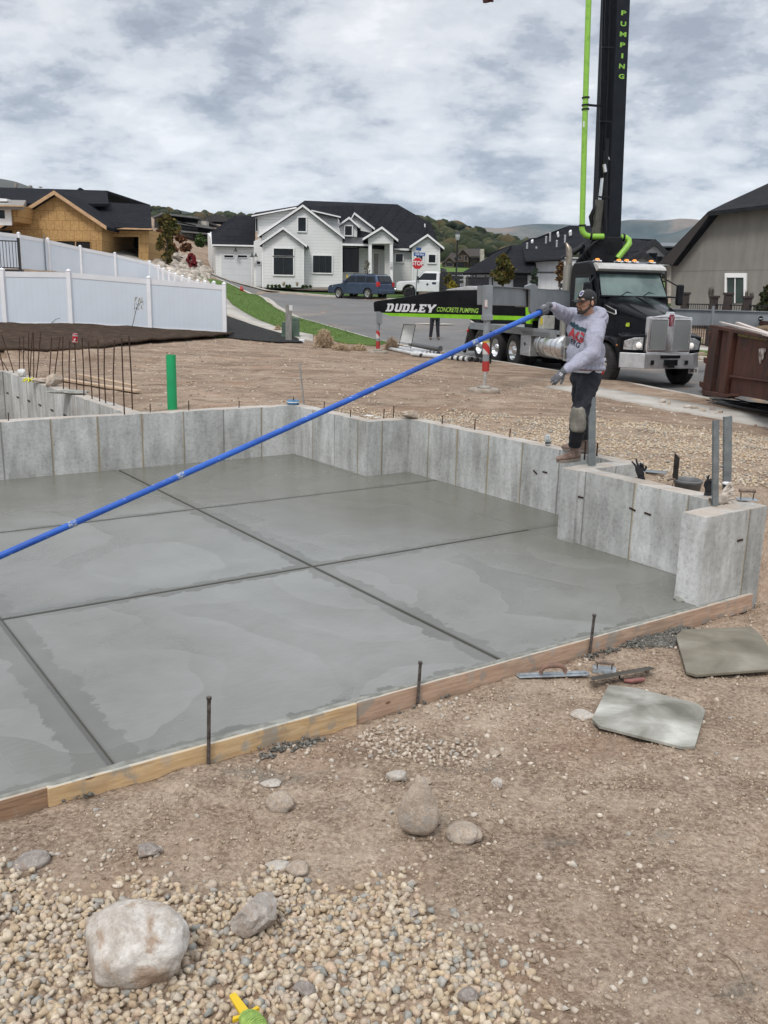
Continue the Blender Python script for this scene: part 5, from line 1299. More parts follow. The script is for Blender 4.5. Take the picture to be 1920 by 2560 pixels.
def drape_at(name,txt,size,c,m,rot=-.34,**k):
    vs,fs=text_mesh(txt,size,0,**k)
    o=drape(name,(vs,fs),m,Matrix.Identity(4))
    mm=Matrix.Identity(4);x=XD*math.cos(rot)+UPV*math.sin(rot);y=ND.cross(x)
    for i in range(3): mm[i][0]=x[i];mm[i][1]=y[i];mm[i][2]=ND[i];mm[i][3]=c[i]-(feetc.x,feetc.y,TOP)[i]
    o.matrix_local=mm;return o
RP_=mat('red_print',(.48,.05,.06),(.40,.06,.07),.7);NP_=mat('navy_print',(.015,.025,.05),None,.7);TP_=mat('teal_print',(.015,.045,.07),(.03,.09,.10),.7)
drape_at('print_letters','AG',.135,pw(415,675,9.2)+ND*.2,RP_,bold=.006)
drape_at('print_letters','ERG',.072,pw(395,765,9.2)+ND*.2,NP_,bold=.002,space=1.1)
mv=[(-.12,0),(-.10,.035),(-.085,.018),(-.06,.045),(-.04,.020),(-.01,.038),(.02,.018),(.05,.030),(.08,.022),(.12,.035),(.125,.0),(.0,-.015)]
vv_=[(0,.005,0)]+[(x,y,0) for x,y in mv];ff=[(0,i+1,(i+1)%len(mv)+1) for i in range(len(mv))]
o=drape('print_mountains',(vv_,ff),TP_,Matrix.Identity(4));mm=Matrix.Identity(4);x=XD*math.cos(-.30)+UPV*math.sin(-.30);y=ND.cross(x);c=pw(440,590,9.2)+ND*.2
for i in range(3): mm[i][0]=x[i];mm[i][1]=y[i];mm[i][2]=ND[i];mm[i][3]=c[i]-(feetc.x,feetc.y,TOP)[i]
o.matrix_local=mm
# ---- second worker, mostly hidden by the outrigger beam
p2=PZ(938,740,base_z(1.9,38)+.02);p2=V((PY(938,740,38).x,38,base_z(1.9,38)+.005))
q=thing('person','worker in dark jacket and black jeans standing in the street behind the outrigger','person',p2,rad(0))
b=MB()
J=dict(hl=(-.10,0,.92),kl=(-.13,-.02,.50),al=(-.16,.0,.09),hr=(.10,0,.92),kr=(.12,-.02,.50),ar=(.15,.0,.09))
ell(b,(0,0,1.62),((1,0,0),(0,1,0),(0,0,1)),(.078,.095,.115));b.cyl((0,0,1.4),(0,0,1.56),.055,12);ell(b,(0,0,1.25),((1,0,0),(0,1,0),(0,0,1)),(.17,.11,.22));ell(b,(0,0,1.0),((1,0,0),(0,1,0),(0,0,1)),(.15,.11,.16))
for s_,h,k,a in ((-1,'hl','kl','al'),(1,'hr','kr','ar')):
    limb(b,[J[h],J[k],J[a]],[.075,.05,.036]);limb(b,[(.19*s_,0,1.40),(.25*s_,-.02,1.14),(.08*s_,-.20,1.05)],[.045,.036,.028])
    b.sphere((.05*s_,-.23,1.05),(.04,.03,.02),8,6)
fused('body',b,SKIN,q,.012,2)
b=MB()
for s_,h,k,a in ((-1,'hl','kl','al'),(1,'hr','kr','ar')): limb(b,[J[h],J[k],(J[a][0],J[a][1],.12)],[.105,.078,.066])
ell(b,(0,0,.95),((1,0,0),(0,1,0),(0,0,1)),(.17,.13,.13));fused('trousers',b,DENIM,q,.013,3,.015,.07)
b=MB();ell(b,(0,0,1.22),((1,0,0),(0,1,0),(0,0,1)),(.225,.155,.30));b.cyl((0,0,.80),(0,0,1.2),.19,16,.21)
for s_ in (-1,1): limb(b,[(.20*s_,0,1.40),(.27*s_,-.02,1.13),(.10*s_,-.19,1.05)],[.075,.062,.046])
fused('jacket',b,mat('dark_jacket',(.022,.020,.022),(.035,.03,.03),.8,0,9),q,.014,3,.02,.1)
b=MB();ell(b,(0,-.22,1.04),((1,0,0),(0,1,0),(0,0,1)),(.13,.05,.05));fused('brown_mittens',b,mat('brown_leather',(.16,.075,.055),(.10,.05,.04),.7),q,.012,2)
b=MB();ell(b,(0,-.01,1.70),((1,0,0),(0,1,0),(0,0,1)),(.088,.11,.075));fused('cap',b,BLK,q,.012,1)
for s_ in (-1,1):
    b=MB();b.sphere((.155*s_,-.02,.06),(.05,.07,.055),10,8);b.sphere((.165*s_,-.11,.045),(.052,.085,.042),10,8);b.cyl((.155*s_,0,.06),(.15*s_,0,.16),.05,10);fused('boot',b,mat('tan_leather',(.15,.105,.08),(.10,.07,.055),.7),q,.01,2)
# ============================================================ CONCRETE PUMP TRUCK
PT_O=V((6.52,23.42,.32)); PT_A=16
hd=V((math.sin(rad(PT_A)),-math.cos(rad(PT_A)),0)); PT_RZ=math.atan2(hd.y,hd.x)
TR0=thing('concrete_pump_truck','black concrete pump truck with raised boom and silver grille, parked on outriggers','pump truck',PT_O,PT_RZ)
PTM=Matrix.Translation(PT_O)@Matrix.Rotation(PT_RZ,4,'Z'); PTI=PTM.inverted()
def TL(p): return PTI@V(p)
GLOSS=mat('gloss_black_paint',(.005,.0055,.007),(.008,.009,.011),.16,0,3,spec=.12)
SATB=mat('satin_black_steel',(.006,.0065,.008),(.012,.013,.015),.42,0,5,spec=.2)
BOOMG=mat('charcoal_boom_paint',(.009,.011,.016),(.013,.016,.021),.5,0,3,.05,spec=.18)
CHR=mat('polished_aluminium',(.78,.78,.79),(.66,.66,.67),.22,.92,8,.03)
ALUB=mat('brushed_aluminium',(.66,.67,.68),(.55,.56,.57),.38,.8,7,.05)
LIME=mat('lime_green_paint',(.22,.52,.012),(.17,.43,.01),.35,0,4)
LIMEP=mat('lime_pipe_paint',(.25,.50,.06),(.18,.37,.05),.4,0,7,lo=.3,hi=.5)
OGREY=mat('outrigger_grey_paint',(.235,.255,.27),(.19,.205,.22),.5,0,2.5,.05)
TYRE=mat('tyre_rubber',(.014,.014,.015),(.03,.028,.026),.85,0,10,.4)
CHAS=mat('chassis_black',(.012,.012,.012),(.03,.026,.022),.7,0,6,.3)
RWR=mat('signal_red',(.40,.025,.022),(.32,.03,.025),.6);WHP=mat('white_paint',(.68,.69,.70),(.58,.59,.60),.5)
def TB(): return MB()
def wheel(x,y,dual,rim_m=CHR,r=.52,w_=.29,par=TR0):
    s_=-1 if y<0 else 1
    b=MB();wid=w_ if not dual else w_*2+.06
    prof=[(.29,-w_/2),(.36,-w_/2-.005),(.46,-w_/2),(r-.03,-w_/2+.02),(r,-w_/2+.05),(r,w_/2-.05),(r-.03,w_/2-.02),(.46,w_/2),(.36,w_/2+.005),(.29,w_/2)]
    M_=Matrix.Rotation(PI/2,4,'X')
    offs=[0] if not dual else [0,s_*-.36]
    for o_ in offs:
        b.lathe(prof,Matrix.Translation((0,o_,0))@M_,32)
        for k in range(44):
            a=2*PI*k/44
            for q_ in (-1,1):
                b.box(-.012,.012,q_*.02,q_*(w_/2-.035),r-.004,r+.010,Matrix.Translation((0,o_,0))@Matrix.Rotation(a,4,'Y')@Matrix.Rotation(.3*q_,4,'Z'))
    t_=b.build('wheel',TYRE,par);t_.location=(x,y,r)
    b=MB();o_=s_*(w_/2);dd=-s_
    if dual: pr=[(.30,o_),(.285,o_-s_*.02),(.27,o_-s_*.17),(.20,o_-s_*.19),(.14,o_-s_*.19),(.13,o_-s_*.04),(.09,o_-s_*.01),(0,o_)]
    else: pr=[(.30,o_),(.285,o_-s_*.015),(.26,o_-s_*.03),(.20,o_+s_*.01),(.14,o_+s_*.02),(.13,o_+s_*.07),(.08,o_+s_*.09),(0,o_+s_*.09)]
    b.lathe([(a,-z) for a,z in pr],M_,32)
    for k in range(10):
        a=2*PI*k/10;yy=(o_-s_*.18 if dual else o_+s_*.012);b.cyl((.17*math.cos(a),yy,.17*math.sin(a)),(.17*math.cos(a),yy+s_*.03,.17*math.sin(a)),.013,6)
    b.cur=1
    for k in range(10):
        a=2*PI*(k+.5)/10;yy=(o_-s_*.165 if dual else o_-s_*.002);b.cyl((.235*math.cos(a),yy-s_*.002,.235*math.sin(a)),(.235*math.cos(a),yy+s_*.006,.235*math.sin(a)),.026,10)
    b.build('rim',[rim_m,CHAS],t_)
for y in (-1.06,1.06): wheel(0,y,False)
for x in (-5.5,-6.9,-8.3):
    for y in (-1.06,1.06): wheel(x,y,True)
b=MB()
for s_ in (-1,1): b.box(-9.3,1.05,s_*.36,s_*.46,.78,1.05)
for x in (0,-5.5,-6.9,-8.3): b.cyl((x,-.9,.52),(x,.9,.52),.09,10);
for x in (-1.5,-3,-4.6,-6.2,-7.6,-9.2): b.box(x-.06,x+.06,-.36,.36,.82,1.0)
b.box(.35,.95,-.45,.45,.50,.78);b.box(-.3,.4,-.3,.3,.55,1.2)
b.build('chassis',CHAS,TR0,bevel=.01)
# bumper
pl=[(.80,-1.22),(1.22,-.74),(1.27,0),(1.22,.74),(.80,1.22),(.74,1.20),(1.14,.70),(1.18,0),(1.14,-.70),(.74,-1.20)]
b=MB();b.prism(pl,.50,.86);BP=b.build('bumper',ALUB,TR0,bevel=.012)
b=MB();b.box(1.262,1.276,-.30,.30,.75,.82);b.build('slot',SATB,BP)
for y in (-.52,.52): 
    b=MB();b.box(1.24,1.262,y-.045,y+.045,.60,.70);b.build('tow_pocket',SATB,BP)
b=MB();b.box(1.27,1.33,-.20,.20,.58,.72);b.box(1.29,1.35,-.10,.10,.53,.60);b.build('tow_hitch',SATB,BP,bevel=.01)
b=MB();b.box(.95,.97,.83,1.12,.36,.50,);b.build('licence_plate',mat('plate',(.60,.58,.55),(.42,.40,.38),.5,0,30),TR0)
b=MB();add_text(b,'U7L 2S',.10,frame(V((.976,.975,.43)),V((0,1,0)),V((0,0,1))),sx=.75);b.build('plate_lettering',SATB,TR0)
# hood
def sec(x,hw,zt,zb,rd=.16,crown=.05):
    p=[(-hw,zb),(-hw,zt-rd)]
    for k in range(1,5): a=k/5*PI/2;p.append((-hw+rd-rd*math.cos(a),zt-rd+rd*math.sin(a)))
    for y in (-hw+rd,-hw*.35,0,hw*.35,hw-rd): p.append((y,zt+crown*(1-(y/hw)**2)))
    for k in range(4,0,-1): a=k/5*PI/2;p.append((hw-rd+rd*math.cos(a),zt-rd+rd*math.sin(a)))
    p+=[(hw,zt-rd),(hw,zb)]
    return [(x,y,z) for y,z in p]
b=MB();b.smooth=True
b.loft([sec(1.06,.60,1.66,.90,.08,.03),sec(.98,.64,1.70,.90,.10,.04),sec(.6,.70,1.80,.90,.14,.06),sec(.1,.77,1.93,.90,.17,.07),sec(-.4,.85,2.05,.90,.19,.08),sec(-.72,.90,2.13,.90,.20,.08)])
HO=b.build('hood',GLOSS,TR0);md=HO.modifiers.new('e','EDGE_SPLIT');md.split_angle=rad(40)
b=MB();b.tube([(1.0,0,1.745),(.5,0,1.87),(0,0,2.03),(-.6,0,2.18)],[.018,.022,.022,.016],8);b.build('hood_ridge',GLOSS,HO)
for s_ in (-1,1):
    b=MB();m_=Matrix.Translation((-.35,s_*.872,1.86))
    b.prism([(-.30,-.03),(.26,-.13),(.30,-.11),(.26,-.01),(-.28,.13)],-.012,.012,m_,ax='y');vn=b.build('hood_vent',CHR,HO)
    b=MB();b.prism([(-.27,-.015),(.25,-.10),(.25,-.03),(-.25,.10)],-.018,.018,m_,ax='y');b.build('vent_mesh',SATB,vn)
# unit number
b=MB();add_text(b,'65',.12,frame(V((.30,-.795,1.48)),V((1,-.17,0)),V((0,0,1)),None) if False else Matrix(((.985,0,.17,.36),(.17,0,-.985,-.765),(0,1,0,1.50),(0,0,0,1))),sx=1.2,bold=.006);b.build('unit_number',mat('lime_print',(.55,.72,.05),None,.5),TR0)
# fenders with headlights
for s_ in (-1,1):
    b=MB();b.smooth=True;rings=[]
    for k in range(13):
        t_=k/12;a=PI*(1.02-1.04*t_);x=.66*math.cos(a)*1.1+.03;z=.60+.62*math.sin(a)**.75 if math.sin(a)>0 else .60
        z2=z+.0
        rings.append([(x,s_*.70,z+.05),(x,s_*1.02,z+.045),(x,s_*1.17,z),(x,s_*1.21,z-.07),(x,s_*1.21,z-.10),(x*.95,s_*1.15,z-.08),(x*.95,s_*.70,z-.06)])
    b.loft(rings);b.build('fender',GLOSS,TR0)
    b=MB();b.smooth=False;y0,y1=(s_*.62,s_*1.19)
    b.loft([[(1.02,y0,.86),(.80,y1,.86),(.84,y1,1.24),(1.04,y0,1.30)],[(.62,y0,.86),(.60,y1,.86),(.60,y1,1.30),(.62,y0,1.42)]]);b.build('fender_nose',GLOSS,TR0,bevel=.03)
    b=MB();b.loft([[(1.03,s_*.70,.93),(.855,s_*1.16,.93),(.885,s_*1.16,1.14),(.96,s_*.92,1.22),(1.05,s_*.70,1.23)],[(.93,s_*.70,.93),(.80,s_*1.15,.93),(.80,s_*1.15,1.14),(.87,s_*.92,1.22),(.93,s_*.70,1.23)]])
    hl=b.build('headlight',mat('headlamp_lens',(.62,.64,.66),(.35,.36,.38),.08,.5,14,.2,lo=.42,hi=.55),TR0,bevel=.01)
    b=MB();b.sphere((1.0,s_*.80,1.04),(.06,.085,.075),14,10);b.build('lamp_bulb',mat('lit_lamp',(1.0,.80,.50) if s_>0 else (.85,.80,.75),None,.2,emit=1.6 if s_>0 else .25),hl)
    b=MB();b.sphere((.62,s_*1.215,1.02),(.05,.012,.022),10,6);b.build('side_marker',mat('amber_lens',(.6,.22,.04),None,.3),TR0)
# grille
b=MB();b.box(1.00,1.16,-.66,.66,.86,1.72)
G=b.build('grille_surround',CHR,TR0,bevel=.03)
b=MB();b.prism([(-.66,1.70),(-.10,1.78),(-.07,1.84),(.07,1.84),(.10,1.78),(.66,1.70)],1.02,1.175,ax='x');b.build('grille_crown',CHR,G,bevel=.012)
t=NT('grille_mesh');v_=t.mapv(scale=(1,1,1));br_=t.n('ShaderNodeTexBrick');br_.inputs['Scale'].default_value=22;br_.inputs['Mortar Size'].default_value=.035;
t.l(t.mapv(scale=(1,1,1),rot=(0,PI/2,0)),br_.inputs['Vector']);br_.inputs['Color1'].default_value=(.20,.21,.21,1);br_.inputs['Color2'].default_value=(.20,.21,.21,1);br_.inputs['Mortar'].default_value=(.42,.43,.43,1)
t.base(br_.outputs['Color']);t.set(.35,.7);t.bump(br_.outputs['Fac'],.5,.01);GMESH=t.m
for s_ in (-1,1):
    b=MB();b.box(1.158,1.170,s_*.09,s_*.60,.93,1.66);pm=b.build('grille_panel',GMESH,G,bevel=.01)
    b=MB()
    for z in (.93,1.66): b.bar((1.172,s_*.09,z),(1.172,s_*.60,z),.022,.012)
    for y in (.09,.60): b.bar((1.172,s_*y,.93),(1.172,s_*y,1.66),.022,.012)
    b.build('grille_trim',CHR,pm)
b=MB();b.prism([(-.05,1.50),(-.06,1.60),(-.085,1.70),(-.05,1.78),(.05,1.78),(.085,1.70),(.06,1.60),(.05,1.50)],1.172,1.192,ax='x');em=b.build('emblem',mat('dark_red_enamel',(.16,.015,.03),(.22,.02,.04),.25),G,bevel=.008)
b=MB()
for q_ in (-1,1): b.tube([(1.196,q_*.015,1.52),(1.196,q_*.03,1.60),(1.196,q_*.012,1.66),(1.196,q_*.03,1.74)],.006,6)
b.build('emblem_stroke',CHR,em)
# cab
XW=-.72
prof=[(XW,.95),(XW,2.12),(-1.12,2.86),(-1.05,3.00),(-1.55,3.08),(-2.35,3.04),(-2.42,2.90),(-2.42,.95)]
b=MB();b.smooth=False
def cabring(y,k): return [(x-(0),y*(1 if z<2.2 else 1-.09*(z-2.2)/.85),z) for x,z in prof]
b.loft([cabring(-1.04,0),cabring(1.04,0)]);CB=b.build('cab',GLOSS,TR0,bevel=.05,seg=3)
WGL=NT('windscreen_glass');WGL.base(WGL.ramp(WGL.noise(WGL.mapv(),1.6,3,.5),[(.35,(.05,.085,.08)),(.65,(.12,.18,.165))]));WGL.set(.09,0,.9)
def quad(name,pts,m,par,th=.012,lab=None):
    a,b_,c_,d_=[V(p) for p in pts];n_=(b_-a).cross(d_-a).normalized()*th
    q=MB();q.add([a,b_,c_,d_,a+n_,b_+n_,c_+n_,d_+n_],[(3,2,1,0),(4,5,6,7),(0,1,5,4),(1,2,6,5),(2,3,7,6),(3,0,4,7)]);return q.build(name,m,par,bevel=.003)
ws=quad('windscreen',[(XW+.012,-.94,2.19),(XW+.012,.94,2.19),(-1.085,.86,2.80),(-1.085,-.86,2.80)],WGL.m,TR0,.02)
b=MB();b.box(XW-.36,XW-.30,.40,.62,2.30,2.70);b.build('sun_glare_panel',WHP,ws) if False else None
b=MB();b.prism([(XW+.05,2.165),(XW+.05,2.205),(XW-.01,2.19),(XW-.01,2.165)],-.96,.96,ax='y');b.build('cowl_trim',SATB,CB)
b=MB();b.loft([[(-1.00,y*1.0,2.80),(-.86,y,2.86),(-.90,y,2.93),(-1.12,y,3.02),(-1.20,y,3.0)] for y in (-.98,-.5,0,.5,.98)]);vz=b.build('sun_visor',mat('cream_visor',(.52,.51,.49),(.44,.43,.41),.3,.2),TR0,bevel=.01)
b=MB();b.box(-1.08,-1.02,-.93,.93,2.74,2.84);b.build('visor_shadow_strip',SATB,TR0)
AMB=mat('amber_lamp',(.9,.30,.03),None,.25,emit=.5)
for y in (-.80,-.18,.05,.28,.78):
    b=MB();b.sphere((-1.32,y,3.10),(.10,.048,.035),12,8);cl=b.build('cab_light',AMB,TR0)
    b=MB();b.prism([(-1.45,3.055),(-1.20,3.055),(-1.24,3.085),(-1.42,3.09)],y-.075,y+.075,ax='y');b.build('lamp_base',CHR,cl)
for y0,a in ((-.45,.9),(.18,.9)):
    b=MB();b.tube([(XW+.06,y0,2.17),(XW-.02,y0+.25,2.30),(XW-.015,y0+.50,2.24)],.010,6);b.tube([(XW-.005,y0+.15,2.215),(XW-.005,y0+.66,2.245)],.008,6);b.build('wiper',SATB,TR0)
for s_ in (-1,1):
    # door with window
    b=MB();b.prism([(-.90,1.05),(-.90,2.16),(-1.20,2.72),(-2.05,2.72),(-2.05,1.05)],s_*1.042,s_*1.052,ax='y');dr=b.build('door',GLOSS,TR0,bevel=.006)
    b=MB();b.prism([(-.98,2.12),(-1.24,2.64),(-1.95,2.64),(-1.95,2.02),(-1.25,2.0)],s_*1.035,s_*1.060,ax='y');b.build('door_window',WGL.m,dr)
    b=MB();b.tube([(-1.88,s_*1.06,1.78),(-1.88,s_*1.10,1.80),(-1.72,s_*1.10,1.80),(-1.72,s_*1.06,1.78)],.012,6);b.build('handle',CHR,dr)
    # mirror
    b=MB();b.tube([(-.85,s_*1.02,2.20),(-.72,s_*1.30,2.18)],.022,8);b.tube([(-1.0,s_*1.02,2.66),(-.74,s_*1.30,2.46)],.018,8);mr=b.build('mirror_arm',SATB,TR0)
    b=MB();b.box(-.80,-.68,s_*1.26,s_*1.45,1.98,2.52);b.build('mirror_housing',SATB,mr,bevel=.05,seg=3)
    b=MB();b.box(-.815,-.80,s_*1.28,s_*1.43,2.03,2.47);b.build('mirror_glass',CHR,mr)
    # steps + tank
    b=MB()
    for z in (.45,.80): b.box(-2.1,-1.0,s_*.98,s_*1.20,z,z+.05)
    b.box(-2.12,-2.06,s_*.95,s_*1.18,.45,1.1);b.box(-1.04,-.98,s_*.95,s_*1.18,.45,1.1);b.build('cab_steps',ALUB,TR0)
b=MB();b.smooth=True;b.lathe([(0,-.78),(.30,-.78),(.34,-.74),(.34,.74),(.30,.78),(0,.78)],Matrix.Translation((-3.15,-.93,.78))@Matrix.Rotation(PI/2,4,'Y'),28);tk=b.build('fuel_tank',CHR,TR0)
for x in (-3.65,-3.3,-2.8,-2.5): 
    b=MB();b.lathe([(.346,-.03),(.352,-.02),(.352,.02),(.346,.03)],Matrix.Translation((x,-.93,.78))@Matrix.Rotation(PI/2,4,'Y'),28);b.build('tank_strap',ALUB,tk)
b=MB();b.box(-5.0,-4.30,-1.18,-.70,.42,1.10);tb=b.build('tool_box',ALUB,TR0,bevel=.012)
t=NT('louvre');t.base((.40,.41,.42));t.set(.4,.6);wv=t.n('ShaderNodeTexWave');wv.bands_direction='Z';wv.inputs['Scale'].default_value=8;t.l(t.mapv(),wv.inputs['Vector']);t.bump(wv.outputs['Fac'],.6,.02)
b=MB();b.box(-4.95,-4.35,-1.192,-1.181,.47,1.05);b.build('box_door',t.m,tb)
b=MB();b.cyl((-4.65,-1.20,.76),(-4.65,-1.192,.76),.05,12);b.build('latch',SATB,tb)
# exhaust stack with perforated guard and cut tip
t=NT('perforated_guard');vr=t.vor(t.mapv(scale=(1,1,1.6)),30,rand=0);t.base(t.ramp(vr,[(.22,(.03,.03,.03)),(.30,(.32,.31,.28))]));t.set(.45,.6)
b=MB();b.cyl((-2.62,-.95,.95),(-2.62,-.95,2.98),.135,20);ex=b.build('exhaust_stack',t.m,TR0)
b=MB();b.tube([(-2.62,-.95,2.9),(-2.62,-.95,3.25),(-2.64,-.97,3.42),(-2.70,-1.02,3.56)],[.085,.085,.08,.03],14);b.build('exhaust_tip',mat('burnt_chrome',(.34,.30,.25),(.22,.19,.15),.35,.8),ex)
# deck, water boxes, sub frame behind the cab
b=MB();b.box(-9.3,-2.6,-1.15,1.15,1.12,1.20);b.box(-9.3,-2.7,-1.2,-1.12,1.02,1.24);b.box(-9.3,-2.7,1.12,1.2,1.02,1.24);b.build('deck',OGREY,TR0,bevel=.008)
b=MB();b.box(-5.2,-4.6,-1.0,-.2,1.2,1.85);b.box(-6.3,-5.4,.1,1.0,1.2,1.9);b.box(-3.0,-2.75,-.9,.9,1.2,2.3);b.build('equipment_box',SATB,TR0,bevel=.02)
b=MB();b.box(-3.9,-3.55,-1.15,-.80,1.24,1.62);b.build('control_box',mat('light_grey_box',(.45,.45,.42),(.38,.38,.35),.5),TR0,bevel=.012)
b=MB();b.box(-3.75,-3.62,-1.162,-1.151,1.36,1.55);b.build('warning_label',mat('yellow_label',(.62,.50,.03)),TR0)
b=MB();b.box(-4.9,-3.0,-1.20,-1.08,1.02,1.16);b.build('walkway_edge',ALUB,TR0,bevel=.005)
b=MB();
for k in range(9): 
    y=-.5+.12*k;b.tube([(-3.1,y,1.3),(-3.3-.03*k,y,1.7),(-3.7,y*.7,1.9),(-4.2,y*.6,1.75)],.022,6)
b.build('hydraulic_hose',SATB,TR0)
# mud flaps / rear bumper / hopper
b=MB();b.loft([[(-9.2,-.85,1.1),(-9.2,.85,1.1),(-9.2,.85,2.0),(-9.2,-.85,2.0)],[(-10.1,-.95,1.35),(-10.1,.95,1.35),(-10.1,.95,2.05),(-10.1,-.95,2.05)]]);b.box(-9.6,-9.2,-.25,.25,.5,1.1);b.build('hopper',SATB,TR0,bevel=.02)
for y in (-1.0,1.0):
    b=MB();b.box(-9.12,-9.10,y-.28,y+.28,.28,1.02);b.build('mud_flap',CHAS,TR0)
b=MB()
for p in (((-9.3,-1.0,1.0),(-9.8,-1.0,.55)),((-9.8,-1.1,.55),(-9.8,1.1,.55)),((-9.3,1.0,1.0),(-9.8,1.0,.55)),((-9.3,-1.15,1.1),(-9.55,-1.25,.2))): b.bar(p[0],p[1],.09,.09)
b.build('rear_frame',CHAS,TR0)
b=MB();b.sphere((-9.35,-1.22,.95),(.03,.06,.06),8,6);b.build('tail_lamp',mat('red_lens',(.5,.02,.02),None,.3),TR0)
# ---- outriggers. every piece lies in a vertical plane through two ground points
def plane_pt(x,y,A,d):
    r_=ray(x,y);n_=V((d.y,-d.x,0));o=V((0,0,CAMH));t_=n_.dot(A-o)/n_.dot(r_);return o+r_*t_
def in_plane(name,px,A,d,th,m,par,bevel=.01,off=0,weld=True):
    n_=V((d.y,-d.x,0)).normalized()
    if n_.dot(V((0,-1,0)))<0: n_=-n_
    f=[TL(plane_pt(x,y,A,d)+n_*off) for x,y in px];bk=[TL(plane_pt(x,y,A,d)+n_*(off-th)) for x,y in px];n=len(px)
    b=MB();b.add(f+bk,[tuple(range(n)),tuple(range(2*n-1,n-1,-1))]+[(i,(i+1)%n,n+(i+1)%n,n+i) for i in range(n)]);return b.build(name,m,par,bevel=bevel,weld=True)
def leg(px,y_top,y_body,y_low,y_rod,y_pad,Yd,w_,z_rod,name='outrigger_leg'):
    pass
# front near outrigger (grey)
YA=PG(1046,836,.10).y;A1=PY(1052,700,YA);A1.z=0;B1=V((5.35,25.7,0));d1=(B1-A1).normalized()
OL=in_plane('outrigger_arm',[(1058,618.5),(1144,624.8),(1144,662),(1058,659)],A1,d1,.26,OGREY,TR0)
in_plane('arm_sleeve',[(1141,623.5),(1228,629),(1228,666),(1141,664)],A1,d1,.34,OGREY,OL,off=.04)
in_plane('arm_bracket',[(1128,617),(1140,612.5),(1149,614),(1153,622),(1153,672),(1146,688),(1137,672),(1136,626),(1128,624)],A1,d1,.06,OGREY,OL,off=.10)
in_plane('arm_flange',[(1058,617.2),(1228,627.6),(1228,629.2),(1058,619)],A1,d1,.34,OGREY,OL,off=.05,bevel=0)
def tube_px(name,x0,y0,x1,y1,wpx,Yd,m,par,n=16,square=False):
    a=PY(x0,y0,Yd);b_=PY(x1,y1,Yd);r_=(PY(x0+wpx/2,y0,Yd)-PY(x0-wpx/2,y0,Yd)).length/2
    q=MB()
    if square: q.bar(TL(a),TL(b_),r_*2,r_*2,up=(1,0,0))
    else: q.cyl(TL(a),TL(b_),r_,n)
    return q.build(name,m,par,bevel=.006 if square else 0)
L1=tube_px('outrigger_leg',1054,616,1052,687,17,YA,OGREY,TR0,square=True)
tube_px('leg_collar',1052,680,1052,692,20,YA,OGREY,L1,square=True);tube_px('leg_tube',1052,692,1050,738,15,YA,OGREY,L1)
tube_px('yellow_ring',1050,737,1050,740,16,YA,mat('yellow_paint',(.60,.42,.03)),L1)
def stripes(x0,x1,y0,y1,Yd,par,wpx,n=5):
    a=PY(x0,y0,Yd);r_=(PY(x0+wpx/2,y0,Yd)-PY(x0-wpx/2,y0,Yd)).length/2
    tt=NT('red_white_stripes');se=tt.n('ShaderNodeSeparateXYZ');tt.l(tt.tc.outputs['Object'],se.inputs[0])
    s_=tt.math('ADD',tt.math('MULTIPLY',se.outputs[2],3.2),tt.math('MULTIPLY',se.outputs[1],3.6));f=tt.math('FRACT',s_)
    tt.base(tt.ramp(f,[(0,(.42,.025,.022)),(.5,(.52,.52,.52))],'CONSTANT'));tt.set(.5)
    q=MB();q.cyl(TL(a),TL(PY(x1,y1,Yd)),r_,16);q.build('striped_sleeve',tt.m,par)
stripes(1050.5,1050,740,765,YA,L1,15.5);tube_px('leg_tube',1050,765,1049.5,781,14.5,YA,OGREY,L1);tube_px('red_band',1049.5,780,1049,802,15.5,YA,RWR,L1)
tube_px('leg_rod',1049,800,1046,834,9,YA,CHR,L1)
in_plane('warning_label',[(1047,648),(1053,648),(1053,664),(1047,664)],V((A1.x,YA-.11,0)),V((1,0,0)),.004,mat('label_white_red',(.55,.5,.48),(.5,.12,.10),.5,0,9,lo=.48,hi=.52),L1,bevel=0)
# rear near outrigger (black beam with lettering)
YR=PG(816,755,.10).y;A2=V((PY(817,700,YR).x,YR,0));B2_=V((4.75,26.4,0));d2=(B2_-A2).normalized()
RB=in_plane('outrigger_beam',[(806.5,655),(809,651.5),(817,649.5),(869,642.5),(934,631),(958,628.3),(1045,627),(1185,629),(1185,688),(1042,680.4),(827,675.6),(808,673)],A2,d2,.30,GLOSS,TR0,bevel=.012)
in_plane('beam_stripe',[(826,675.8),(1042,680.7),(1150,683.5),(1150,692.5),(1042,690),(843,682.6),(836,680)],A2,d2,.30,LIME,RB,off=.004,bevel=0)
in_plane('beam_bracket',[(1139,662),(1149,664),(1150,700),(1140,699)],A2,d2,.10,LIME,RB,off=.10,bevel=.004)
in_plane('beam_cap',[(960,627.6),(965,625),(1010,617.5),(1022,618),(1045,626)],A2,d2,.25,ALUB,RB,off=-.03,bevel=.01)
BR=MB()
def beam_text(txt,x0,y0,x1,y1,hpx,m,name,shear=.25,bold=.0,fatten=1,**k):
    vs,fs=text_mesh(txt,1.0,.0,shear=shear,bold=bold,**k)
    xs=[v[0] for v in vs];ys=[v[1] for v in vs];mx,mn=max(xs),min(xs);my,ny=max(ys),min(ys)
    n_=V((d2.y,-d2.x,0));n_=-n_ if n_.y>0 else n_
    L0=plane_pt(x0,y0,A2,d2);L1_=plane_pt(x1,y1,A2,d2);T0=plane_pt(x0,y0-hpx,A2,d2)
    b=MB();b.add([TL(L0+(L1_-L0)*((x-mn)/(mx-mn))+V((0,0,(T0.z-L0.z)*((y-ny)/(my-ny))))+n_*.012) for x,y,z in vs],fs)
    return b.build(name,m,RB)
WPR=mat('silver_print',(.62,.63,.65),(.54,.55,.57),.4)
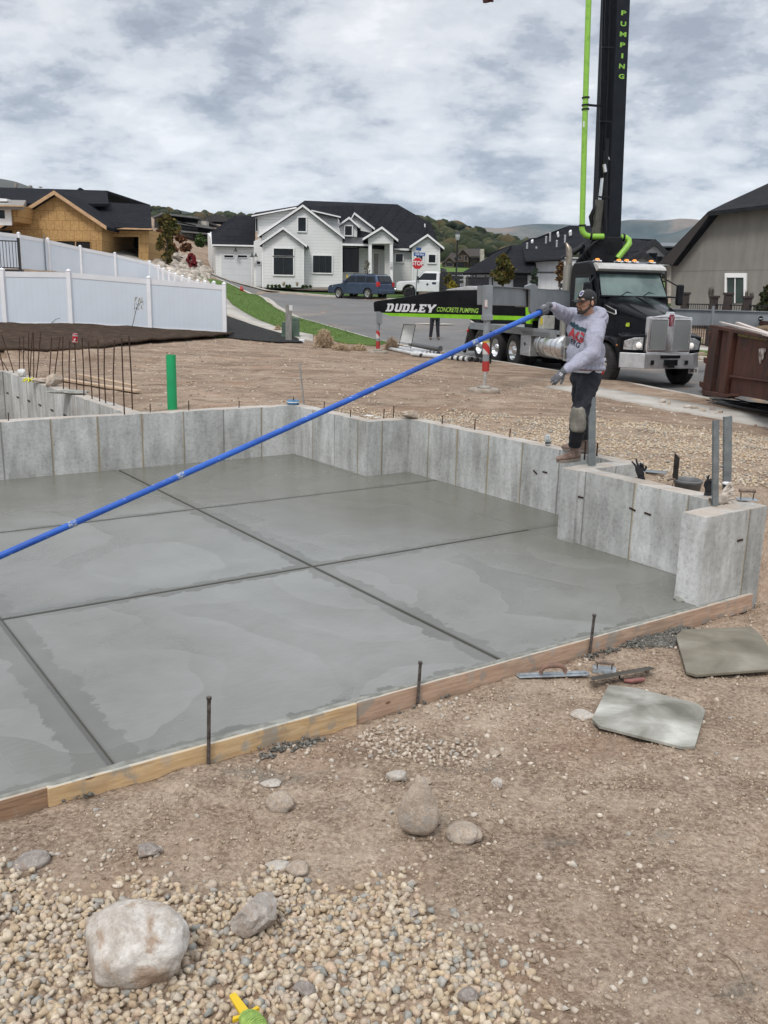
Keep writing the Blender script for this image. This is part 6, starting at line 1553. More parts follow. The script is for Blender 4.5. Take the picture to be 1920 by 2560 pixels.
# heavy slab-serif letters for the large word
def slab_word(x0,y0,x1,hpx,m):
    # letters on a 4-wide x 5-high grid, thick strokes, small serifs
    GL={'D':[[(0,0),(3.1,0),(4,1),(4,4),(3.1,5),(0,5),(0,4.2),(.5,4.2),(.5,.8),(0,.8)],[(1.7,1.1),(1.7,3.9),(2.5,3.9),(2.7,3.6),(2.7,1.4),(2.5,1.1)]],
    'U':[[(.5,5),(.5,1),(1.2,0),(3.6,0),(4.2,1),(4.2,5),(2.9,5),(2.9,1.2),(1.8,1.2),(1.8,5)],None],
    'L':[[(0,0),(3.9,0),(3.9,1.9),(2.9,1.9),(2.9,1.1),(1.8,1.1),(1.8,4.2),(2.2,4.2),(2.2,5),(0,5),(0,4.2),(.5,4.2),(.5,.8),(0,.8)],None],
    'E':[[(0,0),(3.9,0),(3.9,1.6),(3.1,1.6),(3.1,1.0),(1.8,1.0),(1.8,2.0),(2.9,2.0),(2.9,3.0),(1.8,3.0),(1.8,4.0),(3.1,4.0),(3.1,3.5),(3.9,3.5),(3.9,5),(0,5),(0,4.2),(.5,4.2),(.5,.8),(0,.8)],None],
    'Y':[[(1.4,0),(2.9,0),(2.9,2.0),(4.4,4.3),(4.6,5),(2.9,5),(2.9,4.4),(2.2,3.1),(1.5,4.4),(1.5,5),(-.3,5),(-.1,4.3),(1.4,2.0)],None]}
    L0=plane_pt(x0,y0,A2,d2);L1_=plane_pt(x1,y0+3.2,A2,d2);h=plane_pt(x0,y0-hpx,A2,d2).z-L0.z;n_=V((d2.y,-d2.x,0));n_=-n_ if n_.y>0 else n_
    W_=4.45;tot=W_*6
    b=MB()
    for i,c_ in enumerate('DUDLEY'):
        out,hole=GL[c_]
        def mp(p): 
            x=(i*W_+p[0]+.22*p[1])/(tot+1.1); return TL(L0+(L1_-L0)*x+V((0,0,h*p[1]/5))+n_*.012)
        if hole:
            # outline with a bridge to the counter
            k=0;ring=out[:]+[out[0]]+[hole[0]]+hole[1:]+[hole[0]]
            pts=geometry.delaunay_2d_cdt([V(p) for p in out]+[V(p) for p in hole],[],[list(range(len(out))),list(range(len(out),len(out)+len(hole)))],0,1e-6)
            fs=[]
            for f in pts[2]:
                cx_=sum(pts[0][q].x for q in f)/len(f);cy_=sum(pts[0][q].y for q in f)/len(f)
                if poly_in(out,cx_,cy_) and not poly_in(hole,cx_,cy_): fs.append(tuple(f))
            b.add([mp(p) for p in pts[0]],fs)
        else:
            pts=geometry.delaunay_2d_cdt([V(p) for p in out],[],[list(range(len(out)))],1,1e-6)
            b.add([mp(p) for p in pts[0]],[tuple(f) for f in pts[2]])
    return b.build('company_lettering',m,RB)
slab_word(833,672.5,943,17,WPR)
beam_text('CONCRETE PUMPING',944,673,1034,676.5,10,mat('lime_lettering',(.38,.66,.10)),'company_lettering',bold=.004)
L2=tube_px('outrigger_leg',818,673,818,698,10,YR,OGREY,TR0,square=True);tube_px('leg_collar',821,676,821,699,8,YR-.05,OGREY,L2,square=True)
tube_px('leg_tube',817.5,697,816.5,715,8,YR,OGREY,L2);stripes(816.5,816.5,714,731,YR,L2,8.6);tube_px('leg_tube',816.5,731,816.5,738,8,YR,OGREY,L2);tube_px('red_band',816.5,737,816.5,753,8.6,YR,RWR,L2)
# far side outrigger reaching right
A3=V((7.4,26.2,0));B3=V((13.5,27.6,0));d3=(B3-A3).normalized()
RA=in_plane('outrigger_arm',[(1440,667),(1700,675),(1700,709),(1440,701)],A3,d3,.3,OGREY,TR0)
in_plane('arm_flange',[(1440,666),(1700,674),(1700,676),(1440,668)],A3,d3,.4,OGREY,RA,off=.05,bevel=0)
tube_px('marker_pole',1541,661,1538,704,6,A3.y+.0+(PY(1540,690,26.7).x-A3.x)*d3.y/d3.x-.35,OGREY,RA)
dc=plane_pt(1643,688.5,A3,d3);n3=V((d3.y,-d3.x,0));n3=-n3 if n3.y>0 else n3
b=MB();b.cyl(TL(dc+n3*.002),TL(dc+n3*.010),.075,24);sg=b.build('no_entry_mark',SATB,RA)
b=MB();p_=dc+n3*.013;b.bar(TL(p_-d3*.05),TL(p_+d3*.05),.004,.018);b.build('mark_bar',WHP,sg)
b=MB();vs,fs=text_mesh('NO STEP',.11,0,bold=.004);c_=plane_pt(1653,700,A3,d3);b.add([TL(c_+d3*x+V((0,0,y))+n3*.006) for x,y,z in vs],fs);b.build('arm_lettering',SATB,RA)
# outrigger pads are loose boards: things of their own
def pad(x,y,Yd,r_,label,boardw=0):
    c=PY(x,y,Yd);zz=c.z
    P=thing('outrigger_pad',label,'pad',(c.x,c.y,zz-.03),0,'round pads under the outrigger legs')
    b=MB();b.lathe([(0,-.09),(r_,-.09),(r_+.01,-.07),(r_+.01,-.01),(r_-.02,.012),(0,.012)],n=36);b.build('disc',mat('dusty_plastic_pad',(.36,.31,.26),(.25,.21,.17),.85,0,7,.3),P)
    b=MB();b.lathe([(0,.012),(r_*.46,.012),(r_*.46,.035),(r_*.3,.06),(0,.06)],n=28);b.build('foot_plate',mat('dusty_steel',(.36,.34,.30),(.25,.23,.2),.6,.4),P)
    if boardw: b=MB();b.box(-boardw,boardw,-.35,.35,-.15,-.092);b.build('base_board',mat('dusty_board',(.40,.34,.28),(.30,.25,.20),.9),P)
    return P
pad(1046,836,YA,.30,'round dusty pad under the grey outrigger leg, on open dirt')
pad(816,756,YR,.34,'round pad on a board under the black lettered outrigger, beside the weeds',.75)
# ---- pedestal, boom and delivery line
YB=26.85
def bp(x,y,Yd=YB): return TL(PY(x,y,Yd))
cxp=TL(V((5.55,26.85,0)))
b=MB();b.cyl((-3.6,0,1.2),(-3.6,0,2.4),.55,24,.50);b.box(-4.3,-2.8,-.62,.62,1.2,1.7);b.cyl((-3.6,0,2.4),(-3.6,0,2.52),.62,24);b.build('pedestal',SATB,TR0,bevel=.015)
tur=[(1238,584),(1252,560),(1264,538),(1280,516),(1296,510),(1344,512),(1347,540),(1336,558),(1330,566),(1342,572),(1330,586)]
tb_=[]
fr_=[TL(PY(x,y,YB-.32)) for x,y in tur];bk_=[TL(PY(x,y,YB+.32)) for x,y in tur];n=len(tur)
b=MB();b.add(fr_+bk_,[tuple(range(n)),tuple(range(2*n-1,n-1,-1))]+[(i,(i+1)%n,n+(i+1)%n,n+i) for i in range(n)]);TU=b.build('turret',SATB,TR0,bevel=.03,weld=True)
b=MB()
for k,(x0,y0) in enumerate(((1256,560),(1262,552),(1268,545),(1250,566),(1275,540))):
    b.tube([bp(x0,y0+14,YB-.38),bp(x0-4,y0,YB-.46),bp(x0+6,y0-14,YB-.44),bp(x0+22,y0-24,YB-.4)],.035,8)
b.build('hydraulic_hose',SATB,TU)
b=MB();b.tube([bp(1236,548,YB-.2),bp(1250,538,YB-.2),bp(1262,530,YB-.2)],[.07,.085,.06],10);b.build('hose_loop',SATB,TU)
for x,y,r_ in ((1262,578,.12),(1318,535,.16),(1296,522,.10)):
    b=MB();b.cyl(bp(x,y,YB-.36),bp(x,y,YB-.30),r_,18);b.build('pin',SATB,TU)
# main boom section: box oriented with the truck
c0=bp(1313+13,540);c1=bp(1338.5+12.5,-75)
def boxbeam(name,p0,p1,hx0,hy0,hx1,hy1,m,par,x_back=True,bevel=.02):
    # p0,p1 mark the middle of the camera-facing (+x) side
    rings=[]
    for p,hx,hy in ((p0,hx0,hy0),(p1,hx1,hy1)): rings.append([(p.x,p.y-hy,p.z),(p.x,p.y+hy,p.z),(p.x-hx,p.y+hy,p.z),(p.x-hx,p.y-hy,p.z)])
    b=MB();b.loft(rings);return b.build(name,m,par,bevel=bevel)
BO=boxbeam('boom_section',c0,c1,.58,.205,.52,.19,BOOMG,TR0)
# second folded section and pipes seen on its near side
s0=bp(1301,470);s1=bp(1322,-75)
boxbeam('folded_section',s0-V((.12,0,0)),s1-V((.12,0,0)),.34,.075,.30,.07,GLOSS,BO,bevel=.015)
for k,(xa,xb) in enumerate(((1294,1306),(1299,1312),(1305,1317))):
    b=MB();b.tube([bp(xa,385-30*k,YB-.36),bp((xa+xb)/2,190,YB-.36),bp(xb,-75,YB-.36)],.032,8);b.build('hydraulic_line',GLOSS,BO)
for y in (102,262,425): 
    b=MB();xx=1297+(425-y)*.028;b.bar(bp(xx-6,y,YB-.40),bp(xx+20,y+1,YB-.40),.05,.04);b.build('pipe_clamp',SATB,BO)
b=MB();b.cyl(bp(1288,508,YB-.30),bp(1296,432,YB-.30),.125,20);cy_=b.build('lift_cylinder',mat('cylinder_grey',(.10,.095,.08),(.07,.065,.055),.35,.3),TR0)
b=MB();b.cyl(bp(1296,436,YB-.30),bp(1302,385,YB-.30),.055,14);b.build('piston_rod',CHR,cy_)
b=MB();b.cyl(bp(1306,500,YB-.34),bp(1310,300,YB-.34),.06,12);b.build('boom_hose',SATB,BO)
b=MB();b.tube([bp(1280,490,YB-.25),bp(1276,468,YB-.3),bp(1285,450,YB-.3),bp(1291,440,YB-.3)],.06,10);b.build('link_arm',SATB,TR0)
b=MB();b.cyl(bp(1307.5,372,YB-.42),bp(1305,355,YB-.42),.05,12);b.build('bright_fitting',CHR,BO)
def on_boom(txt,x,y,hpx,wpx,m,name):
    vs,fs=text_mesh(txt,1,0,bold=.035);xs=[v[0] for v in vs];ys=[v[1] for v in vs]
    c_=bp(x,y);hh=(PY(x,y-hpx/2,YB).z-PY(x,y+hpx/2,YB).z);ww=wpx/(F_PX/S)*YB
    k=(y+75)/615.;t_=1-k;px_=c1.x+(c0.x-c1.x)*k
    w0=max(xs)-min(xs);h0=max(ys)-min(ys);mxx=(max(xs)+min(xs))/2;mxy=(max(ys)+min(ys))/2
    # intersect the ray with the boom's front plane x = px_
    o=TL(V((0,0,CAMH)));r_=PTI.to_3x3()@ray(x,y);tt=(px_+.006-o.x)/r_.x;c_=o+r_*tt
    b=MB();b.add([(c_.x,c_.y+(vx-mxx)/w0*ww,c_.z+(vy-mxy)/h0*hh) for vx,vy,vz in vs],fs);return b.build(name,m,BO)
for ch,y,wp in zip('PUMPING',(28,51.5,74,97,120.5,143,165),(11,12,14,11,4,12,12)): on_boom(ch,1347.6-(y-28)*.036,y,10.5,wp/.96,LIMEP,'boom_letter')
on_boom('A',1315,342,7,6,WHP,'boom_letter')
b=MB();
# lime delivery pipe: riser, elbow, stub
YP_=YB-.45
def pp(x,y,Yd=YP_): return TL(PY(x,y,Yd))
ris=[pp(1274,-75),pp(1271.5,0),pp(1264,240),pp(1257.5,484)]
b.tube(ris,.076,18);b.build('delivery_pipe',LIMEP,TR0)
b=MB();b.tube([pp(1257.5,484),pp(1257,494),pp(1259.5,502),pp(1265,508),pp(1273,510.5),pp(1280,511),pp(1303,511,YB-.38)],.080,18);b.build('pipe_elbow',LIMEP,TR0)
b=MB();b.tube([pp(1341,513,YB-.2),pp(1352,514,YB-.2),pp(1358,518,YB-.2),pp(1359,526,YB-.25),pp(1352,536,YB-.3),pp(1334,558,YB-.35)],.085,18);b.build('pipe_elbow',LIMEP,TR0)
for x,y,dx in ((1265.3,211,0),(1264.8,227,0),(1264.5,236,0),(1257.8,487,0)):
    b=MB();a=pp(x,y-1.6);c_=pp(x,y+1.6);b.cyl(a,c_,.105,18);b.build('pipe_coupling',SATB,TR0)
b=MB();a=pp(1274,510.5);c_=pp(1278,511);b.cyl(a,c_,.105,18);b.build('pipe_coupling',SATB,TR0)
b=MB();b.cyl(pp(1345,513,YB-.2),pp(1349,513.5,YB-.2),.11,18);b.build('pipe_coupling',SATB,TR0)
b=MB();b.bar(pp(1266,226.5),pp(1300,229.5,YB-.3),.07,.05);b.tube([pp(1262,214),pp(1270,224),pp(1268,236)],.02,6);b.build('pipe_bracket',SATB,TR0)
b=MB();b.add([pp(1259.5,262,YP_-.078),pp(1263,262,YP_-.078),pp(1262.5,275,YP_-.078),pp(1259.5,275,YP_-.078)],[(0,1,2,3)]);b.build('pipe_label',WHP,TR0)
# hose end hanging from the unseen boom tip
b=MB();p0=V(PY(1052,-60,17.0));p1=V(PY(1053,0,17.0));b.cyl(TL(p0),TL(p1),.055,14);eh=b.build('end_hose',SATB,TR0)
b=MB();b.cyl(TL(PY(1053,-4,17.0)),TL(PY(1054,3,17.0)),.085,16);b.cyl(TL(PY(1044,1,17.0)),TL(PY(1066,2,17.0)),.02,8);b.build('hose_clamp',mat('maroon_clamp',(.07,.012,.015),None,.5),eh)

# the nose of the truck is narrower than its track
FRONT=('bumper','slot','tow_','licence','plate_l','hood','vent','unit_','fender','headlight','lamp_bulb','side_marker','grille','emblem')
def _walk(o):
    for c in kids(o):
        yield c
        yield from _walk(c)
for o in list(_walk(TR0)):
    if o.type=='MESH' and o.name.startswith(FRONT):
        xs=[v.co.x for v in o.data.vertices]
        if o.name.startswith(('hood','vent')):
            for v in o.data.vertices: k=.90+.10*min(1,max(0,(.6-v.co.x)/1.3)); v.co.y=v.co.y*k-.05*min(1,max(0,(v.co.x+.7)/1.3))
        elif o.name.startswith('fender'):
            for v in o.data.vertices: v.co.y=v.co.y*.93-.05
        else:
            for v in o.data.vertices: v.co.y=v.co.y*.90-.06
# ============================================================ BUILDINGS
def mat_siding(name,c,pitch=.18,axis='Z',rough=.6,line=.72):
    t=NT(name);se=t.n('ShaderNodeSeparateXYZ');t.l(t.tc.outputs['Object'],se.inputs[0]);A=se.outputs['XYZ'.index(axis)]
    f=t.math('FRACT',t.math('MULTIPLY',A,1/pitch));e=t.ramp(f,[(0,line),(.10,1),(.93,1),(1,line)])
    n_=t.ramp(t.noise(t.mapv(),.6,4,.5),[(.35,tuple(x*.94 for x in c)),(.65,c)]);t.base(t.mix(1,n_,e,'MULTIPLY'));t.set(rough,0,.3)
    t.bump(f,.35,.02);return t.m
def mat_shingle(name,a,b_,sc=1):
    t=NT(name);v=t.mapv();br_=t.n('ShaderNodeTexBrick');br_.inputs['Scale'].default_value=1;br_.inputs['Brick Width'].default_value=.9/sc;br_.inputs['Row Height'].default_value=.16;br_.inputs['Mortar Size'].default_value=.012
    m_=t.mapv(rot=(rad(62),0,0));t.l(m_,br_.inputs['Vector']);br_.inputs['Color1'].default_value=(*a,1);br_.inputs['Color2'].default_value=(*b_,1);br_.inputs['Mortar'].default_value=(*[x*.55 for x in a],1)
    c=t.mix(.5,br_.outputs['Color'],t.ramp(t.noise(v,3.5,7,.7),[(.35,tuple(x*.7 for x in a)),(.65,tuple(x*1.35 for x in b_))]));t.base(c);t.set(.9,0,.08);t.bump(t.noise(v,9,5,.7),.5,.03);return t.m
WSID=mat_siding('white_lap_siding',(.74,.75,.74),.26);WTRIM=mat('white_trim',(.80,.80,.80),(.76,.76,.76),.5,0,2)
BSHG=mat_shingle('dark_shingles',(.011,.012,.015),(.019,.020,.025));GSHG=mat_shingle('charcoal_shingles',(.018,.019,.021),(.028,.029,.032))
GLS=glass('dark_glazing',(.008,.011,.014),.08);BTRIM=mat('black_trim',(.012,.012,.014),(.02,.02,.022),.5,0,3)
DOORW=mat_siding('grey_white_panel_door',(.60,.62,.64),.55,line=.85)
STONE=mat_rock('stacked_stone',(.36,.32,.27),(.52,.49,.44),(.28,.25,.22),3)
class House:
    """a building whose parts are placed by reference coordinates at a given distance"""
    def __init__(s,name,label,cat,px,Y,zb=None,group=None):
        p=PY(px[0],px[1],Y); s.r=thing(name,label,cat,p,0,group);s.o=V(p)
    def P(s,x,y,Y): return PY(x,y,Y)-s.o
    def ext(s,name,px,Y,depth,m,par=None,bevel=0):
        """polygon seen at distance Y, extruded away from the camera"""
        f=[s.P(x,y,Y) for x,y in px];bk=[p+V((0,depth,0)) for p in f];n=len(f);b=MB();b.add(f+bk,[tuple(range(n)),tuple(range(2*n-1,n-1,-1))]+[(i,(i+1)%n,n+(i+1)%n,n+i) for i in range(n)])
        return b.build(name,m,par or s.r,bevel=bevel,weld=True)
    def slab(s,name,pts,th,m,par=None):
        """roof plane through (x,y,Y) points"""
        q=[s.P(*p) for p in pts];nn=V((0,0,0));n=len(q)
        for i in range(n): nn+=(q[i]-q[0]).cross(q[(i+1)%n]-q[0])
        nn.normalize();nn=nn if nn.z>0 else -nn;lo=[p-nn*th for p in q];b=MB();b.add(q+lo,[tuple(range(n)),tuple(range(2*n-1,n-1,-1))]+[(i,(i+1)%n,n+(i+1)%n,n+i) for i in range(n)]);return b.build(name,m,par or s.r,weld=True)
    def win(s,x0,y0,x1,y1,Y,fm=WTRIM,m=GLS,fw=.10,mull=0,name='window',tr=0,par=None):
        a=s.P(x0,y1,Y);c=s.P(x1,y0,Y);a=V((min(a.x,c.x),Y-s.o.y,min(a.z,c.z)));c=V((max(a.x,c.x),0,max(a.z,c.z)));yy=Y-s.o.y
        b=MB();b.box(a.x-fw,a.x,yy-.07,yy+.02,a.z-fw,c.z+fw);b.box(c.x,c.x+fw,yy-.07,yy+.02,a.z-fw,c.z+fw);b.box(a.x,c.x,yy-.07,yy+.02,c.z,c.z+fw);b.box(a.x,c.x,yy-.07,yy+.02,a.z-fw,a.z)
        w_=b.build(name,fm,par or s.r)
        b=MB();b.box(a.x,c.x,yy-.03,yy+.03,a.z,c.z);b.build('pane',m,w_)
        if mull:
            b=MB()
            for k in range(mull): xx=a.x+(c.x-a.x)*(k+1)/(mull+1);b.box(xx-.03,xx+.03,yy-.045,yy-.031,a.z,c.z)
            b.build('mullion',BTRIM,w_)
        return w_
    def gable(s,L_,R_,T,Y,depth,wx0,wx1,yb,wall,roof,trim,ov=.35,th=.22,name='gable_wall',fas=4.0):
        """gable facing the camera: eave points L_,R_, ridge T (reference coords), wall between wx0 and wx1"""
        def yl(x):
            if x<T[0]: t_=(x-L_[0])/(T[0]-L_[0]);return L_[1]+(T[1]-L_[1])*t_
            t_=(x-T[0])/(R_[0]-T[0]);return T[1]+(R_[1]-T[1])*t_
        k=.8
        w_=s.ext(name,[(wx0,yb),(wx1,yb),(wx1,yl(wx1)+k),(T[0],T[1]+k),(wx0,yl(wx0)+k)],Y,depth,wall)
        for a,b_ in ((L_,T),(T,R_)):
            q=[s.P(a[0],a[1],Y-ov),s.P(b_[0],b_[1],Y-ov)];z_=V((0,depth+ov,0));v=[q[0],q[1],q[1]+z_,q[0]+z_];lo=[p-V((0,0,th)) for p in v];b=MB();b.add(v+lo,[(0,1,2,3),(7,6,5,4),(0,4,5,1),(1,5,6,2),(2,6,7,3),(3,7,4,0)]);rf=b.build('roof',roof,s.r,weld=True)
            f_=[q[0],q[1],q[1]-V((0,0,fas*.05)),q[0]-V((0,0,fas*.05))]
            b=MB();b.add([p+V((0,-.06,.03)) for p in f_]+[p+V((0,-.003,.03)) for p in f_],[(0,1,2,3),(7,6,5,4),(0,4,5,1),(1,5,6,2),(2,6,7,3),(3,7,4,0)]);b.build('rake_board',trim,rf,weld=True)
        return w_
def z2(x,y): return (432+.3229*x,414.7+.3229*y)
def zz(l): return [z2(*p) for p in l]
# ---- white farmhouse
H=House('white_house','white farmhouse with dark shingle roof and several front gables across the street','house',(700,625),84)
def HX(l,Y): return [(*z2(*p[:2]),p[2] if len(p)>2 else Y) for p in l]
H.ext('main_wall',zz([(415,640),(1425,640),(1425,380),(1297,378),(950,330),(640,180),(415,300)]),84.6,11,WSID)
H.slab('roof',HX([(930,345,84.2),(1300,378,84.2),(1428,388,84.2),(1592,330,89),(1545,210,92.5),(1320,82,94),(700,57,94),(640,100,90),(760,150,89)],84),.2,BSHG)
H.slab('roof',HX([(1428,388,84.2),(1610,372,86),(1575,300,92),(1545,210,92.5)],84),.2,BSHG)
H.slab('roof',HX([(700,57,94),(1320,82,94),(1545,210,103),(500,200,103)],84),.2,BSHG)
# shed dormer
H.ext('dormer_wall',zz([(385,300),(950,330),(918,168),(745,125),(640,108),(385,148)]),85.2,6,WSID)
H.slab('roof',HX([(345,155,84.6),(645,98,84.6),(650,92,92),(370,138,92)],84),.2,BSHG);H.slab('roof',HX([(745,118,84.6),(942,163,84.6),(930,150,92),(740,110,92)],84),.2,BSHG)
for a,c in (((345,156),(645,100)),((745,119),(942,164))): H.ext('fascia',zz([a,c,(c[0],c[1]+9),(a[0],a[1]+9)]),84.5,.10,WTRIM)
H.win(*z2(374,175),*z2(386,262),84.5+.6,fw=.02)
H.gable(z2(395,285),z2(968,303),z2(688,86),83.2,6,*(z2(415,0)[0],z2(950,0)[0]),z2(0,636)[1],WSID,BSHG,WTRIM)
H.gable(z2(398,346),z2(716,358),z2(556,236),81.8,3,z2(420,0)[0],z2(692,0)[0],z2(0,638)[1],WSID,BSHG,WTRIM)
H.win(*z2(494,381),*z2(624,426),81.75);H.win(*z2(494,438),*z2(624,552),81.75,mull=1)
H.win(*z2(657,172),*z2(709,262),83.15);H.win(*z2(756,428),*z2(882,539),83.15,mull=2)
# corner boards
for x,y0,y1,Y in ((418,300,636,83.15),(949,300,636,83.15),(421,345,638,81.75),(691,350,638,81.75),(1297,380,640,84.5),(1422,388,640,82.5),(1602,372,640,82.5)):
    H.ext('corner_board',zz([(x-4,y1),(x+4,y1),(x+4,y0),(x-4,y0)]),Y,.06,WTRIM)
# porch
H.win(*z2(954,372),*z2(1066,537),84.55,mull=1,fw=.05)
H.slab('porch_roof',HX([(952,345,81.9),(1132,350,81.9),(1120,305,84.4),(958,303,84.4)],84),.15,mat('seamed_metal_roof',(.035,.037,.04),(.05,.052,.056),.35,.4,3,stretch=(12,1,1)))
H.ext('porch_beam',zz([(952,358),(1130,362),(1130,348),(952,344)]),81.9,.2,WTRIM)
H.gable(z2(1088,312),z2(1326,320),z2(1218,233),81.6,3,z2(1125,0)[0],z2(1294,0)[0],z2(0,345)[1],WSID,BSHG,WTRIM)
for x0,x1 in ((1127,1149),(1269,1291)):
    p0=z2(x0,345);p1=z2(x1,628);H.ext('porch_column',[(p0[0],p1[1]),(p1[0],p1[1]),(p1[0],p0[1]),(p0[0],p0[1])],81.65,.55,WTRIM)
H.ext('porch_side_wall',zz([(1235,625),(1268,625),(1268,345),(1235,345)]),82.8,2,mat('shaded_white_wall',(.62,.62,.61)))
H.win(*z2(1160,412),*z2(1195,583),84.55,m=mat('entry_door',(.30,.29,.27),(.24,.23,.22),.5),name='door')
H.ext('porch_floor',zz([(1095,640),(1300,642),(1300,628),(1095,626)]),81.4,3,PAVE)
# dormers
H.gable(z2(1000,195),z2(1170,243),z2(1033,138),87.2,4,z2(1005,0)[0],z2(1150,0)[0],z2(0,275)[1],WSID,BSHG,WTRIM)
H.gable(z2(922,222),z2(1068,231),z2(998,168),85.6,4,z2(935,0)[0],z2(1050,0)[0],z2(0,302)[1],WSID,BSHG,WTRIM)
H.win(*z2(970,229),*z2(1017,289),85.5)
H.gable(z2(1402,364),z2(1634,373),z2(1523,283),82.6,7,z2(1420,0)[0],z2(1603,0)[0],z2(0,642)[1],WSID,BSHG,WTRIM)
H.win(*z2(1529,421),*z2(1576,472),82.55);H.win(*z2(1446,421),*z2(1490,472),82.55);H.win(*z2(1309,416),*z2(1357,467),84.5)
H.ext('eave',zz([(1297,388),(1425,393),(1425,380),(1297,376)]),84.0,.3,WTRIM)
H.ext('roof_vent',zz([(1501,236),(1508,236),(1508,212),(1501,212)]),91,.4,WTRIM)
b=MB();add_text(b,'1138',.32,Matrix.Translation(H.P(*z2(1280,492),81.62))@Matrix(((0,1,0,0),(0,0,-1,0),(-1,0,0,0),(0,0,0,1))));b.build('house_number',mat('grey_print',(.3,.3,.3)),H.r)
H.ext('foundation',zz([(418,648),(1612,652),(1612,640),(418,636)]),84.3,.3,PAVE);H.ext('foundation',zz([(421,646),(955,648),(955,638),(421,636)]),82.9,.3,PAVE)
# garage wing
H.ext('garage_wall',zz([(105,628),(362,632),(362,352),(105,348)]),86.2,9,WSID)
H.slab('side_wall',HX([(105,630,86.2),(60,606,96),(50,275,96),(105,348,86.2)],84),.25,WSID)
H.slab('garage_roof',HX([(80,352,85.7),(364,358,85.7),(372,160,93),(235,156,93),(76,266,92)],84),.2,BSHG)
H.ext('fascia',zz([(82,350),(362,356),(362,366),(82,360)]),85.6,.1,WTRIM);H.slab('rake_board',HX([(82,356,85.65),(74,266,92),(66,270,92),(46,300,93),(48,275,95),(74,262,92.5)],84)[:3]+HX([(68,272,92),(78,364,85.65)],84),.15,WTRIM)
g_=H.ext('garage_door',zz([(143,630),(345,632),(345,417),(143,415)]),86.12,.1,DOORW)
for x0,x1 in ((163,224),(254,316)): H.win(*z2(x0,424),*z2(x1,438),86.1,fw=.04,par=g_)
for x0,x1 in ((137,143),(345,352)): H.ext('door_trim',zz([(x0,631),(x1,631),(x1,410),(x0,410)]),86.1,.1,WTRIM)
g_=H.ext('garage_door',zz([(376,632),(409,634),(409,462),(376,458)]),84.0,.1,DOORW)
H.win(*z2(382,466),*z2(405,482),83.95,fw=.03,par=g_)
H.ext('garage_side_wall',zz([(360,632),(419,636),(419,300),(360,330)]),84.1,3,WSID)
def barnlamp(cx,cy,Y):
    p=H.P(*z2(cx,cy),Y);b=MB();b.tube([p+V((0,.2,.05)),p+V((0,-.15,.25)),p+V((0,-.4,.1))],.03,6);b.lathe([(.03,.06),(.06,.0),(.22,-.14)],Matrix.Translation(p+V((0,-.4,.05))),14);b.build('barn_lamp',BTRIM,H.r)
barnlamp(241,392,85.9);barnlamp(350,430,84.0);barnlamp(376,427,84.0)
# ---- house under construction with bare sheathing
def z1(x,y): return (.3333*x,371.5+.3333*y)
def zy(l): return [z1(*p) for p in l]
def mat_osb():
    t=NT('bare_osb');v=t.mapv();f=t.noise(v,9,6,.7);br_=t.n('ShaderNodeTexBrick');br_.offset=.37;br_.inputs['Scale'].default_value=1;br_.inputs['Brick Width'].default_value=.55;br_.inputs['Row Height'].default_value=.62;br_.inputs['Mortar Size'].default_value=.02;br_.inputs['Mortar Smooth'].default_value=.3
    t.l(t.mapv(rot=(PI/2,0,0)),br_.inputs['Vector']);c=t.ramp(f,[(.35,(.36,.215,.085)),(.65,(.52,.335,.15))]);c=t.mix(t.math('MULTIPLY',br_.outputs['Fac'],.6),c,(.17,.09,.035))
    pn=t.n('ShaderNodeTexBrick');pn.offset=.5;pn.inputs['Scale'].default_value=1;pn.inputs['Brick Width'].default_value=2.44;pn.inputs['Row Height'].default_value=1.22;pn.inputs['Mortar Size'].default_value=.0;pn.inputs['Color1'].default_value=(.86,.86,.86,1);pn.inputs['Color2'].default_value=(1.1,1.1,1.1,1);t.l(t.mapv(rot=(PI/2,0,0)),pn.inputs['Vector'])
    t.base(t.mix(1,c,pn.outputs['Color'],'MULTIPLY'));t.set(.8,0,.2);return t.m
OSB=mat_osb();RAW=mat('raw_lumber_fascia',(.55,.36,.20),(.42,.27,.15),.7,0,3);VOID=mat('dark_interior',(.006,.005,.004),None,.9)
H=House('unfinished_house','house under construction with bare yellow sheathing and black shingle roof on the slope','house',(150,560),64)
def HY(l): return [(*z1(*p[:2]),p[2]) for p in l]
H.ext('sheathing_wall',zy([(655,590),(697,590),(697,420),(898,420),(898,590),(962,590),(962,366),(655,366)]),66,.2,OSB)
H.ext('house_back',zy([(-500,620),(965,590),(965,372),(-500,372)]),73,.3,OSB);H.ext('garage_side',zy([(900,585),(962,585),(962,372),(955,372)]),66.2,7,OSB)
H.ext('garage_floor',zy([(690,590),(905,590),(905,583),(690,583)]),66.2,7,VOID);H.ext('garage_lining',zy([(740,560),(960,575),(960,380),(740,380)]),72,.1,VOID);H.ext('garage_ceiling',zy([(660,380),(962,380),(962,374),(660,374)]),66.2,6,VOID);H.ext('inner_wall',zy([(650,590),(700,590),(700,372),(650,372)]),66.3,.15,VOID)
H.gable(z1(0-10,350),z1(690,354),z1(350,124),63.6,8,z1(-60,0)[0],z1(660,0)[0],z1(0,560)[1],OSB,BSHG,RAW,ov=.5,fas=5)
H.slab('roof',HY([(-400,345,64.5),(983,362,65.3),(975,213,72),(700,196,72),(-400,150,71)]),.2,BSHG)
H.slab('roof',HY([(-400,200,68),(705,205,69),(693,120,76),(-400,88,76)]),.2,BSHG);H.slab('roof',HY([(-400,88,76),(693,120,76),(975,213,84),(-400,213,84)]),.2,BSHG)
H.ext('fascia',zy([(685,358),(982,366),(982,376),(685,368)]),65.2,.1,RAW);H.ext('soffit_shadow',zy([(660,376),(978,378),(978,372),(660,370)]),65.35,.6,VOID)
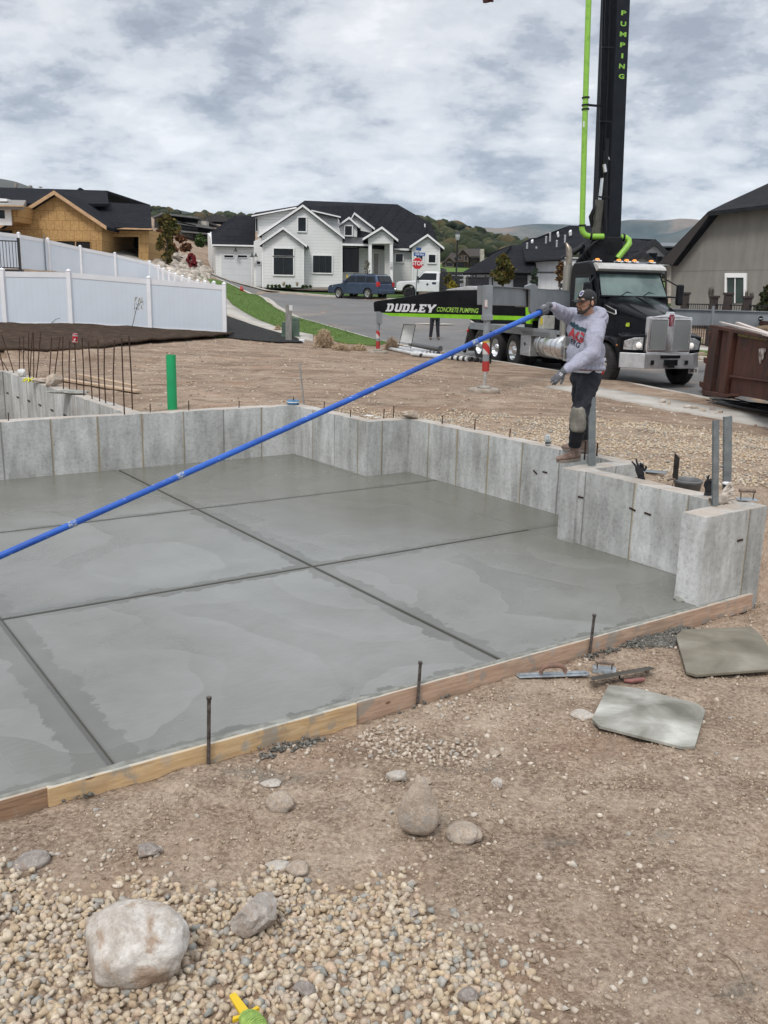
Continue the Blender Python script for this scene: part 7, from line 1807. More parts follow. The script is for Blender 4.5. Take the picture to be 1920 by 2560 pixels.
H.ext('ridge_vent',zy([(500,112),(518,101),(536,112)]),76.1,.4,BSHG)
for q_ in ((372,452,585,498),(-30,378,82,402)): 
    H.win(*z1(q_[0],q_[1]),*z1(q_[2],q_[3]),63.58,fm=OSB,m=VOID,fw=.03)
H.ext('stud',zy([(486,498),(492,498),(492,452),(486,452)]),63.5,.05,RAW)
H.slab('dormer_roof',HY([(-60,215,60.2),(150,218,60.2),(168,183,62.5),(-60,178,62.5)]),.25,mat('roof_felt',(.24,.22,.20)));H.ext('dormer_wall',zy([(-60,330),(110,322),(122,212),(-60,212)]),61,2.5,OSB)
H.ext('fascia',zy([(-60,213),(152,217),(152,225),(-60,221)]),60.1,.1,RAW)
H.win(*z1(-20,248),*z1(32,302),60.9,fw=.4);H.ext('material_stack',zy([(-10,190),(45,190),(45,174),(-10,170)]),61.3,.6,WTRIM)
for x in (98,192,256): H.ext('roof_pipe',zy([(x-6,100),(x+6,100),(x+6,(72,86,94)[(x>150)+(x>220)]),(x-6,(72,86,94)[(x>150)+(x>220)])]),77,.4,mat('tan_flue',(.34,.30,.26)))
# ---- modern house on the hill
MD=mat('dark_timber',(.028,.026,.026),(.04,.038,.036),.7,0,3);MG=mat('grey_cladding',(.15,.15,.15),(.11,.11,.11),.7,0,2)
H=House('modern_house','dark modern house with stepped flat roofs on the rocky hillside','house',(400,525),110)
H.ext('wall',zy([(1000,470),(1390,470),(1330,345),(1150,330),(1090,280),(1000,285)]),110,14,MD)
for q_,Y in (([(985,290),(1048,262),(1285,292),(1280,302),(1048,275),(990,300)],108),([(1140,322),(1335,345),(1385,362),(1380,370),(1140,335)],107),([(1150,375),(1330,395),(1395,400),(1395,408),(1150,388)],106),([(1060,300),(1270,345),(1268,352),(1060,312)],107)): H.ext('flat_roof',zy(q_),Y,16,MG)
H.ext('chimney',zy([(1283,348),(1337,350),(1337,318),(1283,315)]),109,1.5,STONE);H.ext('stone_wall',zy([(1160,440),(1250,450),(1250,400),(1160,392)]),108.5,1,STONE)
H.win(*z1(1165,335),*z1(1280,372),108.4,fm=MD,fw=.1,mull=3);H.win(*z1(1260,412),*z1(1370,450),108.3,fm=MD,fw=.1,mull=2)
for i,(px,lb) in enumerate((([(770,205),(775,190),(800,192),(805,183),(840,184),(845,178),(872,180),(880,190),(870,205)],'tiny distant house with a flat roof above the unfinished house'),([(1330,322),(1330,290),(1372,286),(1375,278),(1388,282),(1390,268),(1402,270),(1405,280),(1420,282),(1425,272),(1440,284),(1470,290),(1470,322)],'distant dark mansion on the ridge left of the white farmhouse'),([(1530,300),(1530,282),(1548,280),(1552,268),(1560,270),(1562,280),(1566,268),(1574,270),(1576,282),(1600,290),(1600,300)],'distant house with two chimneys right on the ridge'))):
    H=House('hillside_house',lb,'house',z1(px[0][0],px[0][1]),190,group='houses far up on the ridge');H.ext('wall',zy(px),190,12,MD);a=z1(px[0][0]+6,px[0][1]-8);c=z1(px[-1][0]-6,px[-1][1]-3);H.win(a[0],a[1]-1.6,a[0]+3,a[1]+.5,189.9,fm=MG,fw=.06)
# ---- brown house on the meadow
def z6(x,y): return (950.4+.2083*x,414.7+.2083*y)
def z6l(l): return [z6(*p) for p in l]
BRW=mat_siding('brown_board_siding',(.085,.062,.048),.4);BRR=mat_shingle('brown_shingles',(.05,.043,.04),(.075,.065,.058))
H=House('brown_house','brown timber house with stone chimney on the green meadow below the hill','house',z6(250,790),150)
H.ext('wall',z6l([(170,800),(455,800),(455,665),(170,665)]),151,12,BRW);H.slab('roof',[(*z6(*p[:2]),p[2]) for p in ((165,668,150),(470,668,150),(425,588,158),(215,588,158))],.3,BRR)
H.gable(z6(165,672),z6(312,668),z6(236,590),149,5,z6(178,0)[0],z6(300,0)[0],z6(0,800)[1],BRW,BRR,BRW);H.gable(z6(38,725),z6(150,725),z6(96,672),148,5,z6(48,0)[0],z6(142,0)[0],z6(0,775)[1],BRW,BRR,BRW)
H.ext('garage_wing',z6l([(45,775),(172,790),(172,720),(45,725)]),149.5,8,BRW);H.slab('roof',[(*z6(*p[:2]),p[2]) for p in ((40,726,149),(178,722,149),(168,640,155),(120,625,155))],.3,BRR)
H.ext('chimney',z6l([(420,800),(462,800),(458,590),(422,592)]),148.5,1.5,STONE)
for q_ in ((195,668,222,700),(255,665,283,712),(62,732,135,768),(320,680,340,715),(350,680,368,715),(378,680,410,715),(180,735,250,790),(320,730,400,790)): H.win(*z6(q_[0],q_[1]),*z6(q_[2],q_[3]),147.9 if q_[0]<150 else (148.9 if q_[0]<300 else 150.9),fm=mat('tan_trim',(.16,.12,.09)),fw=.12)
H.ext('balcony',z6l([(170,726),(300,726),(300,716),(170,716)]),147.6,1.2,BRW)
# ---- white and black house behind the truck
BB=mat_siding('white_board_batten',(.70,.71,.72),.40,'X',line=.86)
H=House('white_black_house','large white house with steep black roofs and black trim behind the pump truck','house',z6(600,985),64)
def H6(l): return [(*z6(*p[:2]),p[2]) for p in l]
H.ext('garage_wall',z6l([(310,1010),(1000,1010),(1000,815),(310,815)]),64.5,9,BB);H.ext('upper_wall',z6l([(1000,1010),(2300,1010),(2300,700),(1240,675),(935,715),(965,835),(1000,835)]),66,9,BB)
H.slab('roof',H6([(235,832,63.5),(540,822,63.5),(740,552,70),(560,640,70)]),.2,BSHG);H.slab('roof',H6([(535,822,63.5),(970,832,63.5),(1010,830,63.6),(960,545,71),(740,550,71)]),.2,BSHG);H.slab('roof',H6([(740,550,71),(960,545,71),(1100,600,78),(500,640,78)]),.2,BSHG)
H.slab('roof',H6([(880,702,65),(1245,685,65),(1420,585,68.5),(1700,600,69),(1700,350,74),(1340,348,74),(1120,464,73),(930,480,73),(850,528,72)]),.2,BSHG)
H.slab('roof',H6([(850,528,72),(1340,348,74),(1700,350,74),(1750,500,84),(900,560,84)]),.2,BSHG)
for q_,Y in (([(240,832),(540,822),(540,836),(240,846)],63.4),([(742,822),(968,828),(968,842),(742,836)],63.4),([(885,703),(1245,686),(1245,702),(890,720)],64.9),([(1245,686),(1530,500),(1530,520),(1247,704)],65.0)): H.ext('fascia',z6l(q_),Y,.25,BTRIM)
H.ext('belt_trim',z6l([(965,838),(2300,838),(2300,828),(965,828)]),65.9,.08,BTRIM);H.ext('belt_trim',z6l([(1258,698),(1600,702),(1600,692),(1258,688)]),65.9,.08,BTRIM)
for x,a,c in ((1245,690,1010),(545,830,1000),(252,845,985)): H.ext('corner_trim',z6l([(x-6,c),(x+6,c),(x+6,a),(x-6,a)]),64.2 if x<600 else 65.9,.12,BTRIM if x>260 else PAVE)
g_=H.ext('garage_door',z6l([(762,1005),(908,1005),(908,852),(762,852)]),64.4,.1,BTRIM);H.win(*z6(780,870),*z6(890,885),64.35,fm=BTRIM,fw=.03,par=g_)
H.ext('stone_pier',z6l([(275,985),(300,985),(300,870),(275,870)]),64.3,.3,STONE)
for x,y,dx in ((955,500,13),(1350,402,15),(1220,418,10)): H.slab('roof_vent',H6([(x-dx,y+12,71.5),(x+dx*.7,y+6,71.5),(x+dx,y-10,72),(x-dx*.3,y-6,72)]),.3,WTRIM)
for x,y,h in ((905,545,10),(1000,612,34),(1212,555,46),(1102,488,20),(1298,482,26),(1143,470,40)): b=MB();p=H.P(*z6(x,y),69.2);q=H.P(*z6(x,y-h),69.2);b.cyl(p-V((0,0,.3)),q,.065,10);b.sphere(q,.08,8,6);b.build('flue_pipe',mat('grey_flue',(.40,.41,.42)),H.r)
def z8(x,y): return (1296+.2187*x,362.9+.2187*y)
def z8l(l): return [z8(*p) for p in l]
def H8(l): return [(*z8(*p[:2]),p[2]) for p in l]
H.slab('roof',H8([(-200,900,67),(700,905,67),(830,745,75),(590,738,75),(540,705,75),(300,695,75),(-200,690,75)]),.2,BSHG)
H.gable(z8(385,818),z8(702,862),z8(545,706),65,6,z8(405,0)[0],z8(690,0)[0],z8(0,960)[1],BB,BSHG,BTRIM,fas=9)
H.gable(z8(200,942),z8(580,945),z8(430,820),63,4,z8(290,0)[0],z8(525,0)[0],z8(0,945)[1],WSID,BSHG,BTRIM,fas=9)
H.gable(z8(60,905),z8(330,920),z8(190,770),66,4,z8(80,0)[0],z8(262,0)[0],z8(0,960)[1],WSID,BSHG,BTRIM,fas=7)
H.ext('porch_beam',z8l([(205,962),(560,962),(560,944),(205,944)]),62.9,.3,BTRIM)
for x in (285,520): H.ext('porch_column',z8l([(x-14,1250),(x+16,1250),(x+16,962),(x-14,962)]),63.0,.4,WTRIM)
H.win(*z8(480,848),*z8(556,925),64.95,fm=BTRIM,fw=.06);H.win(*z8(562,882),*z8(608,925),64.95,fm=BTRIM,fw=.06)
H.slab('metal_roof',H8([(600,770,71),(835,772,71),(838,740,74),(595,738,74)]),.1,mat('grey_seamed_metal',(.13,.145,.15),(.09,.10,.105),.35,.4,3,stretch=(10,1,1)))
H.slab('metal_roof',H8([(545,1035,61),(650,1045,61),(620,978,64),(545,970,64)]),.1,BTRIM)
H.win(*z8(560,1080),*z8(600,1240),65.9,fm=BTRIM,fw=.1)
# ---- grey stucco house at right, on an oblique plane
t=NT('grey_stucco');v=t.mapv();t.base(t.mix(.35,t.ramp(t.noise(v,.5,5,.6),[(.35,(.20,.19,.172)),(.65,(.245,.235,.215))]),t.ramp(t.noise(t.mapv(scale=(1,1,.15)),4,5,.6),[(.35,(.17,.16,.145)),(.65,(.27,.26,.24))])));t.set(.9,0,.2);t.bump(t.noise(v,14,5,.7),.35,.02);STU=t.m
AG=V((14.6,46,0));DG=V((3.55,-3.6,0)).normalized();NG_=V((DG.y,-DG.x,0));NG_=-NG_ if NG_.y>0 else NG_
r=thing('stucco_house','grey stucco house with dark shingle roof and one white framed window at right','house',(AG.x,AG.y,1.5))
def gp_(x,y,off=0): return plane_pt(x,y,AG+NG_*off,DG)-V((AG.x,AG.y,1.5))
def gext(name,px,off,depth,m,par=None):
    f=[gp_(*z8(*p),off) for p in px];bk=[p-NG_*depth for p in f];n=len(f);b=MB();b.add(f+bk,[tuple(range(n)),tuple(range(2*n-1,n-1,-1))]+[(i,(i+1)%n,n+(i+1)%n,n+i) for i in range(n)]);return b.build(name,m,par or r,weld=True)
gext('stucco_wall',[(700,1420),(2100,1420),(2100,300),(1659,372),(1110,445),(700,948)],0,10,STU)
gext('control_joint',[(700,1024),(2100,1000),(2100,997),(700,1020)],.006,.02,mat('joint_line',(.13,.12,.11)))
gext('stone_quoin',[(648,1300),(700,1300),(700,966),(660,966)],.08,.5,STONE)
f0=[(570,940),(1068,432),(1105,446),(1150,446),(712,962),(690,955)]
rf=gext('rake_roof',[(570,940),(1068,430),(1130,440),(712,962),(690,950),(600,950)],.55,10.5,BSHG)
gext('fascia',[(575,945),(1068,438),(1090,452),(712,962),(700,948)],.60,.05,mat('dark_brown_trim',(.03,.024,.022)),rf)
ev=gext('eave_fascia',[(1068,434),(1659,362),(2150,300),(2150,325),(1659,385),(1150,450),(1085,455)],.60,.12,mat('dark_brown_trim',(.03,.024,.022)))
p=[gp_(*z8(1064,432),.75),gp_(*z8(1659,360),.75),gp_(*z8(2150,298),.75)]
q2_=[plane_pt(*z8(2150,-60),AG-NG_*7.5,DG)-V((AG.x,AG.y,1.5)),plane_pt(*z8(1659,152),AG-NG_*7.5,DG)-V((AG.x,AG.y,1.5)),plane_pt(*z8(1240,345),AG-NG_*4.0,DG)-V((AG.x,AG.y,1.5))]
b=MB();pl_=p+q2_;b.add(pl_+[a-V((0,0,.2)) for a in pl_],[(0,1,2,3,4,5),(11,10,9,8,7,6)]+[(i,(i+1)%6,6+(i+1)%6,6+i) for i in range(6)]);b.build('roof',GSHG,r)
wf=gext('window',[(1228,1345),(1250,1345),(1250,1082),(1418,1082),(1418,1330),(1420,1340),(1440,1340),(1447,1038),(1232,1038)],.10,.12,WTRIM)
gext('pane',[(1249,1340),(1330,1335),(1330,1080),(1255,1080)],.03,.02,glass('green_glazing',(.03,.045,.04),.08),wf);gext('pane',[(1335,1335),(1415,1330),(1418,1080),(1335,1080)],.03,.02,glass('green_glazing'),wf);gext('sash_bar',[(1325,1335),(1336,1335),(1338,1080),(1330,1080)],.06,.03,WTRIM,wf)
b=MB();b.tube([gp_(*z8(600,960),.5),gp_(*z8(650,985),.3),gp_(*z8(652,1290),.15)],.05,8);b.build('downspout',mat('dark_brown_trim',(.03,.024,.022)),r)
# ============================================================ FENCES, VEHICLES, STREET FURNITURE
t=NT('white_vinyl');se=t.n('ShaderNodeSeparateXYZ');t.l(t.tc.outputs['Object'],se.inputs[0]);f=t.math('FRACT',t.math('MULTIPLY',se.outputs[0],1/.17));g_=t.ramp(f,[(0,.90),(.05,1),(.95,1),(1,.90)])
t.base(t.mix(1,t.mix(t.ramp(t.noise(t.mapv(),1.2,5,.6),[(.4,0),(.65,.5)]),(.68,.74,.81),(.63,.68,.74)),g_,'MULTIPLY'));t.set(.4,0,.4);VIN=t.m
VPOST=mat('white_vinyl_post',(.80,.80,.82),(.74,.74,.76),.4,0,2)
def vinyl_fence(label,pts,h=1.83,group=None):
    """pts: (x, y_top_of_rail, Y) reference coordinates of every post"""
    P_=[PY(*p) for p in pts];o=P_[0]-V((0,0,h));r=thing('vinyl_fence',label,'fence',o)
    for i,p in enumerate(P_):
        q=p-o;b=MB();b.box(q.x-.065,q.x+.065,q.y-.065,q.y+.065,q.z-h-.3,q.z+.04);b.prism([(-.075,-.075),(.075,-.075),(.075,.075),(-.075,.075)],q.z+.04,q.z+.06,Matrix.Translation((q.x,q.y,0)));b.add([(q.x-.07,q.y-.07,q.z+.06),(q.x+.07,q.y-.07,q.z+.06),(q.x+.07,q.y+.07,q.z+.06),(q.x-.07,q.y+.07,q.z+.06),(q.x,q.y,q.z+.12)],[(0,1,4),(1,2,4),(2,3,4),(3,0,4)]);b.build('post',VPOST,r)
    for a,c in zip(P_[:-1],P_[1:]):
        d=c-a;L_=math.hypot(d.x,d.y);ang=math.atan2(d.y,d.x);sl=d.z/L_
        def bar(z0,z1,w_): 
            return [(0,-w_/2,z0),(L_,-w_/2,z0+d.z),(L_,w_/2,z0+d.z),(0,w_/2,z0),(0,-w_/2,z1),(L_,-w_/2,z1+d.z),(L_,w_/2,z1+d.z),(0,w_/2,z1)]
        F6=[(0,3,2,1),(4,5,6,7),(0,1,5,4),(1,2,6,5),(2,3,7,6),(3,0,4,7)]
        b=MB();b.add(bar(-h+.05,-.10,.025),F6);pn=b.build('panel',VIN,r);pn.location=a-o;pn.rotation_euler=(0,0,ang)
        b=MB();b.add(bar(-.17,0,.05),F6);x_=b.build('top_rail',VPOST,pn)
        b=MB();b.add(bar(-h+.05,-h+.22,.05),F6);x_=b.build('bottom_rail',VPOST,pn)
    return r
vinyl_fence('white vinyl fence nearest the dirt lot, its four panels above the dark topsoil',[(-150,584,29.2),(4,586,30.0),(148,588.5,30.9),(321,603,32.2),(484,616,33.5)])
vinyl_fence('white vinyl fence farther up, stepping down the slope behind the nearer one',[(-40,497,44.3),(40,506,46),(103,518,47.8),(173,534,49.6),(248,549,51.3),(323,567,52.8),(343,577,50.3),(353,583,48),(366,588,45.8),(379,594,43.7),(394,599,41.7),(409,604.5,39.8),(427,609,38.2),(443,611.5,36.8),(462,613,35.4)])
BLKM=mat('black_powdercoat',(.012,.012,.014),(.022,.022,.024),.45,0,4)
r=thing('gate_latch_post','dark latch rod between two panels of the upper white fence','post',PY(101,580,47.6));b=MB();b.cyl((0,-.1,-.1),(0,-.1,1.6),.03,8);b.build('rod',GALV,r)
# black railing at the left edge
o=PY(44,585,43);r=thing('metal_railing','short black metal railing at the left edge above the white fence','railing',o);a=V((-2.6,.3,0));b=MB()
b.box(-.05,.05,-.05,.05,0,1.45);b.build('post',BLKM,r)
for z in (.12,1.30): b=MB();b.bar((0,0,z),(-2.6,0,z+.03),.05,.05);b.build('rail',BLKM,r)
for k in range(1,18): b=MB();b.bar((-.145*k,0,.12),(-.145*k,0,1.32),.022,.022);b.build('baluster',BLKM,r)
b=MB();b.box(-2.8,.05,-.3,.3,-.25,.05);b.build('deck_edge',BLKM,r)
# black fence with pillars on the right
AF=V((PY(1476,690,38.5).x,38.5,0));DF=(V((PY(1659,690,34.5).x,34.5,0))-AF).normalized()
FP=[1476,1538,1568,1610,1690,1790];r=thing('iron_fence','black iron fence with brown pillars in front of the stucco house','fence',(AF.x,AF.y,.6))
def fpt(x,y,off=0): return plane_pt(x,y,AF,DF)
zt_=2.42;NF=V((DF.y,-DF.x,0));PB=mat('dark_brown_pillar',(.045,.030,.026),(.03,.022,.02),.7,0,4)
Xs=[fpt(x,690) for x in FP]
for k,p in enumerate(Xs):
    b=MB();q=V((p.x-AF.x,p.y-AF.y,0));hh=2.10 if k in (0,2) else 1.98;b.box(q.x-.13,q.x+.13,q.y-.13,q.y+.13,-.3,hh);b.box(q.x-.17,q.x+.17,q.y-.17,q.y+.17,hh,hh+.09);b.build('pillar',PB,r,bevel=.01)
n_b=0
for a,c in zip(Xs[:-1],Xs[1:]):
    a=V((a.x-AF.x,a.y-AF.y,0));c=V((c.x-AF.x,c.y-AF.y,0));d=c-a;u_=d.normalized()
    for z in (.15,1.50,1.72): b=MB();b.bar(a+V((0,0,z)),c+V((0,0,z)),.04,.045);b.build('rail',BLKM,r)
    n_=int(d.length/.115)
    for k in range(1,n_): 
        p=a+u_*(d.length*k/n_);n_b+=1;b=MB();b.bar(p+V((0,0,.05)),p+V((0,0,1.74)),.02,.02)
        if n_b<=95: b.build('picket',BLKM,r)
# ---- road vehicles
def car_wheel(par,x,y,r_=.36,w_=.24,spoke=5,m=CHR):
    s_=-1 if y<0 else 1;M_=Matrix.Rotation(PI/2,4,'X');b=MB();b.lathe([(r_*.62,-w_/2),(r_*.9,-w_/2),(r_,-w_/2+.04),(r_,w_/2-.04),(r_*.9,w_/2),(r_*.62,w_/2)],M_,24);t_=b.build('wheel',TYRE,par);t_.location=(x,y,r_)
    b=MB();b.lathe([(r_*.64,-s_*w_*.46),(r_*.58,-s_*w_*.35),(r_*.55,s_*.0),(0,0)],M_,20)
    for k in range(spoke):
        a=2*PI*k/spoke;c_,s2=math.cos(a),math.sin(a);b.prism([(-.035,.0),(.035,0),(.05,r_*.6),(-.05,r_*.6)],-.012,.012,Matrix.Translation((0,s_*w_*.40,0))@Matrix.Rotation(a,4,'Y')@Matrix.Identity(4),ax='y')
    b.cyl((0,s_*w_*.3,0),(0,s_*w_*.44,0),.06,12);b.build('rim',m,t_)
    return t_
def body_loft(b,prof,hw,inset=.10,zc=None):
    """closed side profile [(x,z)] extruded across, edges rounded in"""
    ys=[(-hw,.93),(-hw*.96,.985),(-hw*.85,1),(hw*.85,1),(hw*.96,.985),(hw,.93)]
    cx_=sum(p[0] for p in prof)/len(prof);cz_=sum(p[1] for p in prof)/len(prof)
    b.loft([[(cx_+(x-cx_)*(.985+.015*k if k<1 else 1),y,cz_+(z-cz_)*k) for x,z in prof] for y,k in ys])
GLC=glass('car_glass',(.012,.016,.02),.06)
def make_suv():
    zg=base_z(-1.3,67.3);c=PY(779,642,67.6);c.z=base_z(c.x,c.y)
    r=thing('parked_suv','blue grey SUV parked at the kerb in front of the white farmhouse','suv',c,math.atan2(.62,-.80))
    BL=mat('blue_grey_car_paint',(.075,.105,.17),(.06,.085,.14),.25,.45,2)
    b=MB();b.smooth=False;low=[(2.28,.42),(2.36,.60),(2.33,.80),(2.18,.93),(1.20,1.06),(.95,1.12),(-2.22,1.12),(-2.32,1.02),(-2.36,.55),(-2.25,.36),(-1.78,.34),(-1.74,.58),(-1.58,.74),(-1.36,.79),(-1.14,.74),(-.98,.58),(-.94,.34),(.92,.34),(.96,.58),(1.12,.74),(1.34,.79),(1.56,.74),(1.72,.58),(1.76,.38)]
    body_loft(b,low,.92);bd=b.build('body',BL,r,bevel=.02)
    b=MB();gh=[(1.05,1.10),(.35,1.62),(.10,1.69),(-1.85,1.68),(-2.10,1.62),(-2.28,1.10)];b.loft([[(x*(1 if z<1.2 else .985),y*(1 if z<1.2 else .86),z) for x,z in gh] for y in (-.90,.90)]);b.build('cabin',BL,r,bevel=.03)
    for s_ in (-1,1):
        def side(x,z): return (x,s_*(.905-(z-1.10)/.56*.125+.008),z)
        for q_,nm in (([(.92,1.14),(.32,1.56),(-.18,1.57),(-.18,1.14)],'side_window'),([(-.24,1.14),(-.24,1.57),(-1.10,1.57),(-1.10,1.14)],'side_window'),([(-1.16,1.14),(-1.16,1.57),(-1.88,1.56),(-2.08,1.14)],'side_window')):
            b=MB();b.add([side(*p) for p in q_]+[(x,y-s_*.01,z) for x,y,z in [side(*p) for p in q_]],[tuple(range(len(q_))),tuple(range(2*len(q_)-1,len(q_)-1,-1))]);b.build(nm,GLC,bd)
        b=MB();b.tube([(.1,s_*.74,1.70),(.0,s_*.74,1.74),(-1.7,s_*.74,1.73),(-1.8,s_*.74,1.69)],.02,6);b.build('roof_rail',BLKM,r)
        b=MB();b.box(.62,.80,s_*.93,s_*1.10,1.12,1.28);b.build('mirror',BL,r,bevel=.03)
        for x in (.0,-.95): b=MB();b.box(x-.10,x+.10,s_*.922,s_*.945,.96,1.0);b.build('door_handle',BL,bd)
        b=MB();b.loft([[(2.10,s_*.60,.72),(2.37,s_*.58,.70),(2.35,s_*.58,.86),(2.1,s_*.60,.90)],[(1.85,s_*.925,.80),(2.12,s_*.90,.74),(2.10,s_*.90,.90),(1.86,s_*.925,.95)]]);b.build('headlight',mat('headlamp_lens',(.6,.6,.6)),r)
        b=MB();b.box(-2.36,-2.15,s_*.72,s_*.93,.86,1.18);b.build('tail_light',mat('red_lens',(.5,.02,.02)),r,bevel=.02)
    quad('windscreen',[(1.06,-.80,1.14),(1.06,.80,1.14),(.38,.70,1.62),(.38,-.70,1.62)],GLC,bd,.01);quad('rear_window',[(-2.30,.72,1.2),(-2.30,-.72,1.2),(-2.12,-.66,1.6),(-2.12,.66,1.6)],GLC,bd,.01)
    b=MB();b.box(2.28,2.40,-.85,.85,.36,.56);b.build('front_bumper',BL,r,bevel=.04);b=MB();b.box(-2.45,-2.30,-.86,.86,.40,.66);b.build('rear_bumper',BL,r,bevel=.04)
    b=MB();b.box(2.33,2.375,-.45,.45,.66,.82);b.build('grille',BLKM,r)
    for x in (1.34,-1.36):
        for y in (-.80,.80): car_wheel(r,x,y)
make_suv()
def make_pickup():
    c=PY(917,648,71);c.z=base_z(c.x,c.y)+.02
    r=thing('work_truck','white work truck with black bed rack parked behind the stop sign','truck',c,math.atan2(.20,-.97))
    WP=mat('white_car_paint',(.72,.73,.74),(.66,.67,.68),.25,0,2)
    b=MB();low=[(1.95,.55),(2.02,.75),(2.0,1.10),(1.85,1.22),(.55,1.30),(.40,1.35),(-1.25,1.35),(-1.25,.50),(-.1,.5),(.62,.5),(.66,.74),(.82,.92),(1.05,.99),(1.28,.92),(1.44,.74),(1.48,.55)];body_loft(b,low,1.0);bd=b.build('body',WP,r,bevel=.03)
    b=MB();gh=[(.55,1.32),(.02,1.92),(-.15,1.98),(-1.10,1.98),(-1.24,1.90),(-1.25,1.32)];b.loft([[(x,y*(1 if z<1.4 else .87),z) for x,z in gh] for y in (-.96,.96)]);b.build('cabin',WP,r,bevel=.04)
    for s_ in (-1,1):
        b=MB();q_=[(.42,1.38),(-.02,1.86),(-1.0,1.86),(-1.0,1.38)];b.add([(x,s_*(.965-(z-1.35)/.6*.12+.01),z) for x,z in q_],[(0,1,2,3)]);b.build('side_window',GLC,bd)
        b=MB();b.box(.30,.45,s_*1.0,s_*1.22,1.35,1.62);b.build('mirror',BLKM,r,bevel=.02)
        b=MB()
        for k in range(11): a=PI*k/10;
        b.tube([(1.05+.46*math.cos(PI*k/10),s_*1.0,.55+.46*math.sin(PI*k/10)) for k in range(11)],.06,6);b.build('wheel_arch',BLKM,r)
        b=MB();b.box(1.80,2.03,s_*.62,s_*.98,.86,1.12);b.build('headlight',mat('headlamp_lens',(.6,.6,.6)),r,bevel=.02)
        b=MB();b.cyl((-.35,s_*1.003,1.05),(-.35,s_*1.008,1.05),.11,4);b.box(-.95,-.62,s_*1.003,s_*1.008,1.08,1.24) if False else None;b.build('door_emblem',mat('dark_print',(.06,.07,.08)),bd)
        b=MB();b.box(-1.0,-.70,s_*1.003,s_*1.007,1.06,1.22);b.build('door_sign',mat('navy_print',(.015,.025,.05)),bd)
    quad('windscreen',[(.57,-.84,1.36),(.57,.84,1.36),(.06,.76,1.90),(.06,-.76,1.90)],GLC,bd,.01)
    b=MB();b.box(1.98,2.08,-.60,.60,.72,1.14);b.build('grille',BLKM,r,bevel=.02);b=MB();b.box(1.98,2.16,-1.0,1.0,.50,.70);b.build('bumper',CHR,r,bevel=.03)
    b=MB();b.box(-1.45,-1.32,-1.1,1.1,.80,2.25);b.box(-4.6,-1.45,-1.1,1.1,.80,.95);b.build('flat_bed',BLKM,r)
    for s_ in (-1,1):
        b=MB();
        for z in (1.2,1.5,1.8): b.box(-4.6,-1.45,s_*1.04,s_*1.10,z,z+.18)
        b.build('stake_side',BLKM,r)
    for x in (1.05,-2.9):
        for y in (-.86,.86): car_wheel(r,x,y,.42,.28,8,BLKM)
make_pickup()
# enclosed trailer and black container further right
def boxthing(name,label,cat,x0,y0,x1,y1,Y,dep,m,trim=None,z0=None,top=None):
    a=PY(x0,y1,Y);c=PY(x1,y0,Y);r=thing(name,label,cat,(a.x,Y,a.z))
    b=MB();b.box(0,c.x-a.x,0,dep,0.0,c.z-a.z);b.build('box',m,r,bevel=.04)
    b=MB();b.box(-.03,c.x-a.x+.03,-.03,dep+.03,c.z-a.z+.001,c.z-a.z+.09);b.build('top_rail',top or m,r)
    return r,c-a
r,s_=boxthing('enclosed_trailer','dark grey enclosed trailer right of the white work truck','trailer',950,596,1004,634,74,3,mat('dark_trailer_paint',(.035,.037,.04),(.05,.052,.055),.4),top=ALUB)
for x in (.4,s_.x-.4): car_wheel(r,x,.1,.33,.2,5,BLKM)
r,s_=boxthing('dump_bed','black steel dump bed parked before the white garage wall','dump bed',1011,602,1057,632,58,2.2,BLKM)
for x in (.25,s_.x-.25): 
    b=MB();b.box(x-.04,x+.04,-.05,.0,.02,s_.z+.18);b.build('stake_post',BLKM,r)
b=MB();b.bar((.5,.6,s_.z),(.5,.6,s_.z+.25),.08,.08);b.build('stack_pipe',BLKM,r)
# hydrant
c=PG(522,641);c=PY(522,641,66.5);gz=lot_z(c.x,c.y);r=thing('fire_hydrant','red fire hydrant on the grass verge near the street corner','hydrant',(c.x,c.y,c.z))
HR=mat('hydrant_red',(.42,.025,.02),(.33,.02,.02),.45,0,8)
b=MB();b.lathe([(.17,0),(.17,.06),(.11,.08),(.11,.46),(.15,.48),(.15,.53),(.12,.55),(.11,.62),(.06,.70),(.03,.72),(.03,.77),(0,.77)],n=18);b.build('barrel',HR,r)
for d_ in ((1,0),(-1,0),(0,-1)): b=MB();b.cyl((d_[0]*.1,d_[1]*.1,.38),(d_[0]*.2,d_[1]*.2,.38),.06,10);b.build('outlet_cap',HR,r)
# stop sign with name blades
YS=64.8;c=PY(897,648,YS);r=thing('stop_sign','red stop sign with blue street name blades on a steel pole','traffic sign',c)
def sp_(x,y): return PY(x,y,YS)-c
b=MB();tp=sp_(905,542);b.cyl((0,0,0),tp,.035,8);b.build('pole',GALV,r)
cc=sp_(901.8,569.2);R8=.385/math.cos(PI/8);oct_=lambda k_: [(cc.x+R8*k_*math.cos(PI/8+PI/4*k),cc.z+R8*k_*math.sin(PI/8+PI/4*k)) for k in range(8)]
b=MB();b.prism(oct_(1),-.06,-.045,ax='y');sg=b.build('sign_face',mat('sign_white',(.68,.68,.68)),r)
b=MB();b.prism(oct_(.94),-.066,-.0605,ax='y');b.build('red_field',mat('sign_red',(.48,.012,.018),(.42,.012,.016),.4),sg)
b=MB();add_text(b,'STOP',.40,Matrix.Translation((cc.x,-.070,cc.z))@Matrix.Rotation(PI/2,4,'X'),sx=.82,bold=.012,depth=.001);b.build('sign_lettering',mat('sign_white',(.68,.68,.68)),sg)
SB=mat('sign_blue',(.02,.10,.32),(.02,.08,.27),.4)
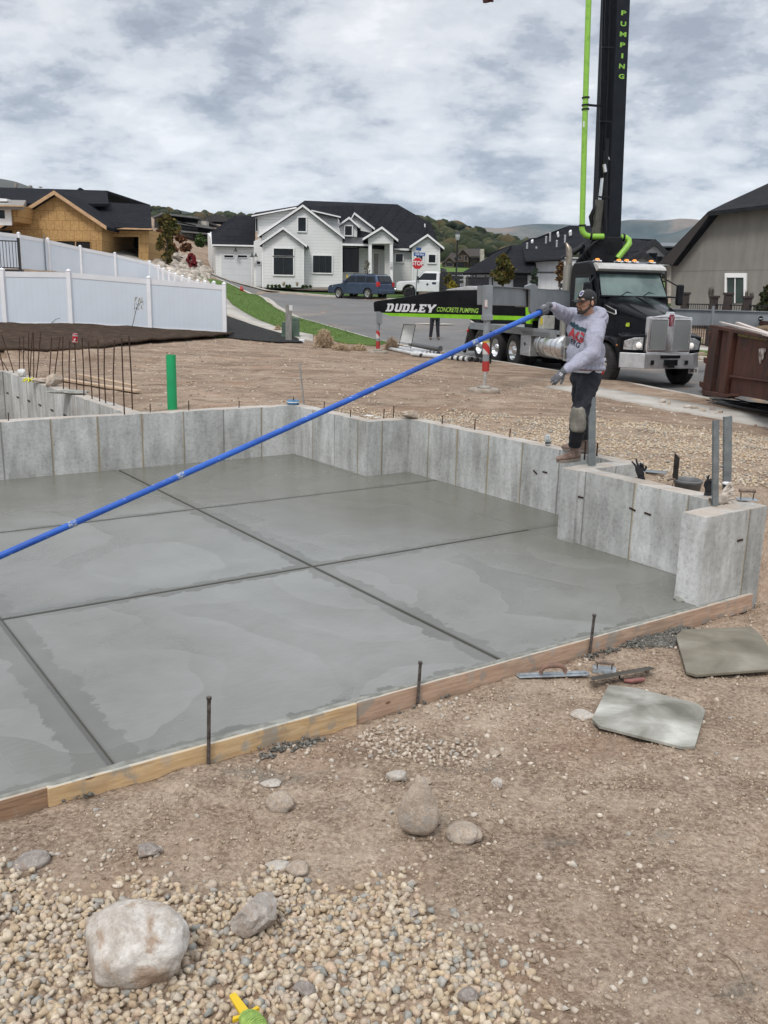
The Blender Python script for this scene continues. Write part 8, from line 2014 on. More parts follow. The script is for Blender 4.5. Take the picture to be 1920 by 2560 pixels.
q=sp_(906,549.5);b=MB();b.box(q.x-.39,q.x+.39,-.06,-.05,q.z-.12,q.z+.12);n1=b.build('name_blade',SB,r);b=MB();add_text(b,'1400 East',.20,Matrix.Translation((q.x,-.064,q.z))@Matrix.Rotation(PI/2,4,'X'),sx=.82,depth=.001,bold=.004);b.build('blade_lettering',mat('sign_white',(.68,.68,.68)),n1)
q=sp_(904.5,538);b=MB();b.box(-.02,.02,-.35,.35,-.10,.10);n1=b.build('name_blade',SB,r);n1.location=(q.x,-.02,q.z);n1.rotation_euler=(0,0,rad(-28));b=MB();add_text(b,'250 N',.15,Matrix.Translation((-.022,0,0))@Matrix.Rotation(-PI/2,4,'Z')@Matrix.Rotation(PI/2,4,'X'),depth=.001);b.build('blade_lettering',mat('sign_white',(.68,.68,.68)),n1)
# street lamp
YL=70;c=PY(984,632,YL);tp=PY(985.5,519,YL)-c;r=thing('street_lamp','black street lamp with acorn lantern beside the white farmhouse','lamp post',c)
b=MB();b.lathe([(.16,0),(.16,.25),(.09,.40),(.065,.6),(.055,tp.z-.1),(.09,tp.z-.05),(.09,tp.z)],n=14);b.build('pole',BLKM,r)
b=MB();b.lathe([(.08,0),(.15,.12),(.17,.40),(.12,.46)],Matrix.Translation((0,0,tp.z)),14);b.build('lantern',mat('frosted_lantern',(.42,.44,.44),(.34,.36,.36),.3),r)
b=MB();b.lathe([(.20,.44),(.15,.52),(.05,.58),(.02,.72),(0,.74)],Matrix.Translation((0,0,tp.z)),14);b.build('cap',BLKM,r)
# manhole collar and pale patches in the asphalt
c=PG(940,699,0,base_z);r=thing('manhole','round manhole cover in a pale concrete collar in the street','manhole',(c.x,c.y,c.z))
b=MB();b.lathe([(.33,.012),(1.0,.006),(1.0,-.02)],n=32);b.build('collar',PAVE,r);b=MB();b.lathe([(0,.016),(.31,.016),(.31,0)],n=24);b.build('cover',mat('iron_cover',(.07,.065,.06),None,.6,.4),r)
# marker post, utility pedestals
c=PY(624,738,33);tp=PY(624,657,33);w_=.21;r=thing('marker_post','flat grey upright post with a white sticker beside the green utility boxes','post',c);b=MB();b.box(-w_/2-.01,w_/2,-.05,.05,-.2,tp.z-c.z);b.build('post',mat('weathered_grey_wood',(.27,.265,.25)),r,bevel=.01)
b=MB();b.box(.02,w_/2+.03,-.056,-.051,tp.z-c.z-.22,tp.z-c.z-.03);b.build('sticker',WHP,r)
UG=mat('utility_green',(.085,.13,.095),(.065,.10,.075),.5,0,3)
for x,y,w_,h_,Y,lb in ((618,731,.30,.62,34.5,'low dark green utility box behind the marker post'),(636,732,.36,.80,35.0,'taller rounded green utility pedestal right of the marker post')):
    c=PY(x,y,Y);r=thing('utility_pedestal',lb,'utility box',c);b=MB();b.box(-w_/2,w_/2,-w_/2,w_/2,-.1,h_*.85);b.prism([(-w_/2,h_*.85),(-w_*.42,h_*.97),(0,h_),(w_*.42,h_*.97),(w_/2,h_*.85)],-w_/2,w_/2,ax='y');b.build('cabinet',UG,r,bevel=.02);b=MB();b.box(-w_*.6,w_*.6,-w_*.6,w_*.6,-.1,.12);b.build('base',UG,r,bevel=.01)
c=PY(652,742,33);r=thing('water_meter','small white plastic cap on the ground right of the utility boxes','cap',c);b=MB();b.lathe([(0,.16),(.09,.16),(.11,.12),(.11,-.05)],n=14);b.build('lid',WHP,r)
# white board leaning on a wire frame
o=PY(880,752,30.4);r=thing('sign_board','blank white sign board leaning in a black wire frame by the street','sign',o)
def wp(x,y,dy=0): return PY(x,y,30.4+dy)-o
b=MB();q=[wp(872,702),(wp(897,703)),wp(889,742),wp(862,738)];b.add(q+[p+V((0,.03,0)) for p in q],[(0,1,2,3),(7,6,5,4),(0,4,5,1),(1,5,6,2),(2,6,7,3),(3,7,4,0)]);b.build('board',mat('sheet_white',(.66,.68,.69),(.58,.60,.61),.4),r)
b=MB();
for a,c in ((wp(872,701),wp(897.5,702)),(wp(897.5,702),wp(887,753)),(wp(872,701),wp(860.5,750)),(wp(861.5,746),wp(888,750))): b.cyl(a,c,.012,6)
b.build('wire_frame',BLKM,r)
# pipes and boards lying by the kerb
PV=mat('white_pvc',(.64,.65,.66),(.52,.52,.52),.4,0,8);PVG=mat('grey_pvc',(.12,.125,.13),None,.5)
for i,(x0,y0,x1,y1,w_,m_,lb) in enumerate(((843,757,912,772,.09,PV,'white plastic pipe nearest the outrigger pad'),(851,755,930,771,.09,PV,'second white plastic pipe in the row'),(860,753,940,770,.08,PV,'third white plastic pipe, in the middle of the pile'),(873,752,948,767,.08,PV,'fourth white plastic pipe reaching furthest back'),(887,750,951,760,.16,PVG,'thick dark grey pipe lying behind the white ones'),(890,769,1010,781,.12,PV,'long bright pipe in front with black spacer ends'))):
    a,b2=PG(x0,y0),PG(x1,y1);c=(a+b2)/2;d=b2-a;r=thing('plastic_pipe',lb,'pipe',c+V((0,0,w_*.6)),0,'pipes piled by the kerb');b=MB();b.cyl(-d/2,d/2,w_/2*1.3,10);b.build('pipe_body',m_,r)
    if m_ is PV:
        u_=d.normalized()
        for k in range(3 if i<5 else 7): b=MB();p=d/2-u_*(.10+.24*k)+u_*(.9 if i==5 else 0);b.cyl(p,p+u_*.10,w_*.72,8);b.build('spacer',BLKM,r)
blob('white_stone',329,722,.82,(.18,.1,.10),RP,'white stone at the foot of the near vinyl fence','stone',7)
bpy.data.objects['white_stone'].location=PY(329,722,32.0)
# rocks and rebar on the verge beside the sidewalk
for i,(x,y,w_,h_,m_,lb) in enumerate(((1431,867,16,16,RP,'pointed pale rock on the verge, leftmost by the sidewalk'),(1436,875,16,9,RP,'low pale rock in front of the pointed one by the sidewalk'),(1447,872,10,12,RT,'thin tan rock right of the pointed one by the sidewalk'),(1486,880,24,13,RP,'broad pale rock on the verge below the truck bumper'),(1488,886,12,6,RP,'small flat rock touching the sidewalk below the broad one'),(1504,882,16,10,RT,'dusty rock half covered by dirt left of the brown one'),(1519,887,18,11,RT,'brown rock on the verge left of the dumpster foot'),(1542,884,17,14,RG,'grey and white rock below the dumpster foot'),(1557,891,15,11,RT,'rounded tan rock right of the grey and white one'),(1543,894,15,7,RP,'bright white rock at the sidewalk edge below the others'))):
    p=PG(x,y+h_*.4);sc_=p.y/(F_PX/S);b=MB();b.rock((0,0,0),(w_*sc_*.5,w_*sc_*.42,h_*sc_*.55),300+i,3,rough=.4,flat=1);o=b.build('rock',m_);o.location=p+V((0,.05,h_*sc_*.3));tag(o,lb,'rock','rocks on the verge by the sidewalk')
R1=random.Random(9)
for i in range(16):
    x0,y0=1536+R1.uniform(-12,40),866+R1.uniform(0,16);a=PG(x0,y0);b2=PG(1700,899+R1.uniform(-16,14));d=b2-a;c=(a+b2)/2;b=MB();b.tube([-d/2,V((R1.uniform(-.03,.03),R1.uniform(-.03,.03),.0)),d/2],.012,5);o=b.build('rebar',BLKM);o.location=c+V((0,0,.04+.012*(i%5)));tag(o,'long dark rebar lying in the loose bundle beneath the dumpster','rebar','loose rebars beneath the dumpster')
# ---- dumpster
def z5d(x,y): return (1537.9+.0859*x,673.9+.0859*y)
AD=V((6.95,18.9,0));DD=V((-.205,-.979,0)).normalized();ND_=V((-.979,.205,0))
DR_=mat_rock('rusty_brown_paint',(.105,.042,.028),(.075,.032,.024),(.045,.028,.022),1.6)
r=thing('dumpster','rusty brown roll off dumpster with yellow load level lettering at the right edge','dumpster',(AD.x,AD.y,.33))
OD=V((AD.x,AD.y,.33))
def dpt(x,y,off=0): return plane_pt(x,y,AD+ND_*off,DD)-OD
def dext(name,px,off,depth,m,par=None,raw=False):
    f=[dpt(*(p if raw else z5d(*p)),off) for p in px];bk=[p-ND_*depth for p in f];n=len(f);b=MB();b.add(f+bk,[tuple(range(n)),tuple(range(2*n-1,n-1,-1))]+[(i,(i+1)%n,n+(i+1)%n,n+i) for i in range(n)]);return b.build(name,m,par or r,weld=True,bevel=.008)
dext('side_wall',[(1538,706),(1516,843),(1556,858),(1590,852),(1700,874),(1700,738)],0,.06,DR_,raw=True)
dext('far_wall',[(1560,690),(1552,800),(1700,800),(1700,695)],-2.1,.06,DR_,raw=True)
fl=[dpt(1556,850,-.05),dpt(1700,868,-.05)];b=MB();b.add([fl[0],fl[1],fl[1]-ND_*2.1,fl[0]-ND_*2.1],[(0,1,2,3)]);b.build('floor',DR_,r)
e0=[dpt(1538,706,-.03),dpt(1518,843,-.03)];b=MB();b.add([e0[0],e0[1],e0[1]-ND_*2.1,e0[0]-ND_*2.1]+[p+V((-.02,-.05,0)) for p in (e0[0],e0[1],e0[1]-ND_*2.1,e0[0]-ND_*2.1)],[(0,1,2,3),(7,6,5,4),(0,4,5,1),(1,5,6,2),(2,6,7,3),(3,7,4,0)]);b.build('end_gate',DR_,r)
dext('top_rail',[(1534,701.5),(1534,709),(1700,741),(1700,733)],.08,.16,DR_,raw=True)
dext('gate_post',[(1536,709),(1516,843),(1533,850),(1551,711)],.10,.10,DR_,raw=True)
dext('rib',[(430,500),(520,510),(300,2080),(130,2060),(290,1400)],.10,.10,DR_)
dext('rib',[(0+1900,720),(2000,740),(1800,2300),(1700,2290)],.10,.10,DR_)
dext('lower_sill',[(430,1590),(1700,1760),(1700,1800),(430,1640)],.06,.06,DR_);dext('base_rail',[(0-260,1960),(290,2070),(290,2170),(-240,2080)],.14,.14,DR_);dext('base_rail',[(290,2070),(520,2050),(520,2110),(290,2170)],.14,.14,DR_)
for x,y in ((1533,720.5),(1524,776),(1515,828)):
    for dy in (0,5):
        b=MB();p=dpt(x,y+dy,.10);b.bar(p-DD*.18,p+DD*.16,.05,.07);b.build('hinge',DR_,r,bevel=.01)
b=MB();p=dpt(1548,868,-.25);b.cyl(p-ND_*.12+V((0,0,.0)),p+ND_*.12,.16,16);b.build('roller',mat('rusty_steel',(.10,.055,.035)),r)
b=MB();p=dpt(1540,862,-.2);b.bar(p,p+V((0,0,.3)),.12,.25);b.build('roller_bracket',DR_,r)
dext('load_strip',[(600,530),(1500,690),(1500,720),(600,560+40)],.012,.012,BLKM)
YLW=mat('worn_yellow_print',(.42,.36,.06),(.22,.18,.05),.7,0,60,lo=.45,hi=.55)
def dtext(txt,x0,y0,x1,y1,hpx,name='load_lettering'):
    vs,fs=text_mesh(txt,1,0,bold=.02);xs=[v[0] for v in vs];ys=[v[1] for v in vs];a=dpt(x0,y0,.02);c=dpt(x1,y1,.02);h_=dpt(x0,y0-hpx,.02).z-a.z
    b=MB();b.add([a+(c-a)*((x-min(xs))/(max(xs)-min(xs)))+V((0,0,h_*(y-min(ys))/(max(ys)-min(ys)))) for x,y,z in vs],fs);b.build(name,YLW,r)
dtext('MAXIMUM',1594,726,1614.5,729.5,6);dtext('LOADING LEVEL',1619,730,1656,736,6)
b=MB();p=[(1180,930),(1240,915),(1350,915),(1355,970),(1320,1040),(1290,1180),(1245,1230),(1240,1300),(1195,1310),(1180,1150)];cpt=z5d(1250,1080);ctr=dpt(*cpt,.018);b.add([ctr]+[dpt(*z5d(*q_),.016) for q_ in p],[(0,i+1,(i+1)%len(p)+1) for i in range(len(p))]);b.build('paint_smear',mat('white_smear',(.52,.48,.44),(.16,.10,.08),.8,0,7,lo=.42,hi=.55),r)
# contents resting in it
for a,c,lb in (((220,265),(900,440),'pale painted board sticking out of the dumpster, the left one'),((640,275),(1210,480),'pale painted board sticking out of the dumpster, the right one')):
    A1_=dpt(*z5d(*a),-.5);C1_=dpt(*z5d(*c),-.12);d=C1_-A1_;b=MB();b.bar(A1_,C1_+d*.5,.09,.04);o=b.build('scrap_board',mat('pale_primed_wood',(.62,.56,.52),(.50,.42,.37),.7));o.location=OD;tag(o,lb,'board','boards in the dumpster')
b=MB();q=[z5d(1100,370),z5d(1250,345),z5d(1700,300),z5d(1700,560),z5d(1200,480)];f=[dpt(*p,-.35) for p in q];n=5;bk=[p-ND_*.5 for p in f];b.add(f+bk,[tuple(range(n)),tuple(range(2*n-1,n-1,-1))]+[(i,(i+1)%n,n+(i+1)%n,n+i) for i in range(n)])
o=thing('cardboard_box','tan cardboard box lying on top of the dumpster load','box',OD);b.build('carton',mat('cardboard',(.46,.33,.20),(.40,.28,.17),.8,0,4),o,weld=True)
for k in range(3): b=MB();p=dpt(*z5d(1262+50*k,470),-.343);p2=dpt(*z5d(1272+50*k,415),-.343);b.bar(p,p2,.004,.03);b.build('print_mark',mat('brown_print',(.12,.07,.04)),o)
# ============================================================ VEGETATION AND HILLS
def mat_leaf(name,a,b_,c_=None):
    t=NT(name);at=t.n('ShaderNodeAttribute',attribute_name='tone');st=[(0,a),(.6,b_)]
    if c_: st.append((1,c_))
    t.base(t.ramp(at.outputs['Fac'],st));t.set(.7,0,.2);return t.m
def leafmesh(name,centres,size,m,parent=None,seed=1,origin=(0,0,0),aspect=.55):
    R_=np.random.RandomState(seed);N=len(centres);C_=np.array(centres)-np.array(origin)
    d=R_.randn(N,3);d/=np.linalg.norm(d,axis=1)[:,None];e=R_.randn(N,3);e-=d*(e*d).sum(1)[:,None];e/=np.linalg.norm(e,axis=1)[:,None]
    s_=size*(.6+.8*R_.rand(N))[:,None];vs=np.stack([C_-d*s_,C_+e*s_*aspect,C_+d*s_,C_-e*s_*aspect],1).reshape(-1,3)
    me=bpy.data.meshes.new(name);me.vertices.add(len(vs));me.vertices.foreach_set('co',vs.ravel());me.loops.add(4*N);me.loops.foreach_set('vertex_index',np.arange(4*N));me.polygons.add(N);me.polygons.foreach_set('loop_start',np.arange(N)*4);me.polygons.foreach_set('loop_total',np.full(N,4));me.update(calc_edges=True)
    A_=me.attributes.new('tone','FLOAT','POINT');clump=R_.rand(N);A_.data.foreach_set('value',np.repeat(clump,4));me.materials.append(m);o=bpy.data.objects.new(name,me);COL.objects.link(o);o.parent=parent;return o
BARK=mat('bark',(.10,.075,.055),(.06,.045,.035),.9,0,12,.5)
def tree(label,x,yb,yt,Y,wpx,m,n=1400,ls=.11,kind='tree',cone=0,trunk=.07,cat='tree',seed=1,name='young_tree',base=.22,clumps=26,group=None):
    o=PY(x,yb,Y);h=PY(x,yt,Y).z-o.z;rw=wpx/2/(F_PX/S)*Y;r=thing(name,label,cat,o,0,group);R_=random.Random(seed)
    b=MB();top=V((R_.uniform(-.1,.1),0,h*.95));b.tube([(0,0,0),(0,.02,h*.4),top],[trunk,trunk*.7,trunk*.2],8)
    cs=[]
    for k in range(clumps):
        t_=base+(1-base)*(k+.5)/clumps;z=h*t_;a=R_.uniform(0,2*PI)
        prof=(1-(t_-base)/(1-base))**.8+.06 if cone else math.sin(PI*min(1,max(.0,(t_-base)/(1-base)))**.75)**.7*.9+.12
        rr=rw*prof*R_.uniform(.35,.95);c=V((rr*math.cos(a),rr*math.sin(a),z));b.tube([(0,0,z-.25*h*(.4)),c*.9+V((0,0,z*.1))],[trunk*.3,trunk*.1],5)
        cs.append((c,rw*R_.uniform(.25,.45)*(.5+.6*prof)))
    b.build('trunk',BARK,r);pts=[]
    for i in range(n):
        c,q=R_.choice(cs);d=V((R_.gauss(0,1),R_.gauss(0,1),R_.gauss(0,.8)));d=d.normalized()*q*R_.random()**.4;pts.append(tuple(c+d))
    leafmesh('crown',pts,ls,m,r,seed);return r
OLV=mat_leaf('olive_leaves',(.035,.045,.012),(.09,.085,.02),(.16,.10,.025));BRZ=mat_leaf('bronze_leaves',(.07,.035,.02),(.15,.075,.035),(.10,.09,.03));SPR=mat_leaf('spruce_needles',(.02,.035,.022),(.05,.075,.05),(.09,.12,.09))
YEL=mat_leaf('yellow_leaves',(.16,.14,.015),(.32,.26,.03),(.10,.12,.02));REDL=mat_leaf('red_leaves',(.16,.015,.02),(.30,.03,.04),(.12,.03,.03));RUS=mat_leaf('rust_leaves',(.07,.03,.015),(.17,.07,.03),(.22,.11,.05));GRN=mat_leaf('shrub_leaves',(.02,.04,.01),(.05,.085,.02),(.09,.12,.03))
tree('bushy olive and bronze young tree in front of the white garage behind the truck',*z6(650,985),z6(0,655)[1],52,42,OLV,2600,.10,seed=3,clumps=34,base=.12)
tree('thin bronze leaved tree left of the truck exhaust stack',*z6(1238,985),z6(0,730)[1],48,22,BRZ,600,.08,seed=5,base=.25)
tree('small blue green spruce left of the thin bronze tree',*z6(980,990),z6(0,790)[1],52,20,SPR,1100,.07,cone=1,seed=7,base=.08)
tree('sparse young tree beside the grey trailer',*z6(80,1000),z6(0,850)[1],66,18,OLV,350,.10,seed=9)
tree('small yellow shrub beside the lamp post',*z6(120,1010),z6(0,925)[1],62,16,YEL,600,.08,name='shrub',cat='shrub',seed=11,base=.05,trunk=.02)
tree('tiny yellow shrub right of the lamp post',*z6(172,1010),z6(0,965)[1],62,8,YEL,200,.06,name='shrub',cat='shrub',seed=12,base=.05,trunk=.02)
tree('slender bare sapling by the farmhouse porch column',*z2(1118,585),z2(0,455)[1],80,14,mat_leaf('sparse_leaves',(.10,.09,.06),(.2,.17,.12)),110,.08,seed=13,trunk=.035)
tree('tall olive tree on the rocky slope beside the unfinished house',*z1(1085,640),z1(0,330)[1],66,36,OLV,900,.13,seed=15,base=.2);
tree('green and bronze tree beside the modern hillside house',*z1(1085,460),z1(0,285)[1],80,50,OLV,2200,.16,seed=17,base=.1)
tree('bright green bush below the modern house',*z1(1300,480),z1(0,405)[1],88,26,GRN,1000,.15,name='shrub',cat='shrub',seed=19,base=.02)
tree('red leaved shrub at the foot of the rocky slope',*z1(1240,650),z1(0,530)[1],72,22,REDL,900,.10,name='shrub',cat='shrub',seed=21,base=.08)
for i,(x,y,w_,h_,lb) in enumerate(((1000,485,24,22,'rust coloured bush at the top corner of the rocky slope'),(1045,420,24,18,'rust bush beside the roof of the unfinished house'),(1110,520,26,26,'reddish bush in the middle of the rocky slope'),(1210,510,26,20,'brown bush under the modern house terrace'),(1170,450,22,16,'low rust bush below the hillside tree'),(1060,560,10,8,'small dark bush near the slope foot'),(1160,575,18,10,'low grey brown bush among the boulders'))):
    tree(lb,*z1(x,y),z1(0,y-h_*2.2)[1],70+i,w_,RUS,500,.12,name='shrub',cat='shrub',seed=31+i,base=.02,trunk=.02)
PALEG=mat_leaf('feather_grass',(.13,.12,.09),(.24,.22,.17),(.10,.10,.07))
def grass_clump(label,x,yb,yt,Y,wpx,m,n=120,seed=1,name='ornamental_grass',cat='grass plant',spread=1.0,th=.006,group=None):
    o=PY(x,yb,Y);h=PY(x,yt,Y).z-o.z;rw=wpx/2/(F_PX/S)*Y;r=thing(name,label,cat,o,0,group);R_=random.Random(seed);b=MB()
    for i in range(n):
        a=R_.uniform(0,2*PI);q=R_.random()**.6;ht=h*R_.uniform(.5,1);ex=rw*q;d=V((math.cos(a),math.sin(a)*.7,0));p0=d*rw*.15*q;p1=d*ex*.5+V((0,0,ht*.6));p2=d*ex*spread+V((0,0,ht));u_=V((-d.y,d.x,0))*th*h*.0+V((-d.y,d.x,0))*th
        b.add([p0-u_,p0+u_,p1+u_,p1-u_],[(0,1,2,3)]);b.add([p1-u_,p1+u_,p2],[(0,1,2)])
    b.build('blades',m,r);return r
FG=mat('feather_reed',(.16,.15,.12),(.09,.09,.07),.9,0,20);DRYG=mat('dry_weed',(.50,.38,.26),(.34,.25,.17),.9,0,15);GGR=mat('wild_grass',(.08,.12,.035),(.15,.16,.06),.9,0,15)
grass_clump('tall feathery grass behind the iron fence, left of the window',*z8(1090,1320),z8(0,1160)[1],41,18,FG,160,1,th=.018)
grass_clump('feathery grass behind the iron fence, just right of the window',*z8(1440,1330),z8(0,1190)[1],40,10,FG,100,2,th=.018)
grass_clump('feathery grass clump between the window and the dark evergreen',*z8(1490,1330),z8(0,1215)[1],40,14,FG,120,3,th=.018)
tree('small dark evergreen behind the iron fence at the right edge',*z8(1625,1400),z8(0,1170)[1],38,40,mat_leaf('dark_holly',(.012,.022,.010),(.04,.055,.018),(.12,.09,.03)),1800,.07,cone=1,seed=41,base=.0)
# dry weeds by the lot edge
TUM=mat_leaf('dry_tumbleweed',(.30,.21,.13),(.48,.36,.24),(.58,.46,.33))
for i,(x,yb,yt,w_,lb,n_) in enumerate(((700,751,711,46,'large round tan tumbleweed at the edge of the grass verge',1500),(736,757,742,44,'low spreading dry weeds right of the tumbleweed',500),(775,757,745,40,'low dry weeds left of the lettered outrigger pad',350),(846,756,728,34,'sparse dry weeds between the outrigger pad and the blank sign',500),(600,715,704,16,'small brown dry weed on the green verge',200))):
    o_=PG(x,yb);Y=o_.y;o_=PY(x,yb,Y);h=PY(x,yt,Y).z-o_.z;rw=w_/2/(F_PX/S)*Y;r=thing('dry_weed',lb,'weed',o_);R_=random.Random(50+i);pts=[]
    for k in range(n_):
        a=R_.uniform(0,2*PI);q=R_.random()**.5;e=R_.random();pts.append((rw*q*math.cos(a)*(1-.3*e),rw*q*math.sin(a)*.7,h*e*math.sqrt(max(0,1-q*q*.7))))
    leafmesh('stems',pts,.11,TUM,r,60+i,aspect=.07)
# weeds at the foot of the near vinyl fence : uncountable grass
R2=random.Random(4);b=MB()
for i in range(5200):
    x=R2.uniform(2,486);k=.28+.8*noise.noise(V((x*.022,2,0)))+(.35 if 60<x<225 else 0)+(.30 if x>390 else 0)
    if R2.random()>k: continue
    Y=30.0+3.4*(x/484)-.12-R2.random()*.5;z=PY(x,586+ (30*(x/484)),30+3.5*x/484).z-1.83;p=PY(x,700,Y);p.z=z+.02+R2.uniform(-.06,.02);h=R2.uniform(.05,.20)*(1.3 if 60<x<200 else .9);a=R2.uniform(0,2*PI);l_=V((math.cos(a)*h*.5,math.sin(a)*h*.5,h));u_=V((.012,0,0));b.add([p-u_,p+u_,p+l_],[(0,1,2)])
o=b.build('wild_grass',GGR);o['kind']='stuff';o['label']='weedy green grass along the foot of the vinyl fence'
# lawn blades give the verge an uneven edge
b=MB()
for i in range(26000):
    t_=R2.random();k=int(t_*7.99);q=t_*8-k
    vx=R2.uniform(-12,0);vy=R2.uniform(35,69)
    if not poly_in(verge,vx,vy): continue
    z=base_z(vx,vy)+.14;h=R2.uniform(.03,.10);a=R2.uniform(0,2*PI);u_=V((.012,0,0));p=V((vx,vy,z));b.add([p-u_,p+u_,p+V((math.cos(a)*h*.5,math.sin(a)*h*.5,h))],[(0,1,2)])
o=b.build('grass_blades',mat('blade_green',(.12,.20,.045),(.07,.12,.025),.8,0,3));o['kind']='stuff'
# lone leafy weed before the vinyl fence
o=PY(282,716,31.2);r=thing('tall_weed','single tall dry weed with a few pale leaves before the vinyl fence','weed',o)
b=MB();tp=[PY(x,y,31.2)-o for x,y in ((282,716),(287,700),(292,678),(296,662),(303,645))];b.tube(tp,[.014,.012,.01,.008,.004],6)
for (a,c) in (((292,678),(290,655)),((296,662),(309,648)),((294,670),(301,660))): b.tube([PY(*a,31.2)-o,PY(*c,31.2)-o],.005,5)
b.build('stem',BARK,r);pts=[]
for i in range(70): p=PY(R2.uniform(290,310),R2.uniform(642,668),31.2)-o;pts.append(tuple(p))
leafmesh('leaves',pts,.035,mat_leaf('pale_leaves',(.28,.26,.20),(.40,.38,.31)),r,5)
b=MB();b.tube([PY(x,y,30.6)-PY(108,706,30.6) for x,y in ((108,706),(112,697),(120,690),(130,687))],.008,5);o=b.build('twig',BARK);o.location=PY(108,706,30.6);tag(o,'thin bent twig standing in the grass by the fence, left part','twig')
# plants in front of the farmhouse
for i,(x,y) in enumerate(((455,636),(482,637),(508,636),(531,636),(579,637),(600,637),(690,640),(712,640),(738,640))):
    tree('small dark green shrub planted along the farmhouse foundation',*z2(x,y),z2(0,y-15)[1],81,6,GRN,90,.09,name='shrub',cat='shrub',seed=60+i,base=0,trunk=.01,group='foundation shrubs of the farmhouse')
for i,(x,y,lb) in enumerate(((560,632,'pale feathery grass by the farmhouse, below the big window'),(650,632,'pale feathery grass by the farmhouse, between the two windows'))): grass_clump(lb,*z2(x,y),z2(0,y-38)[1],80.5,14,DRYG,60,70+i,th=.02)
# yellow wooden cut-out by the porch
o=PY(*z2(998,612),80.2);r=thing('garden_decoration','small yellow garden ornament by the porch of the farmhouse','ornament',o);YPN=mat('ornament_yellow',(.62,.42,.02),(.50,.33,.02),.5,0,6)
b=MB();k=.0135;b.prism([(x*k-.0,z*k) for x,z in ((-20,0),(-10,0),(-6,18),(8,18),(12,2),(20,4),(14,30),(10,48),(4,34),(-4,32),(-10,50),(-22,52),(-16,34),(-20,18))],-.05,.05,ax='y');b.build('figure',YPN,r)
# rocky slope of pale limestone
pts=[];sz=[]
for i in range(1900):
    x=R2.uniform(960,1350);y=R2.uniform(470,720);Y=R2.uniform(62,92);p=PY(*z1(x,y),Y);gz=base_z(p.x,p.y)
    if p.x>-8.5: continue
    s_=R2.uniform(.08,.30)*(1.8 if R2.random()<.08 else 1);pts.append((p.x,p.y,gz+s_*.3));sz.append(s_)
LS=mat_stone('pale_limestone',[(0,(.33,.28,.23)),(.5,(.46,.41,.35)),(1,(.54,.50,.45))],.85,2,.5)
o=scatter('slope_boulders',pts,sz,LS,91,2,1,(.5,.9));o['kind']='stuff';o['label']='pale limestone rubble covering the slope between the houses'
# hills
def ridge(name,pts,Y,foot,zf,m,nx=120,ny=26,amp=1,label=None,seed=0,back=.6):
    """terrain whose skyline passes through the reference points at distance Y"""
    b=MB();b.smooth=True;xs=[p[0] for p in pts];W_=[PY(x,y,Y) for x,y in pts];X0,X1=W_[0].x,W_[-1].x
    wx=[p.x for p in W_];wz=[p.z for p in W_];vs=[]
    for j in range(ny+1):
        t_=j/ny
        for i in range(nx+1):
            X=X0+(X1-X0)*i/nx;zt=float(np.interp(X,wx,wz))
            if t_<=back: q=t_/back;y_=foot+(Y-foot)*q;z=zf+(zt-zf)*(q**1.25)
            else: q=(t_-back)/(1-back);y_=Y+(Y-foot)*.8*q;z=zt-(zt-zf)*.8*q*q
            nn=noise.noise(V((X/Y*9,y_/Y*9,seed)))+.5*noise.noise(V((X/Y*22,y_/Y*22,seed+3)));e=math.sin(PI*min(1,t_/back))
            z+=amp*nn*(.25+.75*e)*(zt-zf)*.12;vs.append((X*(1 if t_<=back else 1),y_,z))
    fs=[(j*(nx+1)+i,j*(nx+1)+i+1,(j+1)*(nx+1)+i+1,(j+1)*(nx+1)+i) for j in range(ny) for i in range(nx)];b.add(vs,fs);o=b.build(name,m);struct(o)
    if label: o['label']=label
    return o,vs
def mat_hill(name,stops,sc,sc2):
    t=NT(name);v=t.mapv();c=t.ramp(t.noise(v,sc,8,.62,.4),stops);c=t.mix(.35,c,t.ramp(t.noise(v,sc2,6,.7),[(.35,(.55,.55,.55)),(.65,(1.3,1.3,1.3))]),'MULTIPLY');t.base(c);t.set(.95,0,.1);return t.m
HG=mat_hill('scrub_hill',[(.36,(.028,.038,.018)),(.5,(.05,.055,.026)),(.62,(.12,.095,.06)),(.72,(.17,.14,.09))],.02,.12)
HM_=mat_hill('hazed_autumn_mountain',[(.38,(.07,.095,.10)),(.47,(.115,.13,.125)),(.55,(.22,.185,.16)),(.62,(.17,.14,.145))],.0035,.02)  # bluish stops carry part of the distance haze in the mountain colour
o,hv=ridge('hill',[(560,478),(700,482),(860,470),(905,476),(940,487),(985,490),(1010,500),(1050,515),(1080,524),(1110,540),(1150,561),(1210,585),(1300,600)],330,150,5.5,HG,amp=1.1,label='dark green scrub hill behind the houses',seed=2)
o,hv2=ridge('hill',[(-300,470),(0,470),(250,462),(300,452),(345,457),(400,463),(430,468),(480,468),(560,474),(700,482),(900,500)],430,230,12,HG,amp=1.0,label='low scrub ridge left of the white farmhouse',seed=7)
ridge('hill',[(-250,330),(-60,372),(0,383),(22,388),(60,402),(140,420),(345,449),(375,450),(415,459),(460,476),(560,500)],1100,600,20,mat_hill('grey_far_hill',[(.38,(.05,.06,.06)),(.5,(.085,.095,.09)),(.62,(.12,.115,.10))],.004,.02),amp=.6,label='grey hill at the far left',seed=11)
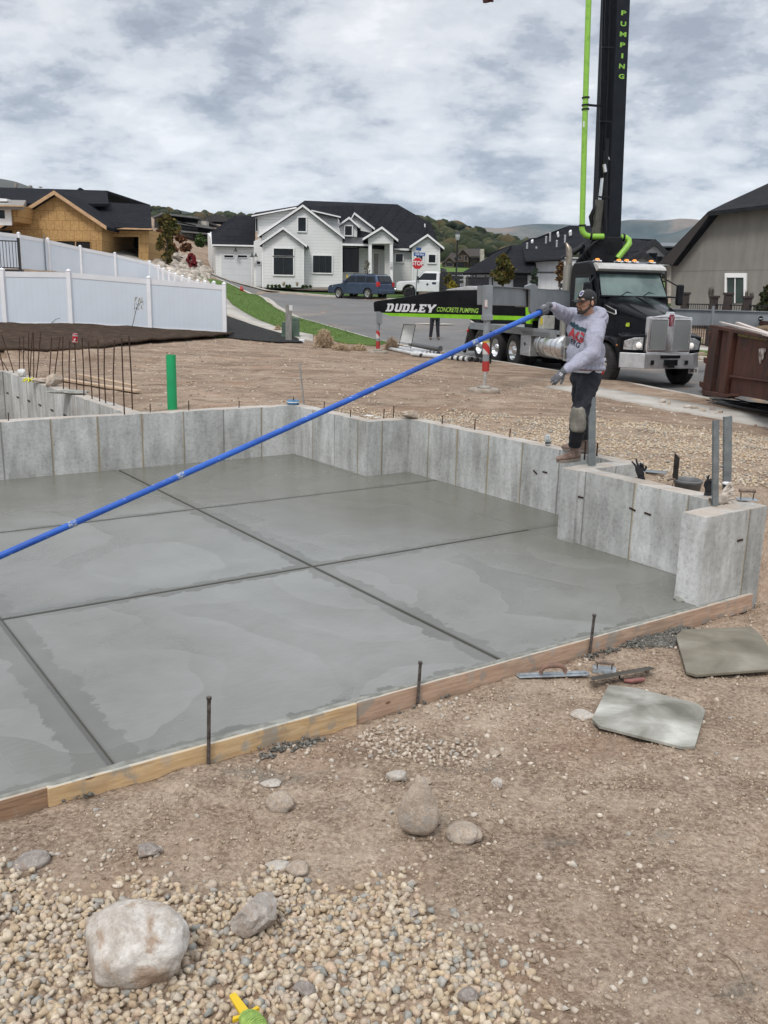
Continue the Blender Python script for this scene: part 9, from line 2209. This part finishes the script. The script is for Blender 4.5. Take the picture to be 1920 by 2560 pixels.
ridge('mountains',[(700,530),(900,515),(1000,495),(1045,490),(1100,487),(1160,485),(1215,484),(1245,488),(1262,491),(1290,489),(1320,486),(1345,478),(1400,475),(1460,473),(1500,477),(1560,488),(1700,500),(1900,520)],1900,950,-40,HM_,nx=200,ny=50,amp=2.6,label='distant tan and bluish mountains',seed=5,back=.7)
ridge('mountains',[(1180,500),(1235,489),(1245,484),(1256,489),(1264,485),(1276,490),(1285,487),(1296,491),(1400,510)],2200,1900,30,mat('pale_rock_far',(.25,.24,.25),(.18,.18,.19),.9,0,.01),amp=.2,seed=9)
# scrub oaks as one mass
for nm,vv,n_,s0,s1,lb in (('scrub_oaks',hv,2600,1.3,3.0,'dark scrub oaks covering the green hill'),('scrub_oaks',hv2,1500,1.6,3.2,'dark scrub oaks on the left ridge')):
    pts=[];sz=[];NX=121;R3=random.Random(77)
    for i in range(n_):
        j=R3.randrange(2,17);k=R3.randrange(0,NX-1);a=V(vv[j*NX+k]);c=V(vv[(j+1)*NX+k+1]);p=a.lerp(c,R3.random())
        if noise.noise(V((p.x*.03,p.y*.03,1)))<-.18: continue
        s_=R3.uniform(s0,s1);pts.append((p.x+R3.uniform(-2,2),p.y,p.z+s_*.3));sz.append(s_)
    o=scatter(nm,pts,sz,mat_stone('scrub_foliage',[(0,(.016,.024,.010)),(.6,(.035,.045,.018)),(.85,(.06,.06,.025)),(1,(.10,.07,.035))],.95,.6,.8) if 'SCM' not in globals() else SCM,101,2,0,(.6,.95),nproto=10);o['kind']='stuff';o['label']=lb
# ============================================================ AIR
b=MB();b.box(-2700,2700,-150,3300,-420,420)
hz=b.build('haze',[]) if False else None
me=bpy.data.meshes.new('haze');me.from_pydata([V(p) for p in b.v],[],b.f);hz=bpy.data.objects.new('haze',me);COL.objects.link(hz);hz['kind']='stuff'
hm=bpy.data.materials.new('haze');hm.use_nodes=True;hm.node_tree.nodes.clear();ho_=hm.node_tree.nodes.new('ShaderNodeOutputMaterial');pv=hm.node_tree.nodes.new('ShaderNodeVolumePrincipled')
pv.inputs['Density'].default_value=.00006;pv.inputs['Color'].default_value=(.62,.78,1,1);hm.node_tree.links.new(pv.outputs[0],ho_.inputs['Volume']);me.materials.append(hm)
